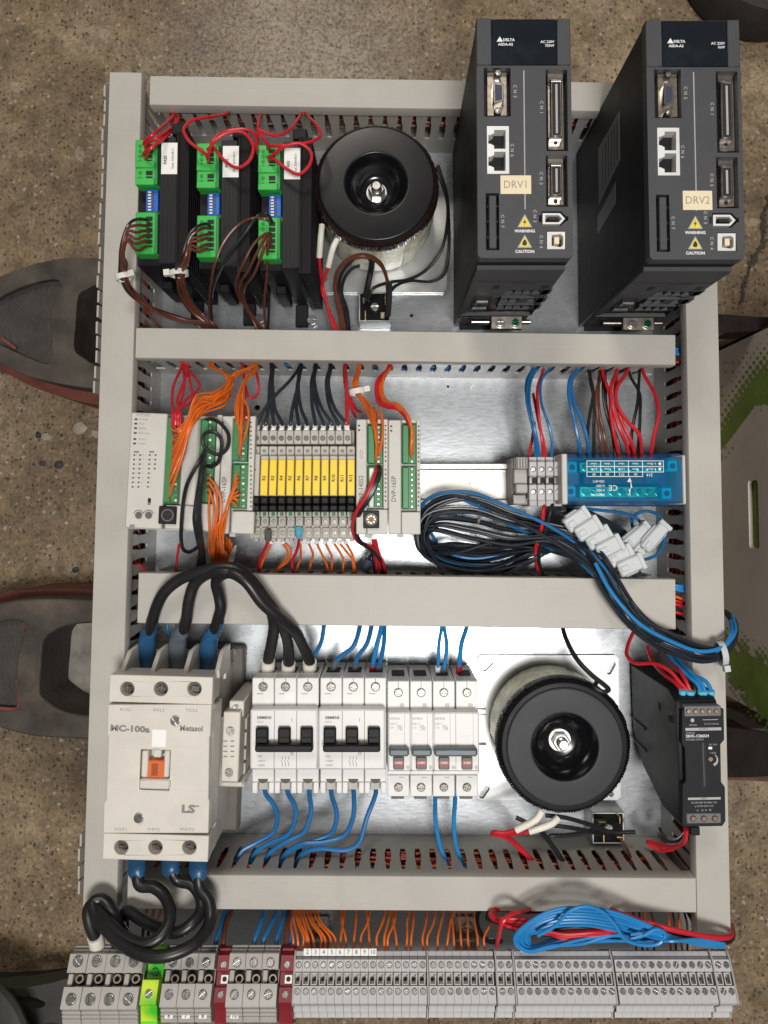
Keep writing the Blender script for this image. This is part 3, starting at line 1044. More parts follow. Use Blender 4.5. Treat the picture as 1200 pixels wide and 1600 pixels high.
def in_duct(t, n, cols, label, r=1.0, zr=(8, 62)):
    b = link('wire_bundle', None)
    tag(b, label, 'wires', 'wires packed inside the ducts')
    b.location = t.o.location
    b.rotation_euler = t.o.rotation_euler
    for k in range(n):
        c = random.choice(cols)
        pts = []
        y, z = random.uniform(-t.w + 5, -5), random.uniform(*zr)
        x = 4 + random.uniform(0, 20)
        while x < t.len - 6:
            pts.append((x, min(-4, max(-t.w + 4, y + random.uniform(-3, 3))), min(66, max(5, z + random.uniform(-6, 6)))))
            x += random.uniform(28, 50)
        link('strand', MB().tube(spline(pts, 4), r * random.uniform(0.8, 1.3), 6).mesh('strand', M[c]), b)
    return b
in_duct(ductT, 14, ['w_red', 'w_brown', 'w_red', 'w_black', 'w_brown'], 'red, brown and black wires packed inside the top duct')
in_duct(duct2, 22, ['w_brown', 'w_orange', 'w_black', 'w_red', 'w_blue', 'w_black'], 'mixed wires packed inside the duct below the drives')
in_duct(duct3, 18, ['w_black', 'w_orange', 'w_red', 'w_brown', 'w_blue'], 'mixed wires packed inside the widest duct')
in_duct(duct4, 26, ['w_orange', 'w_orange', 'w_orange', 'w_brown', 'w_red', 'w_blue'], 'orange and red wires packed inside the duct above the terminals')
in_duct(ductL, 14, ['w_red', 'w_brown', 'w_black', 'w_black'], 'red and dark wires packed inside the left upright duct')
in_duct(ductR, 20, ['w_orange', 'w_red', 'w_orange', 'w_brown', 'w_blue'], 'orange, red and blue wires packed inside the right upright duct')

# ================================================================ mounting rails
def din_rail(label, x0, x1, yc, zbase, legs=()):
    t = Th('mounting_rail', label, 'mounting rail', x0, yc, 0)
    a = t.L(x0, yc, zbase + 7.5)
    b2 = t.L(x1, yc, zbase + 7.5)
    y = a[1]
    pr = [(-17.5, 7.5), (-13.5, 7.5), (-12.5, 6.5), (-12.5, 1), (12.5, 1), (12.5, 6.5), (13.5, 7.5), (17.5, 7.5), (17.5, 6.4), (14, 6.4), (13.7, 6), (13.7, 0), (-13.7, 0), (-13.7, 6), (-14, 6.4), (-17.5, 6.4)]
    n = len(pr)
    bm = MB()
    vs = [(x, y + q, z + zbase) for x in (a[0], b2[0]) for q, z in pr]
    fs = [[i, (i + 1) % n, n + (i + 1) % n, n + i] for i in range(n)]
    bm.add(vs, fs)
    o = t.mesh('rail', bm, M['railzinc'])
    for px in legs:
        x, yy = t.L(px, yc, zbase)
        t.mesh('standoff', MB().box(x - 8, x + 8, y - 11, y + 11, 0.3, zbase - 0.1, 0.5), M['railzinc'])
        t.screw(px, yc - 1, 5, zbase + 1.2, M['brightscrew'])
    return t
M['railzinc'] = mat('yellowish_zinc_rail', (0.43, 0.425, 0.40), 0.36, 0.85, var=0.08, scale=30)
din_rail('raised zinc mounting rail behind the controllers and relays', 300, 1060, 757, 36.5, (738, 560))
din_rail('zinc mounting rail behind the breakers', 385, 760, 1140, 0.4)

# ================================================================ servo drives
def rectpts(r):
    x0, x1, y0, y1 = r
    return [(x0, y0), (x1, y0), (x1, y1), (x0, y1)]
def servo_drive(label, dx, dy, sticker, stext, watt):
    HF = 195.0
    def q(x0, y0, x1, y1):
        return (x0 + dx, y0 + dy, x1 + dx, y1 + dy)
    t = Th('servo_drive', label, 'servo drive', 820 + dx, 215 + dy, 0, group='two dark servo drives', at=HF)
    x0, x1, y0, y1 = t.rect(*q(745.5, 28, 893.5, 403), HF)
    t.mesh('housing', MB().box(x0 + 0.6, x1 - 0.6, y0 + 0.6, y1 - 0.6, 3, 186, 0.8), M['driveside'])
    t.mesh('base_flange', MB().box(x0 + 6, x1 - 6, y0 - 3, y1 + 10, 0.3, 3, 0.3), M['driveside'])
    # front panel with real openings
    hs = [q(756, 106, 798, 182), q(760.5, 196, 796, 272), q(759, 301.5, 780, 391), q(853, 109, 887, 236), q(853, 243, 887, 323), q(854, 361, 884, 390)]
    holes = [rectpts(t.rect(*h, HF)) for h in hs]
    cn3 = [t.L(x + dx, y + dy, HF) for x, y in ((842, 336), (846, 336), (846, 330), (876, 330), (885, 338), (888, 338), (888, 345), (885, 345), (876, 353), (846, 353), (846, 347), (842, 347))]
    ysplit = t.L(800 + dx, 102 + dy, HF)[1]
    me = slab([(x0, y0 + 2), (x0 + 2, y0), (x1 - 2, y0), (x1, y0 + 2), (x1, ysplit - 0.25), (x0, ysplit - 0.25)], holes + [cn3], 186.2, HF).mesh('front_panel', M['drive'])
    weld(me)
    fp = link('front_panel', me, t.o)
    # display cap: cheeks and smoked window
    wx0, wx1, wy0, wy1 = t.rect(*q(768.5, 28, 870, 101), HF)
    cap = t.mesh('display_cap', MB().box(x0, wx0 - 0.2, ysplit + 0.25, y1, 186.2, HF, 0.6).box(wx1 + 0.2, x1, ysplit + 0.25, y1, 186.2, HF, 0.6).box(wx0 - 0.3, wx1 + 0.3, ysplit + 0.25, y1 - 0.5, 186.2, HF - 3, 0.2), M['drive'])
    win = t.mesh('window', MB().box(wx0, wx1, ysplit + 0.6, y1 - 0.2, HF - 3, HF - 0.6, 0.5), M['window'], cap)
    def tx(s, x, y, c, m=M['inkwhite'], rot=0, h=HF, al='CENTER', bold=0.02, par=None, sx=1.0):
        return t.text(s, x + dx, y + dy, c, h, m, rot, par or fp, al, bold, sx)
    tri = [(776, 65), (786, 65), (781, 57)]
    t.poly('emblem', [(x + dx, y + dy) for x, y in tri], HF - 0.7, HF - 0.5, M['inkwhite'], parent=win)
    t.text('DELTA', 795 + dx, 62.5 + dy, 4.2, HF - 0.6, M['inkwhite'], 0, win, 'CENTER', 0.03)
    t.text('ASDA-A2', 790 + dx, 69.5 + dy, 4.0, HF - 0.6, M['inkwhite'], 0, win, 'CENTER', 0.03)
    t.text('AC 220V', 866 + dx, 65.5 + dy, 4.0, HF - 0.6, M['inkwhite'], 0, win, 'RIGHT', 0.02)
    t.text(watt, 866 + dx, 71.5 + dy, 4.0, HF - 0.6, M['inkwhite'], 0, win, 'RIGHT', 0.02)
    # engraved white line
    t.box('printed_line', *q(818.6, 110, 820.4, 327), HF + 0.02, HF + 0.1, M['inkfaint'], 0, parent=fp)
    for s_, x, y in (('CN5', 804.5, 143), ('CN6', 800, 235), ('CN7', 785, 346), ('CN1', 846, 168), ('CN2', 845.5, 279), ('CN3', 835.5, 338), ('CN4', 845.5, 378)):
        # letters stacked upright, reading down
        for k, ch in enumerate(s_):
            tx(ch, x, y + (k - 1) * 8.0, 5.0, M['inkfaint'], -90)
    # nine-pin socket
    g = t.box('serial_socket', *q(761, 113, 792, 181), 186, 190, M['nickel'], 0.3)
    t.poly('shell', [(x + dx, y + dy) for x, y in ((771, 129), (773, 126), (785, 129), (787, 132), (787, 156), (785, 159), (773, 162), (771, 159))], 190, 194.6, M['steel'], 0.3, g)
    t.poly('insert', [(x + dx, y + dy) for x, y in ((773.5, 131), (784.5, 133), (784.5, 155), (773.5, 157.5))], 190, 194.9, M['dip2'], 0.2, g)
    for k in range(5):
        t.cyl('pin_hole', 777 + dx, 135 + k * 4.9 + dy, 1.1, 194.9, 195.0, M['void'], 8, 0, g)
        if k < 4:
            t.cyl('pin_hole', 781.5 + dx, 137.5 + k * 4.9 + dy, 1.1, 194.9, 195.0, M['void'], 8, 0, g)
    for y in (114, 173):
        x_, y_ = t.L(778 + dx, y + dy, 195)
        t.mesh('hex_nut', MB().lathe(x_, y_, [(2.6, 187), (2.6, 194.5), (2.1, 195.2), (1.3, 195.2), (1.3, 192), (0.001, 192)], 6 if y < 150 else 18), M['steel'], g)
    # double network socket
    x_ = [rectpts(t.rect(*q(a, b_, c_, d_), HF - 0.3)) for a, b_, c_, d_ in ((766, 203, 790, 233), (766, 237, 790, 267))]
    nh = []
    for a, b_, c_, d_ in ((766, 203, 790, 232.5), (766, 237, 790, 267)):
        pts = [(c_, b_), (c_, d_), (a + 6, d_), (a + 6, d_ - 5), (a, d_ - 8), (a - 3, d_ - 8), (a - 3, b_ + 8), (a, b_ + 8), (a + 6, b_ + 5), (a + 6, b_)]
        nh.append([t.L(x + dx, y + dy, HF - 0.3) for x, y in pts])
    me = slab(rectpts(t.rect(*q(761, 197, 795.5, 271.5), HF - 0.3)), nh, 186.3, HF - 0.3).mesh('network_socket', M['tinwhite'])
    weld(me)
    link('network_socket', me, t.o)
    # slider
    t.box('slot_cover', *q(764, 305, 776, 388), 186.2, HF - 0.5, M['drive'], 0.6)
    for y in (322, 346, 371):
        t.box('rib', *q(761, y - 1, 778.5, y + 1), 186.2, 192, M['drive'], 0.2)
    # two mini ribbon sockets
    for ya_, yb_, ia, ib in ((114, 234, 125, 214), (248, 321, 257, 306)):
        g = t.box('ribbon_socket', *q(856, ya_, 880.5, yb_), 186, 189.5, M['nickel'], 0.3)
        t.box('shell', *q(860, ia, 879, ib), 189.5, 194.4, M['steel'], 0.8, g)
        t.box('opening', *q(863, ia + 3, 876, ib - 3), 194.35, 194.6, M['void'], 0, g)
        t.box('tongue', *q(868, ia + 6, 871.5, ib - 6), 194.55, 194.9, M['inkfaint'], 0.1, g)
        t.box('latch', *q(858, ia - 3, 879, ia + 0.5), 189.5, 195.6, M['steel'], 0.5, g)
        t.box('latch', *q(858, ib - 1, 879, ib + 2.5), 189.5, 195.6, M['steel'], 0.5, g)
        t.cyl('screw_hole', 868 + dx, ib + 9 + dy, 3, 189.5, 189.6, M['void'], 12, 0, g)
    # pointed plug socket and square usb socket
    pts = [(848, 333), (875, 333), (883, 341.5), (875, 350), (848, 350)]
    inn = [(852, 336), (873, 336), (878.5, 341.5), (873, 347), (852, 347)]
    me = slab([t.L(x + dx, y + dy, HF) for x, y in pts], [[t.L(x + dx, y + dy, HF) for x, y in inn]], 186.3, HF - 0.2).mesh('frame', M['tinwhite'])
    weld(me)
    g = link('pointed_socket', me, t.o)
    t.box('tongue', *q(857, 339, 873, 344), 186.3, 193, M['void'], 0.3, g)
    pts = [(855, 362), (883, 362), (883, 389), (855, 389)]
    inn = [(862, 367), (876, 365.5), (880, 369), (880, 383), (876, 386), (862, 384)]
    me = slab([t.L(x + dx, y + dy, HF) for x, y in pts], [[t.L(x + dx, y + dy, HF) for x, y in inn]], 186.3, HF - 0.2).mesh('frame', M['tinwhite'])
    weld(me)
    g = link('square_socket', me, t.o)
    t.box('tongue', *q(866, 370, 874, 381), 186.3, 193.5, M['tape'], 0.3, g)
    # warning triangles
    for y, w in ((346, 'WARNING'), (378, 'CAUTION')):
        g = t.poly('warning_sign', [(820 - 11.5 + dx, y + 9 + dy), (820 + 11.5 + dx, y + 9 + dy), (820 + dx, y - 11.5 + dy)], HF + 0.02, HF + 0.08, M['inkfaint'], parent=fp)
        t.poly('yellow_field', [(820 - 9 + dx, y + 7.6 + dy), (820 + 9 + dx, y + 7.6 + dy), (820 + dx, y - 8.6 + dy)], HF + 0.08, HF + 0.12, M['signyellow'], parent=fp)
        if w == 'WARNING':
            bolt = [(821, y - 5), (817, y + 2.2), (820, y + 1.6), (818.6, y + 6.5), (823, y - 0.6), (820, y)]
        else:
            bolt = [(817, y + 5.5), (816, y + 2), (818, y - 2), (820, y - 4.5), (822, y - 2), (823.5, y + 2), (822.5, y + 5.5)]
        t.poly('symbol', [(a + dx, b_ + dy) for a, b_ in bolt], HF + 0.12, HF + 0.16, M['ink'], parent=fp)
        tx(w, 820, y + 15.2, 4.6, M['inkwhite'], 0, bold=0.03)
    # name sticker
    a, b_, c_, d_ = sticker
    g = t.box('name_label', a, b_, c_, d_, HF + 0.15, HF + 0.4, M['tape'], 0.05)
    t.text(stext, (a + c_) / 2, (b_ + d_) / 2 + 0.3, 12.2, HF + 0.36, M['tapeink'], 0, g, 'CENTER', 0.0, 0.92)
    # lower end with vents, terminal and earth bracket: plane facing the controllers
    yend = t.loc.y + y0 + 0.6
    def e(px, py):
        p = PYp(px + dx * 1.0, py, yend)
        return p.x - t.loc.x, p.z
    def eb(name, pxa, pya, pxb, pyb, out, m, c=0.2, par=None, inn_=0.0):
        """box on the lower end given by two corner pixels of drive one"""
        kx = 0 if dx == 0 else 1
        xa, za = e0(pxa, pya)
        xb, zb = e0(pxb, pyb)
        return t.mesh(name, MB().box(xa, xb, y0 + 0.6 - out, y0 + 0.6 + inn_ - 0.02, za, zb, c), m, par)
    # both drives are alike, so the first one's measurements serve both
    Y1 = P(820, 403, HF).y + 0.6
    X1 = P(820, 215, HF).x
    def e0(px, py):
        p = PYp(px, py, Y1)
        return p.x - X1, p.z
    vent_holes = []
    for row, (yy, xs_) in enumerate(((450, (797, 811, 825, 839, 853)), (463, (789, 803, 817, 831, 845)), (474, (784, 797, 810, 823, 836)))):
        for x in xs_:
            xa, za = e0(x - 5.5, yy - 4)
            xb, zb = e0(x + 4.5, yy + 4)
            vent_holes.append([(xa, min(za, zb)), (xb, min(za, zb) + 2), (xb, max(za, zb)), (xa, max(za, zb) - 2)])
    xa, za = e0(752, 424)
    xb, zb = e0(800, 480)
    me = slab([(x0 + 1.5, 52), (x1 - 1.5, 52), (x1 - 1.5, 178), (x0 + 1.5, 178)], vent_holes, 0, 3).mesh('vent_panel', M['drive'])
    for v in me.vertices:
        x_, y_, z_ = v.co
        v.co = (x_, (y0 - 2.6) * S + z_, y_)
    weld(me)
    vp = link('vent_panel', me, t.o)
    t.mesh('seam', MB().box(x0 + 2, x1 - 2, y0 - 2.9, y0 - 2.5, 150, 150.6, 0), M['void'], vp)
    t.mesh('latch_hole', MB().box(-14, -9, y0 - 2.75, y0 - 2.5, 132, 141, 0), M['void'], vp)
    t.mesh('latch_hole', MB().box(22, 27, y0 - 2.75, y0 - 2.5, 132, 141, 0), M['void'], vp)
    t.mesh('printed_line', MB().box(-2, 16, y0 - 2.75, y0 - 2.5, 146, 147, 0), M['void'], vp)
    g = t.mesh('motor_terminal', MB().box(-25, -11, y0 - 3.4, y0 - 1, 78, 112, 0.3), M['void'], vp)
    t.mesh('contact', MB().box(-23, -13, y0 - 6, y0 - 3.4, 94, 104, 0.6), M['steel'], vp)
    t.mesh('contact', MB().box(-24, -12, y0 - 6, y0 - 3.4, 80, 85, 0.6), M['steel'], vp)
    for k in range(7):
        for s_ in (0, 1):
            xx = -27 + s_ * 7
            t.mesh('louvre', MB().box(xx, xx + 5, y0 + 0.0, y0 + 0.5, 8 + k * 8, 10.5 + k * 8, 0.2), M['drive'], t.o)
    br = t.mesh('earth_bracket', MB().box(-2, 25, y0 - 11, y0 + 0.4, 33, 38, 0.4), M['nickel'])
    for xx, mm in ((6, M['steel']), (19, M['greenscrew'])):
        t.mesh('washer', MB().lathe(xx, y0 - 5.4, [(4.6, 38), (4.6, 38.9), (2.6, 38.9), (2.6, 38)], 20), M['steel'], br)
        o = link('screw', screw_mesh('cross', mm), br)
        o.location = (xx * S, (y0 - 5.4) * S, 39.3 * S)
        o.scale = (3.0, 3.0, 3.0)
    for xx in (-12, 30):
        t.mesh('pin', MB().tube([(xx - 7 if xx < 0 else xx - 5, y0 - 4.5, 37), (xx + 8 if xx < 0 else xx + 2, y0 - 4.5, 37)], 2.2, 10), M['nickel'], br)
    return t, (x0, x1, y0, y1)
M['dip2'] = mat('dark_blue_insert', (0.045, 0.05, 0.09), 0.5)
M['greenscrew'] = mat('green_screw', (0.02, 0.16, 0.09), 0.25, 0.8)
M['tapeink'] = mat('faded_label_ink', (0.30, 0.26, 0.20), 0.6)
M['labelgrey'] = mat('grey_rating_label', (0.15, 0.155, 0.16), 0.45)
M['labelblack'] = mat('dark_rating_print', (0.035, 0.035, 0.038), 0.5)
servo_drive('dark grey servo drive with connectors, labelled DRV1, beside the big black coil', 0, 0, (782, 274, 830, 303), 'DRV1', '750W')
t, (x0, x1, y0, y1) = servo_drive('dark grey servo drive with connectors, labelled DRV2, at the right corner', 266.5, 2.5, (1067, 298, 1113, 328), 'DRV2', '1kW')
xl = t.loc.x + x0 + 0.6
def side_label(name, pts, parent=None, out=0.2, m=None):
    ring = []
    for px, py in pts:
        p = PXp(px, py, xl)
        ring.append((p.y - t.loc.y, p.z))
    b = MB()
    n = len(ring)
    b.add([(x0 + 0.6 - out, y, z) for y, z in ring] + [(x0 + 0.55, y, z) for y, z in ring], [list(range(n)), list(range(2 * n - 1, n - 1, -1))] + [[i, (i + 1) % n, n + (i + 1) % n, n + i] for i in range(n)])
    return t.mesh(name, b, m or M['labelgrey'], parent)
lb = side_label('rating_label', [(968, 173), (969, 250), (936, 320), (935, 232)])
lb2 = side_label('barcode_label', [(962, 285), (962, 318), (934, 366), (934, 338)])
for k in range(6):
    side_label('printed_line', [(964 - k * 4.5, 186 + k * 9), (965.3 - k * 4.5, 186 + k * 9), (965.3 - k * 4.5, 248 + k * 9), (964 - k * 4.5, 250 + k * 9)], lb, 0.3, M['labelblack'])

# ================================================================ stepper drivers
M['finblack'] = mat('black_anodised_fins', (0.0045, 0.0045, 0.0055), 0.55, 0.0, spec=0.2, var=0.25, scale=25, bump=0.2, bscale=1200)
M['brushed'] = mat('brushed_black_cover', (0.009, 0.009, 0.0105), 0.42, 0.0, var=0.3, scale=30, spec=0.3)
def stepper(label, dx, dy, first):
    H = 112.0
    t = Th('stepper_driver', label, 'stepper driver', 262 + dx, 310 + dy, 0, group='three black stepper drivers in a row', at=H)
    def q(a, b_, c_, d_):
        return (a + dx, b_ + dy, c_ + dx, d_ + dy)
    x0, x1, y0, y1 = t.rect(*q(216, 212, 250, 412), 100)
    a0, a1, b0, b1 = t.rect(*q(249, 214, 292, 412), H)
    t.mesh('circuit_housing', MB().box(x0, a0 - 0.1, b0 + 2, b1 - 2, 3, 100, 0.5), M['black'])
    cov = t.mesh('cover', MB().box(a0, a1 - 9, b0, b1, 3, H, 0.5), M['brushed'])
    # shallow ridges along the cover
    for k in range(4):
        xx = a0 + 2.5 + k * 3.2
        t.mesh('ridge', MB().box(xx, xx + 1.1, b0 + 1, b1 - 26, H - 0.05, H + 0.25, 0.1), M['brushed'], cov)
    hs = t.mesh('heat_sink', MB().box(a1 - 8.9, a1 - 6, b0 - 4, b1 + 4, 3, H, 0.4), M['finblack'])
    nf = 17
    for k in range(nf):
        z = 6 + k * 6.5
        if z < H - 1:
            t.mesh('fin', MB().box(a1 - 6.1, a1 + 1.5, b0 - 4, b1 + 4, z, z + 2.0, 0.25), M['finblack'], hs)
    t.mesh('fin', MB().box(a1 - 6.1, a1 + 1.5, b0 - 4, b1 + 4, H - 1.9, H - 0.1, 0.25), M['finblack'], hs)
    t.mesh('end_block', MB().box(a1 - 14, a1 - 3, b1 + 4.1, b1 + 13, 40, H - 4, 0.8), M['black'])
    # mounting foot with a screw
    ft = t.mesh('mounting_tab', MB().box(a0 - 2, a1 - 12, b0 - 20, b0 + 0.4, 0.4, 5, 0.6), M['black'])
    o = link('screw', screw_mesh('cross', M['brightscrew']), t.o)
    o.location = ((a0 + 13) * S, (b0 - 14) * S, 5.4 * S)
    o.scale = (4.2, 4.2, 3.6)
    t.mesh('side_block', MB().box(a0 - 12, a0 - 3, b0 - 6, b0 + 1.5, 20, 62, 1.0), M['black'])
    # pluggable green terminals
    def plug(ya, yb, n, name='terminal_plug'):
        g = t.box(name, *q(211, ya, 246, yb), 92, 112, M['greenplug'], 0.8)
        t.box('ledge', *q(211, yb - 11, 241, yb - 0.5), 112, 113.2, M['greenplug'], 0.4, g)
        t.box('rim', *q(241.5, ya + 1, 246, yb - 1), 112, 114, M['green'], 0.4, g)
        for k in range(n):
            yy = ya + 6 + (yb - ya - 12) * (k + 0.5) / n
            w = (yb - ya - 12) / n * 0.36
            t.box('wire_entry', *q(228, yy - w, 238, yy + w), 112.0, 112.6, M['void'], 0, g)
            t.screw(219 + dx, yy + dy, 2.6, 112.3, M['greendkscrew'], 'slot', 20, g)
        return g
    plug(218, 262, 4)
    plug(259.5, 289, 2)
    g = plug(331, 397, 6)
    t.box('rear_block', *q(236, 218, 250, 294), 90, 104, M['green'], 0.6)
    t.box('rear_block', *q(236, 330, 250, 402), 90, 104, M['green'], 0.6)
    # blue switch bank
    g = t.box('switch_bank', *q(228, 296, 247, 331), 88, 106, M['dip'], 0.4)
    for k in range(7):
        yy = 300 + k * 4.6
        t.box('switch', *q(231, yy - 1.1, 236, yy + 1.1), 106, 107, M['paper'], 0.15, g)
        t.box('slot', *q(230.3, yy - 1.5, 241, yy + 1.5), 106, 106.2, M['dip2'], 0, g)
    # test sticker
    g = t.box('test_sticker', *q(252, 223, 277, 272), H + 0.3, H + 0.45, M['paper'], 0)
    t.text('PASS', 258.5 + dx, 250 + dy, 4.6, H + 0.4, M['ink'], 90, g, 'CENTER', 0.03, 1.0)
    t.text('Date: 2024.08.31', 270 + dx, 247.5 + dy, 3.5, H + 0.4, M['ink'], 90, g, 'CENTER', 0.01, 0.95)
    return t
M['greendkscrew'] = mat('green_tinted_screw', (0.05, 0.26, 0.09), 0.4, 0.3)
stepper('black finned stepper driver with green plugs, nearest the left duct', 0, 0, True)
stepper('black finned stepper driver with green plugs, middle of the three', 96, 5, False)
stepper('black finned stepper driver with green plugs, beside the black coil', 192, 8, False)

# ================================================================ toroidal transformers
M['castplate'] = mat('bright_base_plate', (0.52, 0.53, 0.53), 0.33, 0.8, var=0.06, scale=30)
def toroid(label, cx, cy, R_px, H, plate, dish_px, facem, nut_px, slots=(), rim_px=None):
    t = Th('toroidal_transformer', label, 'transformer', cx, cy, 0, at=H, group='two round toroidal transformers')
    R = R_px / px_per_mm(cx, cy, H)
    a, b_, c_, d_ = t.rect(*plate, 4)
    hl = []
    for (sx, sy, ang) in slots:
        x, y = t.L(sx, sy, 4)
        r1, l1 = 2.4, 4.0
        pts = []
        for k in range(8):
            th = math.pi * k / 7 - math.pi / 2
            pts.append((l1 + r1 * math.cos(th), r1 * math.sin(th)))
        for k in range(8):
            th = math.pi * k / 7 + math.pi / 2
            pts.append((-l1 + r1 * math.cos(th), r1 * math.sin(th)))
        ca, sa = math.cos(math.radians(ang)), math.sin(math.radians(ang))
        hl.append([(x + u * ca - v * sa, y + u * sa + v * ca) for u, v in pts])
    me = slab([(a + 3, b_ * 0 + c_), (b_ - 3, c_), (b_, c_ + 3), (b_, d_ - 3), (b_ - 3, d_), (a + 3, d_), (a, d_ - 3), (a, c_ + 3)], hl, 1.2, 4).mesh('base_plate', M['castplate'])
    weld(me)
    bp = link('base_plate', me, t.o)
    # wound core wrapped in film, slightly uneven
    b = MB()
    n = 64
    prof = [(R * 0.90, 4.1), (R * 0.965, 9), (R * 0.985, 20), (R * 0.985, H - 22), (R * 0.97, H - 10)]
    vs = []
    rr_ = random.Random(cx)
    for r, z in prof:
        for i in range(n):
            th = 2 * math.pi * i / n
            k = 1 + 0.012 * math.sin(9 * th + z * 0.05) + rr_.uniform(-0.006, 0.006)
            vs.append((r * k * math.cos(th), r * k * math.sin(th), z))
    fs = [[k * n + i, k * n + (i + 1) % n, (k + 1) * n + (i + 1) % n, (k + 1) * n + i] for k in range(len(prof) - 1) for i in range(n)]
    b.add(vs, fs)
    t.mesh('wrapped_core', b, M['film'], angle=20)
    # the film's overlapping turns
    nf = 26
    for k in range(nf):
        th = 2 * math.pi * (k + rr_.uniform(-0.2, 0.2)) / nf
        w = 0.13
        r2 = R * rr_.uniform(0.988, 1.003)
        sk = rr_.uniform(-0.10, 0.10)
        pts = []
        for z, ex in ((6, 0.97), (16, 1.0), (H - 20, 1.0), (H - 9, 0.985)):
            f = (z - 6) / (H - 15) * sk
            pts.append(((r2 * ex) * math.cos(th - w + f), (r2 * ex) * math.sin(th - w + f), z))
            pts.append(((r2 * ex) * math.cos(th + w + f), (r2 * ex) * math.sin(th + w + f), z))
        t.mesh('film_turn', MB().add(pts, [[2 * i, 2 * i + 1, 2 * i + 3, 2 * i + 2] for i in range(3)]), M['film'], angle=20)
    # exposed windings bulging round the shoulder
    nb = 150
    for k in range(nb):
        th = 2 * math.pi * k / nb
        rj = rr_.uniform(-0.35, 0.35)
        pts = [((R * 0.93) * math.cos(th), (R * 0.93) * math.sin(th), H - 1.0), ((R * 0.985 + rj) * math.cos(th + 0.01), (R * 0.985 + rj) * math.sin(th + 0.01), H - 3), ((R * 0.995 + rj) * math.cos(th + 0.015), (R * 0.995 + rj) * math.sin(th + 0.015), H - 8), ((R * 1.0) * math.cos(th + 0.02), (R * 1.0) * math.sin(th + 0.02), H - 13)]
        t.mesh('winding', MB().tube(spline(pts, 3), 1.15, 5), M['enamelwire'] if facem is M['blackenamel'] else M['blackgloss'])
    # rubber pad and the dished steel washer
    t.mesh('rubber_pad', MB().lathe(0, 0, [(R * 0.93, H - 3), (R * 0.95, H - 1.5), (R * 0.94, H + 0.2), (R * 0.9, H + 0.6), (R * 0.7, H + 0.3), (R * 0.7, H - 3)], 64, closed=True), M['black'])
    dr = dish_px / px_per_mm(cx, cy, H)
    Rf = (rim_px or R_px * 0.93) / px_per_mm(cx, cy, H)
    wsh = t.mesh('dished_washer', MB().lathe(0, 0, [(Rf, H + 0.4), (Rf + 0.2, H + 1.6), (Rf - 0.3, H + 2.2), (Rf - 1.0, H + 2.5), (Rf - 1.6, H + 2.55), (dr + 2.6, H + 2.6), (dr + 1.8, H + 2.6), (dr + 0.9, H + 2.4), (dr + 0.5, H + 2.0)], 72, caps=False), facem)
    t.mesh('dish', MB().lathe(0, 0, [(dr + 0.55, H + 2.1), (dr - 1.0, H + 0.2), (dr * 0.80, H - 10), (dr * 0.62, H - 16.5), (dr * 0.5, H - 18), (0.0005, H - 18)], 72, caps=False), M['blackgloss'], wsh)
    nr = nut_px / px_per_mm(cx, cy, H)
    w = t.mesh('plain_washer', MB().cyl(0, 0, H - 18, H - 16.6, nr * 1.25, 28, 0.3), M['steel'])
    nt_ = t.mesh('nut', MB().lathe(0, 0, [(nr, H - 16.6), (nr, H - 10), (nr * 0.86, H - 9.2), (0.0005, H - 9.2)], 6), M['steel'])
    t.mesh('bolt', MB().cyl(0, 0, H - 9.3, H - 2.0, nr * 0.55, 18, 0.6), M['steel'], nt_)
    for k in range(4):
        t.mesh('thread', MB().lathe(0, 0, [(nr * 0.56, H - 7.6 + k), (nr * 0.62, H - 7.3 + k), (nr * 0.56, H - 7.0 + k)], 18, caps=False), M['steel'], nt_)
    return t
toroid('black toroidal transformer with glossy top, between stepper drivers and drives', 588, 288, 97, 82, (487, 252, 698, 457), 47, M['blackenamel'], 13.5, slots=[(503, 440, 45), (680, 268, 45), (503, 268, -45)], rim_px=91)
toroid('toroidal transformer with matt grey ring top, beside the breakers', 882, 1166, 104, 70, (746, 1024, 968, 1250), 51, M['blacksatin'], 14.5, slots=[(762, 1040, 45), (955, 1044, 60), (757, 1238, 55), (950, 1236, -45)], rim_px=91)

# ================================================================ bridge rectifiers
def rectifier(label, x0, y0, x1, y1, tabs, hz=24, par=None):
    t = Th('bridge_rectifier', label, 'rectifier', (x0 + x1) / 2, (y0 + y1) / 2, 0, at=hz, group='two square bridge rectifiers')
    cs = t.box('metal_case', x0, y0, x1, y1, 0.4, hz, M['castplate'], 0.6)
    g = t.box('potting', x0 + 2.5, y0 + 2.5, x1 - 2.5, y1 - 2.5, hz - 1, hz + 0.3, M['blackgloss'], 0.3)
    t.cyl('screw_well', (x0 + x1) / 2, (y0 + y1) / 2, 8.5, hz, hz + 1.6, M['black'], 24, 0.5)
    t.screw((x0 + x1) / 2, (y0 + y1) / 2, 6.2, hz + 2.0, M['brightscrew'])
    for px, py, a in tabs:
        x, y = t.L(px, py, hz + 6)
        w = (3.0, 0.5) if a == 0 else (0.5, 3.0)
        t.mesh('tab', MB().box(x - w[0], x + w[0], y - w[1], y + w[1], hz - 0.5, hz + 9, 0.15), M['brass'])
    return t
rectifier('square bridge rectifier below the glossy black coil', 560, 456, 611, 503, ((571, 492, 1), (600, 490, 0), (572, 466, 0), (602, 464, 1)))
rectifier('square bridge rectifier with brass tabs below the lower coil', 925, 1269, 976, 1319, ((940, 1283, 0), (967, 1280, 1), (942, 1308, 1), (968, 1306, 0)))

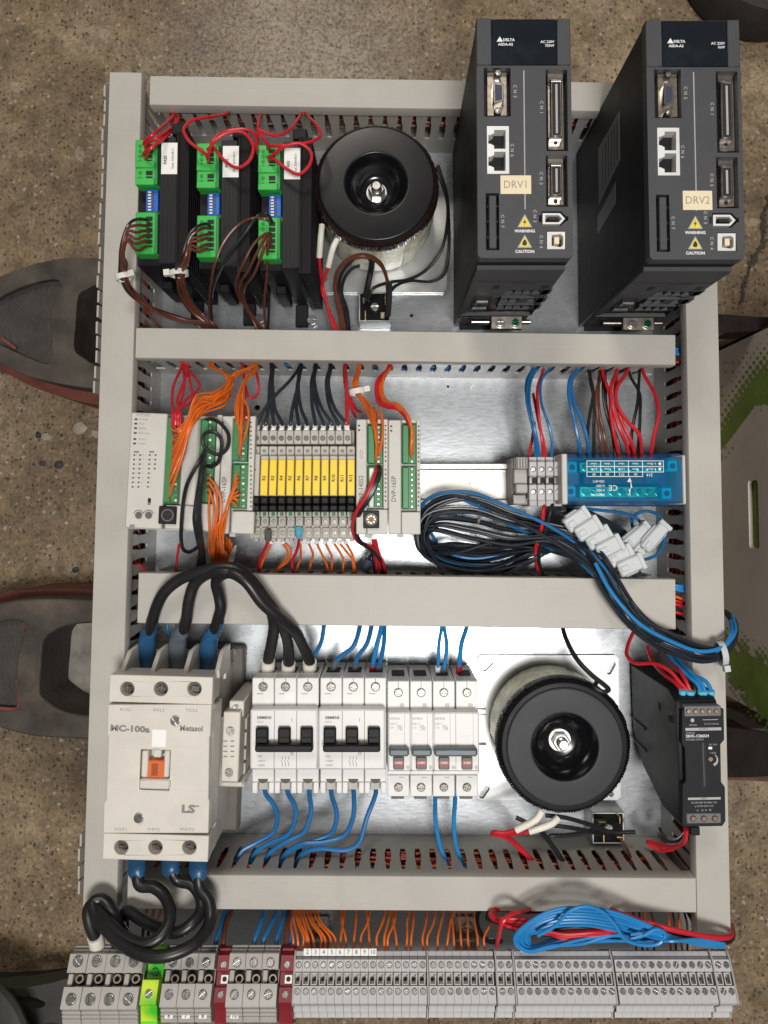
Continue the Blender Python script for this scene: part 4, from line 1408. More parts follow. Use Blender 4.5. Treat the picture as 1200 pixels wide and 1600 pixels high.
# ================================================================ controllers on the raised rail
RZ = 44.0
M['brkscrew'] = mat('breaker_screw', (0.22, 0.215, 0.205), 0.34, 1.0, var=0.3, scale=500)
def strip(t, x0, y0, x1, y1, h, n, side=1, m=None, name='terminal_strip', lever=True, empty=True):
    """green pluggable terminal strip: the wire side on the right when side is 1"""
    m = m or M['green']
    g = t.box(name, x0, y0, x1, y1, h - 14, h, m, 0.5)
    xm = x0 + (x1 - x0) * (0.52 if side > 0 else 0.48)
    a, b_ = (xm, x1) if side > 0 else (x0, xm)
    c_, d_ = (x0, xm) if side > 0 else (xm, x1)
    t.box('shoulder', c_ + 1, y0 + 1, d_ - 0.5, y1 - 1, h, h + 2.4, m, 0.6, g)
    for k in range(n):
        yy = y0 + (y1 - y0) * (k + 0.5) / n
        w = (y1 - y0) / n * 0.34
        t.box('wire_entry', a + 2, yy - w, b_ - 3.2, yy + w, h - 0.1, h + 0.35, M['void'] if not empty else M['greendk'], 0.1, g)
        t.box('contact', a + 3, yy - w * 0.55, b_ - 5, yy + w * 0.55, h + 0.3, h + 0.5, M['steel'] if k % 3 else M['paper'], 0.05, g)
    return g
def marks(t, pts, m=None, w=3.2, hg=2.2, h=105.0, parent=None, name='indicator_lights'):
    return t.dots(name, pts, w, hg, h + 0.02, h + 0.2, m or M['ink'], parent)

t = Th('controller', 'pale grey programmable controller with indicator rows, at the left end of the rail', 'controller', 250, 737, RZ, -2.2, at=105)
t.box('body', 203, 648, 342, 829, RZ + 0.5, 92, M['plc'], 0.8)
f = t.box('front_cover', 200, 645, 257, 826, 92, 105, M['plc'], 0.8)
wd = t.box('wire_cover', 280, 652, 309, 827, 92, 99, M['plc'], 2.0)
t.box('front_cover', 335, 648, 343, 829, 92, 105, M['plc'], 0.6)
t.box('lower_cover', 258, 790, 309, 827, 99, 104.6, M['plc'], 0.6)
t.box('lower_cover', 310, 787, 334.5, 829, 92, 104, M['plc'], 0.6)
strip(t, 257, 651, 281, 786, 103, 16)
strip(t, 310.5, 655, 335, 785, 103, 14)
t.text('DVP28SV', 224, 648.5, 4.0, 105, M['inkgrey'], -2, f, 'CENTER', 0.0)
for k, (s_, y) in enumerate((('POWER', 655), ('RUN', 662), ('ERROR', 669), ('BAT.LOW', 676.5), ('RS-232', 686), ('RS-485', 693))):
    t.text(s_, 217.5 - k * 0.25, y, 2.7, 105, M['inkgrey'], -2, f, 'LEFT')
marks(t, [(212.5 - (y - 655) * 0.06, y) for y in (655, 662, 669, 676.5, 686, 693)], w=4.5, hg=2.6, parent=f)
pts = []
for r_ in range(8):
    y = 711 + r_ * 7.1
    sh = -(y - 711) * 0.06
    pts += [(210 + sh, y), (219 + sh, y), (234 + sh, y)]
    if r_ < 4:
        pts.append((243 + sh, y))
marks(t, pts, w=2.8, hg=2.2, parent=f)
for r_ in range(8):
    y = 711 + r_ * 7.1
    sh = -(y - 711) * 0.06
    t.text(str(r_), 214 + sh, y, 2.0, 105, M['inkgrey'], 0, f)
    t.text(str(10 + r_), 224 + sh, y, 2.0, 105, M['inkgrey'], 0, f)
    t.text(str(r_), 238 + sh, y, 2.0, 105, M['inkgrey'], 0, f)
t.box('printed_heading', 209, 704.5, 217, 707.5, 105, 105.12, M['inkgrey'], 0, f)
t.box('printed_heading', 233, 704.5, 241, 707.5, 105, 105.12, M['inkgrey'], 0, f)
t.box('run_switch', 229.5, 777, 236.5, 790, 103, 105.3, M['inkgrey'], 0.8)
t.box('switch_knob', 231, 779, 235, 785, 105.3, 106.5, M['black'], 0.4)
for x in (216.5, 232):
    g = t.cyl('trim_pot', x, 805, 6.0, 104, 105.4, M['inkgrey'], 24, 0.3)
    t.screw(x, 805, 4.2, 105.5, M['tdark'], 'cross', 30, g)
    a = t.mesh('printed_arc', MB().tube([t.L3(x + 8 * math.cos(th), 805 - 8 * math.sin(th), 105.1) for th in [0.3 + 0.25 * k for k in range(11)]], 0.35, 5), M['inkgrey'], g)
g = t.box('round_socket', 247.5, 791, 275, 819, 104, 107, M['black'], 0.5)
t.cyl('socket_ring', 261.5, 805, 10, 107, 107.8, M['tdark'], 28, 0.3, g)
t.cyl('socket_well', 261.5, 805, 8, 107.6, 107.95, M['void'], 24, 0, g)
t.box('emblem', 202.5, 819.5, 210.5, 824, 105, 105.12, M['inkgrey'], 0, f)

def io_module(label, cx, x0, x1, y0, y1, gx0, gx1, hx, text, tx, ty, rot, s1, s2, dots=None):
    t = Th('io_module', label, 'controller module', cx, 742, RZ, rot, at=105, group='input output modules on the rail')
    t.box('body', x0, y0 + 1, x1, y1, RZ + 0.5, 97, M['plc'], 0.8)
    f = t.box('front_cover', x0, y0, gx0 - 1, y1, 97, 105, M['plc'], 0.8)
    t.box('front_cover', gx0 - 0.5, s2[1] + 4, x1, y1, 97, 104.4, M['plc'], 0.6)
    e = t.box('side_cover', gx1 + 1, y0, x1, s2[1] + 3, 97, 104.4, M['plc'], 0.5)
    t.box('top_cover', gx0 - 0.5, y0, gx1 + 0.5, s1[0] - 2, 97, 104.4, M['plc'], 0.5)
    strip(t, gx0, s1[0], gx1, s1[1], 103, 8, m=M['greendk'] if dots else M['green'])
    strip(t, gx0, s2[0], gx1, s2[1], 103, 8, m=M['green'])
    t.text(text, tx, ty, 7.2, 105, M['ink'], 90 + rot, f, 'CENTER', 0.0, 0.95)
    marks(t, [(hx, y0 + 10 + k * 6.9) for k in range(int((s2[1] - y0) / 6.9) - 1) if k != 9], w=2.3, hg=2.3, h=104.4, parent=e)
    marks(t, [(x0 + 4.5, y0 + 10), (x0 + 4.5, y0 + 17)], w=3.2, hg=2.6, parent=f)
    t.box('rail_clip', x0 + 14, y1 - 2, x0 + 24, y1 + 5, RZ + 2, 60, M['plc'], 0.5)
    return t, f
io_module('pale grey output module between the main controller and the relays', 368, 344, 397, 650, 834, 362, 387, 392, 'DVP-16SP', 350, 765, -1.6, (656, 721), (725, 795))
t, f = io_module('pale grey small controller with round black socket, right of the relays', 581, 556.5, 606, 655, 835, 574, 598, 602.5, 'DVP-14SS2', 564.5, 765, 0, (664, 725), (728, 792))
g = t.box('round_socket', 567.5, 798, 592.5, 825.5, 104, 107, M['black'], 0.5)
t.cyl('socket_ring', 580, 811.5, 9.8, 107, 107.8, M['tdark'], 28, 0.3, g)
for k in range(8):
    a = math.pi * 2 * k / 8
    t.cyl('pin_hole', 580 + 5.6 * math.cos(a), 811.5 + 5.6 * math.sin(a), 1.2, 107.8, 107.95, M['brass'], 8, 0, g)
t.box('mode_switch', 562.5, 704, 567, 716, 104.6, 106.4, M['plc'], 0.5)
t.box('paper_strip', 577.5, 732, 583.5, 792, 105.5, 105.8, M['paper'], 0)
io_module('pale grey output module with two green strips, far right of the controllers', 632, 606.8, 657, 656, 835, 628, 650, 654, 'DVP-16SP', 615.5, 764, 0, (663, 725), (729, 796))

# ================================================================ slim relays
def slim_relay(k, label, tagtext):
    x = 392.5 + 13.56 * k            # left edge of the yellow part
    xt = 400.5 + 12.95 * k           # screw column
    rot = -1.6 + 1.6 * k / 11
    t = Th('slim_relay', label, 'relay', 399 + 13.3 * k, 755, RZ, rot, at=100, group='row of slim relays with yellow tags')
    t.box('socket_body', 393.5 + 13.4 * k, 672, 406.3 + 13.4 * k, 842, RZ + 0.5, 76, M['relay'], 0.5)
    g = t.box('upper_terminal', xt - 6.2, 672, xt + 6.2, 694, 74, 90, M['relay'], 0.7)
    t.cyl('screw_well', xt + 0.2, 684.5, 4.2, 89.9, 90.3, M['tdark'], 18, 0, g)
    t.screw(xt + 0.2, 684.5, 3.3, 90.6, M['darkscrew'], 'slot', 20, g)
    t.box('wire_entry', xt - 3.5, 669.5, xt + 3.5, 673, 78, 88.5, M['paper'], 0.3, g)
    t.box('number_ledge', x + 0.4, 697, x + 13.0, 716, 76, 93, M['relay'], 0.6)
    t.box('printed_mark', x + 4, 702, x + 9.5, 707, 93, 93.1, M['inkgrey'], 0)
    if tagtext:
        b = t.box('relay_body', x + 0.5, 712, x + 12.8, 775, 76, 101, M['relay'], 0.6)
        y = t.box('name_tag', x + 1.3, 718, x + 12.2, 774, 101.1, 102.6, M['yellow'], 0.4, b)
        t.text(tagtext, x + 6.6, 747, 5.0, 102.6, M['ink'], 90 + rot, y, 'CENTER', 0.03)
    else:
        b = t.box('relay_body', x + 0.5, 709, x + 12.8, 775, 76, 98, M['relay'], 0.6)
        t.text('omron', x + 4, 722, 3.0, 98, M['ink'], -90, b, 'CENTER', 0.02)
        t.box('latch_slot', x + 2.2, 733, x + 7.5, 735, 98, 98.15, M['void'], 0, b)
    c = t.box('release_lever', x + 0.2, 776, x + 12.9, 788, 76, 102, M['black'], 1.2)
    t.box('lever_foot', x + 0.2, 788.5, x + 12.9, 799, 76, 99, M['black'], 1.0, c)
    t.box('lamp_ledge', x + 0.5, 799.5, x + 12.8, 808, 76, 91, M['relay'], 0.5)
    t.cyl('green_lamp', x + 7, 803.5, 2.9, 90.5, 92.2, M['greenlamp'], 12, 0.4)
    g = t.box('lower_terminal', x + 1.5, 808, x + 13.5, 822, 74, 86, M['relay'], 0.6)
    t.screw(x + 8, 815, 3.6, 86.4, M['brkscrew'], 'slot', 45, g)
    g = t.box('lower_terminal', x + 2.2, 824, x + 14.0, 841, 66, 78, M['relay'], 0.6)
    t.screw(x + 8.3, 833, 3.6, 78.4, M['brkscrew'], 'slot', 100, g)
    t.box('wire_entry', x + 5, 841, x + 11, 846, 62, 72, M['relay'], 0.4, g)
    return t
M['greenlamp'] = mat('green_lamp_lens', (0.01, 0.22, 0.075), 0.3)
slim_relay(0, 'slim relay without a yellow tag, leftmost of the relay row', None)
for k in range(1, 12):
    slim_relay(k, 'slim relay whose yellow tag reads R%d' % (k + 1), 'R%d' % (k + 1))

# ================================================================ small terminals and the blue distribution block
TH = 84.0
t = Th('end_clamp', 'grey end clamp on the rail, left of four small terminals', 'end clamp', 811, 752, RZ, 0, at=TH)
t.box('clamp_body', 799, 716, 826, 789, RZ - 6, 66, M['tgrey2'], 0.8)
t.box('clamp_rib', 806, 714, 825, 733, 66, 80, M['tgrey2'], 0.8)
t.box('clamp_rib', 803, 733, 824, 757, 66, 76, M['tgrey2'], 0.8)
t.box('clamp_head', 806, 756, 825, 771, 66, 82, M['tgrey2'], 1.0)
t.box('clamp_rib', 802, 773, 822, 788, 60, 74, M['tgrey2'], 0.8)
for k in range(5):
    t.box('groove', 803 + k * 4.4, 716, 805 + k * 4.4, 732, 80, 80.5, M['tdark'], 0.1)
for k in range(4):
    x = 826.5 + 13.0 * k
    lab = 'grey screw terminal beside the blue block, %s from the end clamp' % ORD[k]
    t = Th('screw_terminal', lab, 'terminal', x + 6.4, 752, RZ, 0, at=TH, group='four grey terminals beside the blue block')
    t.box('body', x + 0.3, 714, x + 12.6, 791, RZ - 6, 74, M['tgrey'], 0.5)
    for ya_, yb_, ys in ((721, 744, 733), (757, 782, 768)):
        g = t.box('screw_deck', x + 0.4, ya_, x + 12.5, yb_, 74, TH, M['tgrey'], 0.6)
        t.cyl('screw_well', x + 7, ys, 4.3, TH - 0.1, TH + 0.15, M['void'], 18, 0, g)
        t.screw(x + 6.3, ys + 0.2, 3.4, TH + 0.3, M['steel'], 'slot', random.choice((30, 120, 80)), g)
    t.box('bridge_slot', x + 5, 746, x + 12.2, 755, 74, 75, M['void'], 0)
    t.box('bridge_frame', x + 0.6, 745.5, x + 5, 756, 74, 78, M['tgrey'], 0.4)
t = Th('distribution_block', 'translucent blue distribution block with white printing, right end of the rail', 'distribution block', 977, 750, RZ, 0, at=98)
t.box('base', 884, 708, 1069, 791, RZ - 8, 64, M['blockblue'], 0.8)
ec = t.box('end_cheek', 878, 709, 887, 788, RZ - 6, 98, M['plc'], 0.8)
t.box('end_cheek', 1067, 711, 1072, 788, RZ - 6, 96, M['plc'], 0.8)
for x in (893, 1019):
    pass
# brass bars and screws seen through the cover
for ya_, yb_ in ((722, 739), (760, 778)):
    br = t.box('brass_bar', 905, ya_, 1035, yb_, 64, 80, M['teal'], 0.6)
    for k in range(9):
        t.screw(915 + 14.2 * k, (ya_ + yb_) / 2, 5.4, 80.6, M['tealscrew'], 'slot', None, br)
t.box('inner_block', 912, 742, 1010, 757, 64, 78, M['black'], 0.6)
for px, py in ((894, 730), (1051, 728), (892, 768), (1042, 771)):
    g = t.box('clear_pillar', px - 8, py - 9, px + 8, py + 9, 64, 90, M['bluesolid'] if 'bluesolid' in M else M['cyan'], 0.8)
    t.cyl('well', px, py, 4.6, 90, 90.2, M['void'], 20, 0, g)
def blue_glass():
    m = bpy.data.materials.new('translucent_blue_plastic')
    m.use_nodes = True
    b = m.node_tree.nodes['Principled BSDF']
    N, L = m.node_tree.nodes.new, m.node_tree.links.new
    tc = N('ShaderNodeTexCoord')
    n = N('ShaderNodeTexNoise')
    n.inputs['Scale'].default_value = 60
    L(tc.outputs['Object'], n.inputs['Vector'])
    r = N('ShaderNodeValToRGB')
    r.color_ramp.elements[0].color = (0.0, 0.13, 0.36, 1)
    r.color_ramp.elements[1].color = (0.0, 0.30, 0.60, 1)
    L(n.outputs['Fac'], r.inputs['Fac'])
    L(r.outputs['Color'], b.inputs['Base Color'])
    b.inputs['Roughness'].default_value = 0.08
    b.inputs['Transmission Weight'].default_value = 0.0
    b.inputs['Alpha'].default_value = 0.36
    return m
M['blueglass'] = blue_glass()
# cover: arched section, thin
pr = []
ya_, yb_ = t.L(970, 789, 90)[1], t.L(970, 711, 90)[1]
mid, hw = (ya_ + yb_) / 2, (yb_ - ya_) / 2
zt = 98 - RZ
outer = [(-hw, 20), (-hw, zt - 14), (-hw * 0.86, zt - 4), (-hw * 0.6, zt - 0.6), (0, zt), (hw * 0.6, zt - 0.6), (hw * 0.86, zt - 4), (hw, zt - 14), (hw, 20)]
xa_, xb_ = t.L(887, 750, 98)[0], t.L(1067, 750, 98)[0]
b = MB()
n = len(outer)
b.add([(x, mid + y, z) for x in (xa_, xb_) for y, z in outer], [[i, i + 1, n + i + 1, n + i] for i in range(n - 1)])
cv = t.mesh('clear_cover', b, M['blueglass'])
def bt(s_, x, y, c_, al='CENTER', bold=0.01, sx=1.0):
    return t.text(s_, x, y, c_, 98.05, M['inkwhite'], 180, cv, al, bold, sx)
for (xa, ya2, xb, yb2) in ((917, 719.6, 1037, 720.6), (917, 728.5, 1037, 729.5), (917, 737, 1037, 738), (917, 744, 1005, 745)):
    t.box('table_rule', xa, ya2, xb, yb2, 98.12, 98.22, M['inkwhite'], 0, cv)
for x in (917, 938.5, 960, 982, 1004, 1036.5):
    t.box('table_rule', x - 0.5, 720, x + 0.5, 744.5 if x < 1010 else 737.5, 98.24, 98.3, M['inkwhite'], 0, cv)
for x, s3 in ((928, '09'), (949, '08'), (971, '07.5'), (993, '06')):
    bt(s3, x, 741, 3.6)
    bt('2.5mm', x, 733, 3.0, sx=0.9)
    bt('16mm', x, 724.5, 3.0, sx=0.9)
for y in (724.5, 733):
    bt('6...35mm', 1018, y, 3.0, sx=0.9)
    t.cyl('printed_ring', 1031, y, 2.4, 98.12, 98.22, M['inkwhite'], 10, 0, cv)
bt('214', 1015, 742, 4.6)
for k, s3 in enumerate(('EN60947-7-1', 'Ie 500A', 'Ui 500V', '125A-40°C')):
    bt(s3, 945, 773 - k * 7.0, 3.6, 'LEFT', 0.01, 0.8)
bt('CE', 958, 762, 8.5, bold=0.0)
t.poly('lightning_mark', [(985, 777), (982, 764), (986, 764.5), (984, 753), (980, 753), (984, 746), (987, 753), (985.5, 753), (988, 762), (984.5, 762)], 98.1, 98.2, M['inkwhite'], parent=cv)

# ================================================================ contactor
HC = 122.0
t = Th('contactor', 'large cream contactor with orange indicator, lower left of the panel', 'contactor', 250, 1195, 0, -1.6, at=HC)
bs = t.box('base_plate', 212, 1008, 377, 1298, 0.4, 14, M['contdark'] if 'contdark' in M else M['tdark'], 2.0)
t.box('lower_body', 178, 1055, 332, 1340, 14, 84, M['cream2'] if 'cream2' in M else M['cream'], 1.2)
t.box('arc_chamber', 168, 1101.5, 331, 1302.5, 84, 112, M['cream'], 1.2)
def holed_cover(name, x0, y0, x1, y1, xs_, yh):
    hl = []
    for x in xs_:
        cx_, cy_ = t.L(x, yh, HC)
        r_ = 11.0 / px_per_mm(x, yh, HC)
        hl.append([(cx_ + r_ * math.cos(2 * math.pi * i / 28), cy_ + r_ * math.sin(2 * math.pi * i / 28)) for i in range(28)])
    me = slab(rectpts(t.rect(x0, y0, x1, y1, HC)), hl, 112.2, HC).mesh(name, M['cream'])
    weld(me)
    o = link(name, me, t.o)
    bv = o.modifiers.new('soft_edge', 'BEVEL')
    bv.width = 0.0007
    bv.segments = 2
    bv.limit_method = 'ANGLE'
    lo = t.box(name, x0 + 0.5, y0 + 0.5, x1 - 0.5, y1 - 0.5, 84.2, 112, M['cream'], 0.6)
    for x in xs_:
        t.cyl('screw_well', x, yh, 11.6, 111.9, 112.15, M['holebrown'], 28, 0, o)
        t.screw(x + 2.0, yh + 0.5, 6.5, 112.6, M['darkscrew'], 'cross', None, o)
    return o
ub = holed_cover('upper_terminal_cover', 170.5, 1056, 332, 1099, (198.5, 251, 303.5), 1076.5)
lbk = holed_cover('lower_terminal_cover', 160.5, 1304, 325.5, 1345, (189, 242.5, 295.5), 1324.5)
xa, xb, ya_, yb_ = t.rect(167, 1101, 330, 1302, HC)
fc = [t.L(x, y, HC + 1) for x, y in ((168.5, 1101), (330.5, 1101), (328.5, 1150), (327, 1152), (325.5, 1248), (327, 1251), (325.5, 1302), (161, 1302), (162, 1256), (166, 1250), (169.5, 1151), (167.5, 1148))]
hw_ = [rectpts(t.rect(219, 1171, 266, 1234, HC))]
me = slab(fc, hw_, 112.2, HC + 1).mesh('front_cover', M['cream'])
weld(me)
fr = link('front_cover', me, t.o)
bv = fr.modifiers.new('soft_edge', 'BEVEL')
bv.width = 0.0006
bv.segments = 2
bv.limit_method = 'ANGLE'
HF = HC + 1
for s_, x, y in (('R/1/L1', 197, 1109), ('S/3/L2', 248, 1109.5), ('T/5/L3', 299, 1110), ('U/2/T1', 189, 1296), ('V/4/T2', 240, 1296), ('W/6/T3', 292, 1296)):
    t.text(s_, x, y, 4.3, HF, M['inkgrey'], -1.5, fr, 'CENTER', 0.0, 1.15)
t.text('MC-100a', 203, 1139, 9.0, HF, M['inkgrey'], -1.0, fr, 'CENTER', 0.05, 1.28)
t.text('Metasol', 299, 1138.5, 8.2, HF, M['inkgrey'], 0, fr, 'CENTER', 0.04, 0.98)
t.text('LS', 294, 1264.5, 11.5, HF, M['inkgrey'], 0, fr, 'CENTER', 0.05, 1.35)
t.box('emblem_stroke', 304, 1258.8, 311, 1260.6, HF + 0.05, HF + 0.15, M['inkgrey'], 0, fr)
t.screw(274, 1126, 7.6, HF + 0.8, M['brightscrew'], 'cross', 35, fr)
t.screw(217, 1278, 7.6, HF + 0.8, M['brightscrew'], 'cross', 60, fr)
t.box('blank_sticker', 237.5, 1140, 259.5, 1167, HF + 0.1, HF + 0.25, M['paper'], 0, fr)
# indicator well
wl = t.box('indicator_well', 219.5, 1171.5, 265.5, 1233.5, 112, 114, M['cream'], 0)
t.box('indicator_frame', 221, 1173, 231, 1215, 114, HC + 1.8, M['cream'], 0.8, wl)
t.box('indicator_frame', 256, 1173, 264.5, 1215, 114, HC + 1.8, M['cream'], 0.8, wl)
t.box('indicator_cap', 239, 1171, 252, 1184, 114, HC + 2.4, M['cream'], 0.8, wl)
ob = t.box('orange_indicator', 225, 1188, 260.5, 1217, 114, HC + 0.6, M['orange'], 1.0, wl)
t.box('indicator_slot', 236.5, 1193, 246.5, 1212, HC + 0.6, HC + 0.75, M['orangedk'], 0, ob)
t.box('indicator_sill', 217, 1218, 265, 1234, 114, HC + 4, M['cream'], 1.2, wl)
# groove lines across the front
for y in (1168, 1235):
    t.box('moulded_step', 172, y - 0.5, 218, y + 0.5, HF - 0.1, HF + 0.12, M['creamshade'] if 'creamshade' in M else M['cream'], 0, fr)
    t.box('moulded_step', 267, y - 0.5, 325, y + 0.5, HF - 0.1, HF + 0.12, M['cream'], 0, fr)
# barriers between the upper poles
for x in (194, 241, 292, 341):
    yy = t.L(x, 1050, 95)[1]
    xx = t.L(x, 1050, 95)[0]
    t.mesh('pole_barrier', MB().prism_x([(yy - 6, 60), (yy - 4, 97), (yy + 2, 99), (yy + 14, 84), (yy + 16, 60)], xx - 1.6, xx + 1.6), M['cream'])
for x in (224, 275, 325):
    xx, yy = t.L(x - 1, 1046, 84)
    t.mesh('terminal_shelf', MB().box(xx - 9, xx + 9, yy - 14, yy + 7, 34, 54, 0.6), M['creamshelf'] if 'creamshelf' in M else M['cream'])
# auxiliary contact on the right flank
ax = t.box('auxiliary_contact', 347, 1112, 374, 1222, 10, 84, M['cream'], 0.8)
t.box('auxiliary_step', 358, 1095, 381, 1120, 10, 76, M['cream'], 0.8, ax)
t.box('auxiliary_foot', 346, 1222, 378, 1229, 10, 78, M['cream'], 0.6, ax)
t.screw(369, 1107, 6.0, 76.6, M['steel'], 'cross', 40, ax)
t.screw(360, 1142, 6.5, 84.6, M['darkscrew2'], 'cross', 40, ax)
t.screw(358, 1207, 6.5, 84.6, M['darkscrew2'], 'cross', 70, ax)
t.dots('printed_table', [(352 + (k % 2) * 11, 1158 + (k // 2) * 8) for k in range(8)], 6, 2.0, 84.02, 84.12, M['inkgrey'], ax)
t.dots('vent_hole', [(384, 1120), (383.5, 1142), (383, 1168), (382.5, 1190)], 3, 5, 60, 60.2, M['void'], ax)
t.box('coil_block', 340, 1120, 384, 1230, 8, 60, M['cream'], 0.8)
t.box('side_label', 331, 1140, 334, 1240, 40, 78, M['paper'], 0.2)
t.screw(366, 1018, 5.5, 14.5, M['darkscrew'], 'cross', 20, bs)

# ================================================================ breakers
HB = 72.0        # shoulder
HP = 84.0        # raised middle part
def breaker3(label, x0, x1, frame):
    w = (x1 - x0) / 3
    t = Th('three_pole_breaker', label, 'breaker', (x0 + x1) / 2, 1150, 8, 0, at=HB, group='two three-pole breakers')
    for k in range(3):
        a, b_ = x0 + w * k + 0.4, x0 + w * (k + 1) - 0.4
        pole = t.box('pole_body', a, 1059, b_, 1112, 8, HB, M['white'], 0.7)
        t.cyl('screw_well', (a + b_) / 2, 1073, 7.4, HB, HB + 0.15, M['tdark'], 24, 0, pole)
        t.screw((a + b_) / 2, 1073, 5.8, HB + 0.4, M['brkscrew'], 'cross', None, pole)
        t.box('split_line', (a + b_) / 2 - 0.5, 1060, (a + b_) / 2 + 0.5, 1066, HB, HB + 0.1, M['inkgrey'], 0, pole)
        t.box('split_line', (a + b_) / 2 - 10, 1083.5, (a + b_) / 2, 1084.5, HB, HB + 0.1, M['inkgrey'], 0, pole)
        low = t.box('pole_body', a, 1201, b_, 1222, 8, HB, M['white'], 0.7)
        t.box('leg', a, 1222.5, a + 8.5, 1240, 8, HB, M['white'], 0.6, low)
        t.box('leg', b_ - 8.5, 1222.5, b_, 1240, 8, HB, M['white'], 0.6, low)
        t.box('wire_gate', a + 9, 1222, b_ - 9, 1234, 8, HB - 10, M['whitedk'], 0.5, low)
        cx = (a + b_) / 2
        pts = [(cx + 8 * math.cos(th), 1217 + 7 * math.sin(th)) for th in [math.pi * k2 / 8 for k2 in range(9)]]
        t.poly('screw_pocket', pts, HB, HB + 0.12, M['holebrown'], parent=low)
        t.box('mid_body', a, 1112.5, b_, 1200.5, 8, HB - 0.5, M['white'], 0.3)
        # hollow under the upper rim where the cable enters
        xx0, xx1, yy0, yy1 = t.rect(a + 6, 1058.5, b_ - 6, 1064, HB)
        t.mesh('cable_entry', MB().box(xx0, xx1, yy1 - 0.2, yy1 + 0.35, 24, 44, 0.1), M['void'], pole)
    p = t.box('toggle_panel', x0 - 3, 1108, x1 - 2, 1203, HB - 0.4, HP, M['white'], 1.4)
    for k in (1, 2):
        x = x0 + w * k
        t.box('panel_seam', x - 0.5, 1111, x + 0.5, 1201, HP, HP + 0.08, M['inkgrey'], 0, p)
    xs_ = [x0 + w * (k + 0.5) for k in range(3)]
    for x in xs_:
        g = t.box('toggle', x - 12, 1138, x + 7.5, 1172, HP, HP + 6, M['black'], 1.0)
        t.box('toggle_ridge', x - 12, 1152, x + 7.5, 1153.4, HP + 6, HP + 6.8, M['black'], 0.2, g)
    t.box('toggle_bar', xs_[0] - 13, 1164, xs_[2] + 7.5, 1176, HP + 3, HP + 11, M['black'], 1.2)
    t.text('SIEMENS', x0 + 8, 1121.5, 4.0, HP, M['ink'], 0, p, 'LEFT', 0.03, 1.05)
    t.text('5SY61', x0 + 8, 1128, 3.0, HP, M['inkgrey'], 0, p, 'LEFT')
    t.text('I', xs_[1] + 10, 1125, 5.0, HP, M['ink'], 0, p)
    t.text('O', xs_[1] + 10, 1178, 5.0, HP, M['ink'], 0, p)
    for s_, y in (('C80', 1182), ('~400V', 1189), ('10000', 1196)):
        t.text(s_ if frame == 0 else s_.replace('80', '63'), x0 + 8, y, 3.4, HP, M['inkgrey'], 0, p, 'LEFT')
    for k in range(3):
        x = xs_[1] - 5 + k * 5
        t.box('printed_symbol', x - 0.4, 1181, x + 0.4, 1187, HP, HP + 0.08, M['inkgrey'], 0, p)
        t.poly('printed_symbol', [(x - 2.4, 1188), (x - 1.6, 1188), (x + 0.6, 1193), (x + 0.4, 1198), (x - 0.4, 1198), (x - 0.4, 1193)], HP, HP + 0.08, M['inkgrey'], parent=p)
    t.box('blank_sticker', xs_[1] - 1.5, 1081, xs_[1] + 14, 1096 if frame == 0 else 1103, HB + 0.1, HB + 0.25, M['paper'], 0)
    return t
M['whitedk'] = mat('stained_white_plastic', (0.50, 0.47, 0.43), 0.5, dirt=0.2)
breaker3('white three-pole breaker with thick black cables on top', 393.5, 498.5, 0)
breaker3('white three-pole breaker with blue wires on top, middle of the breaker row', 500, 604, 1)

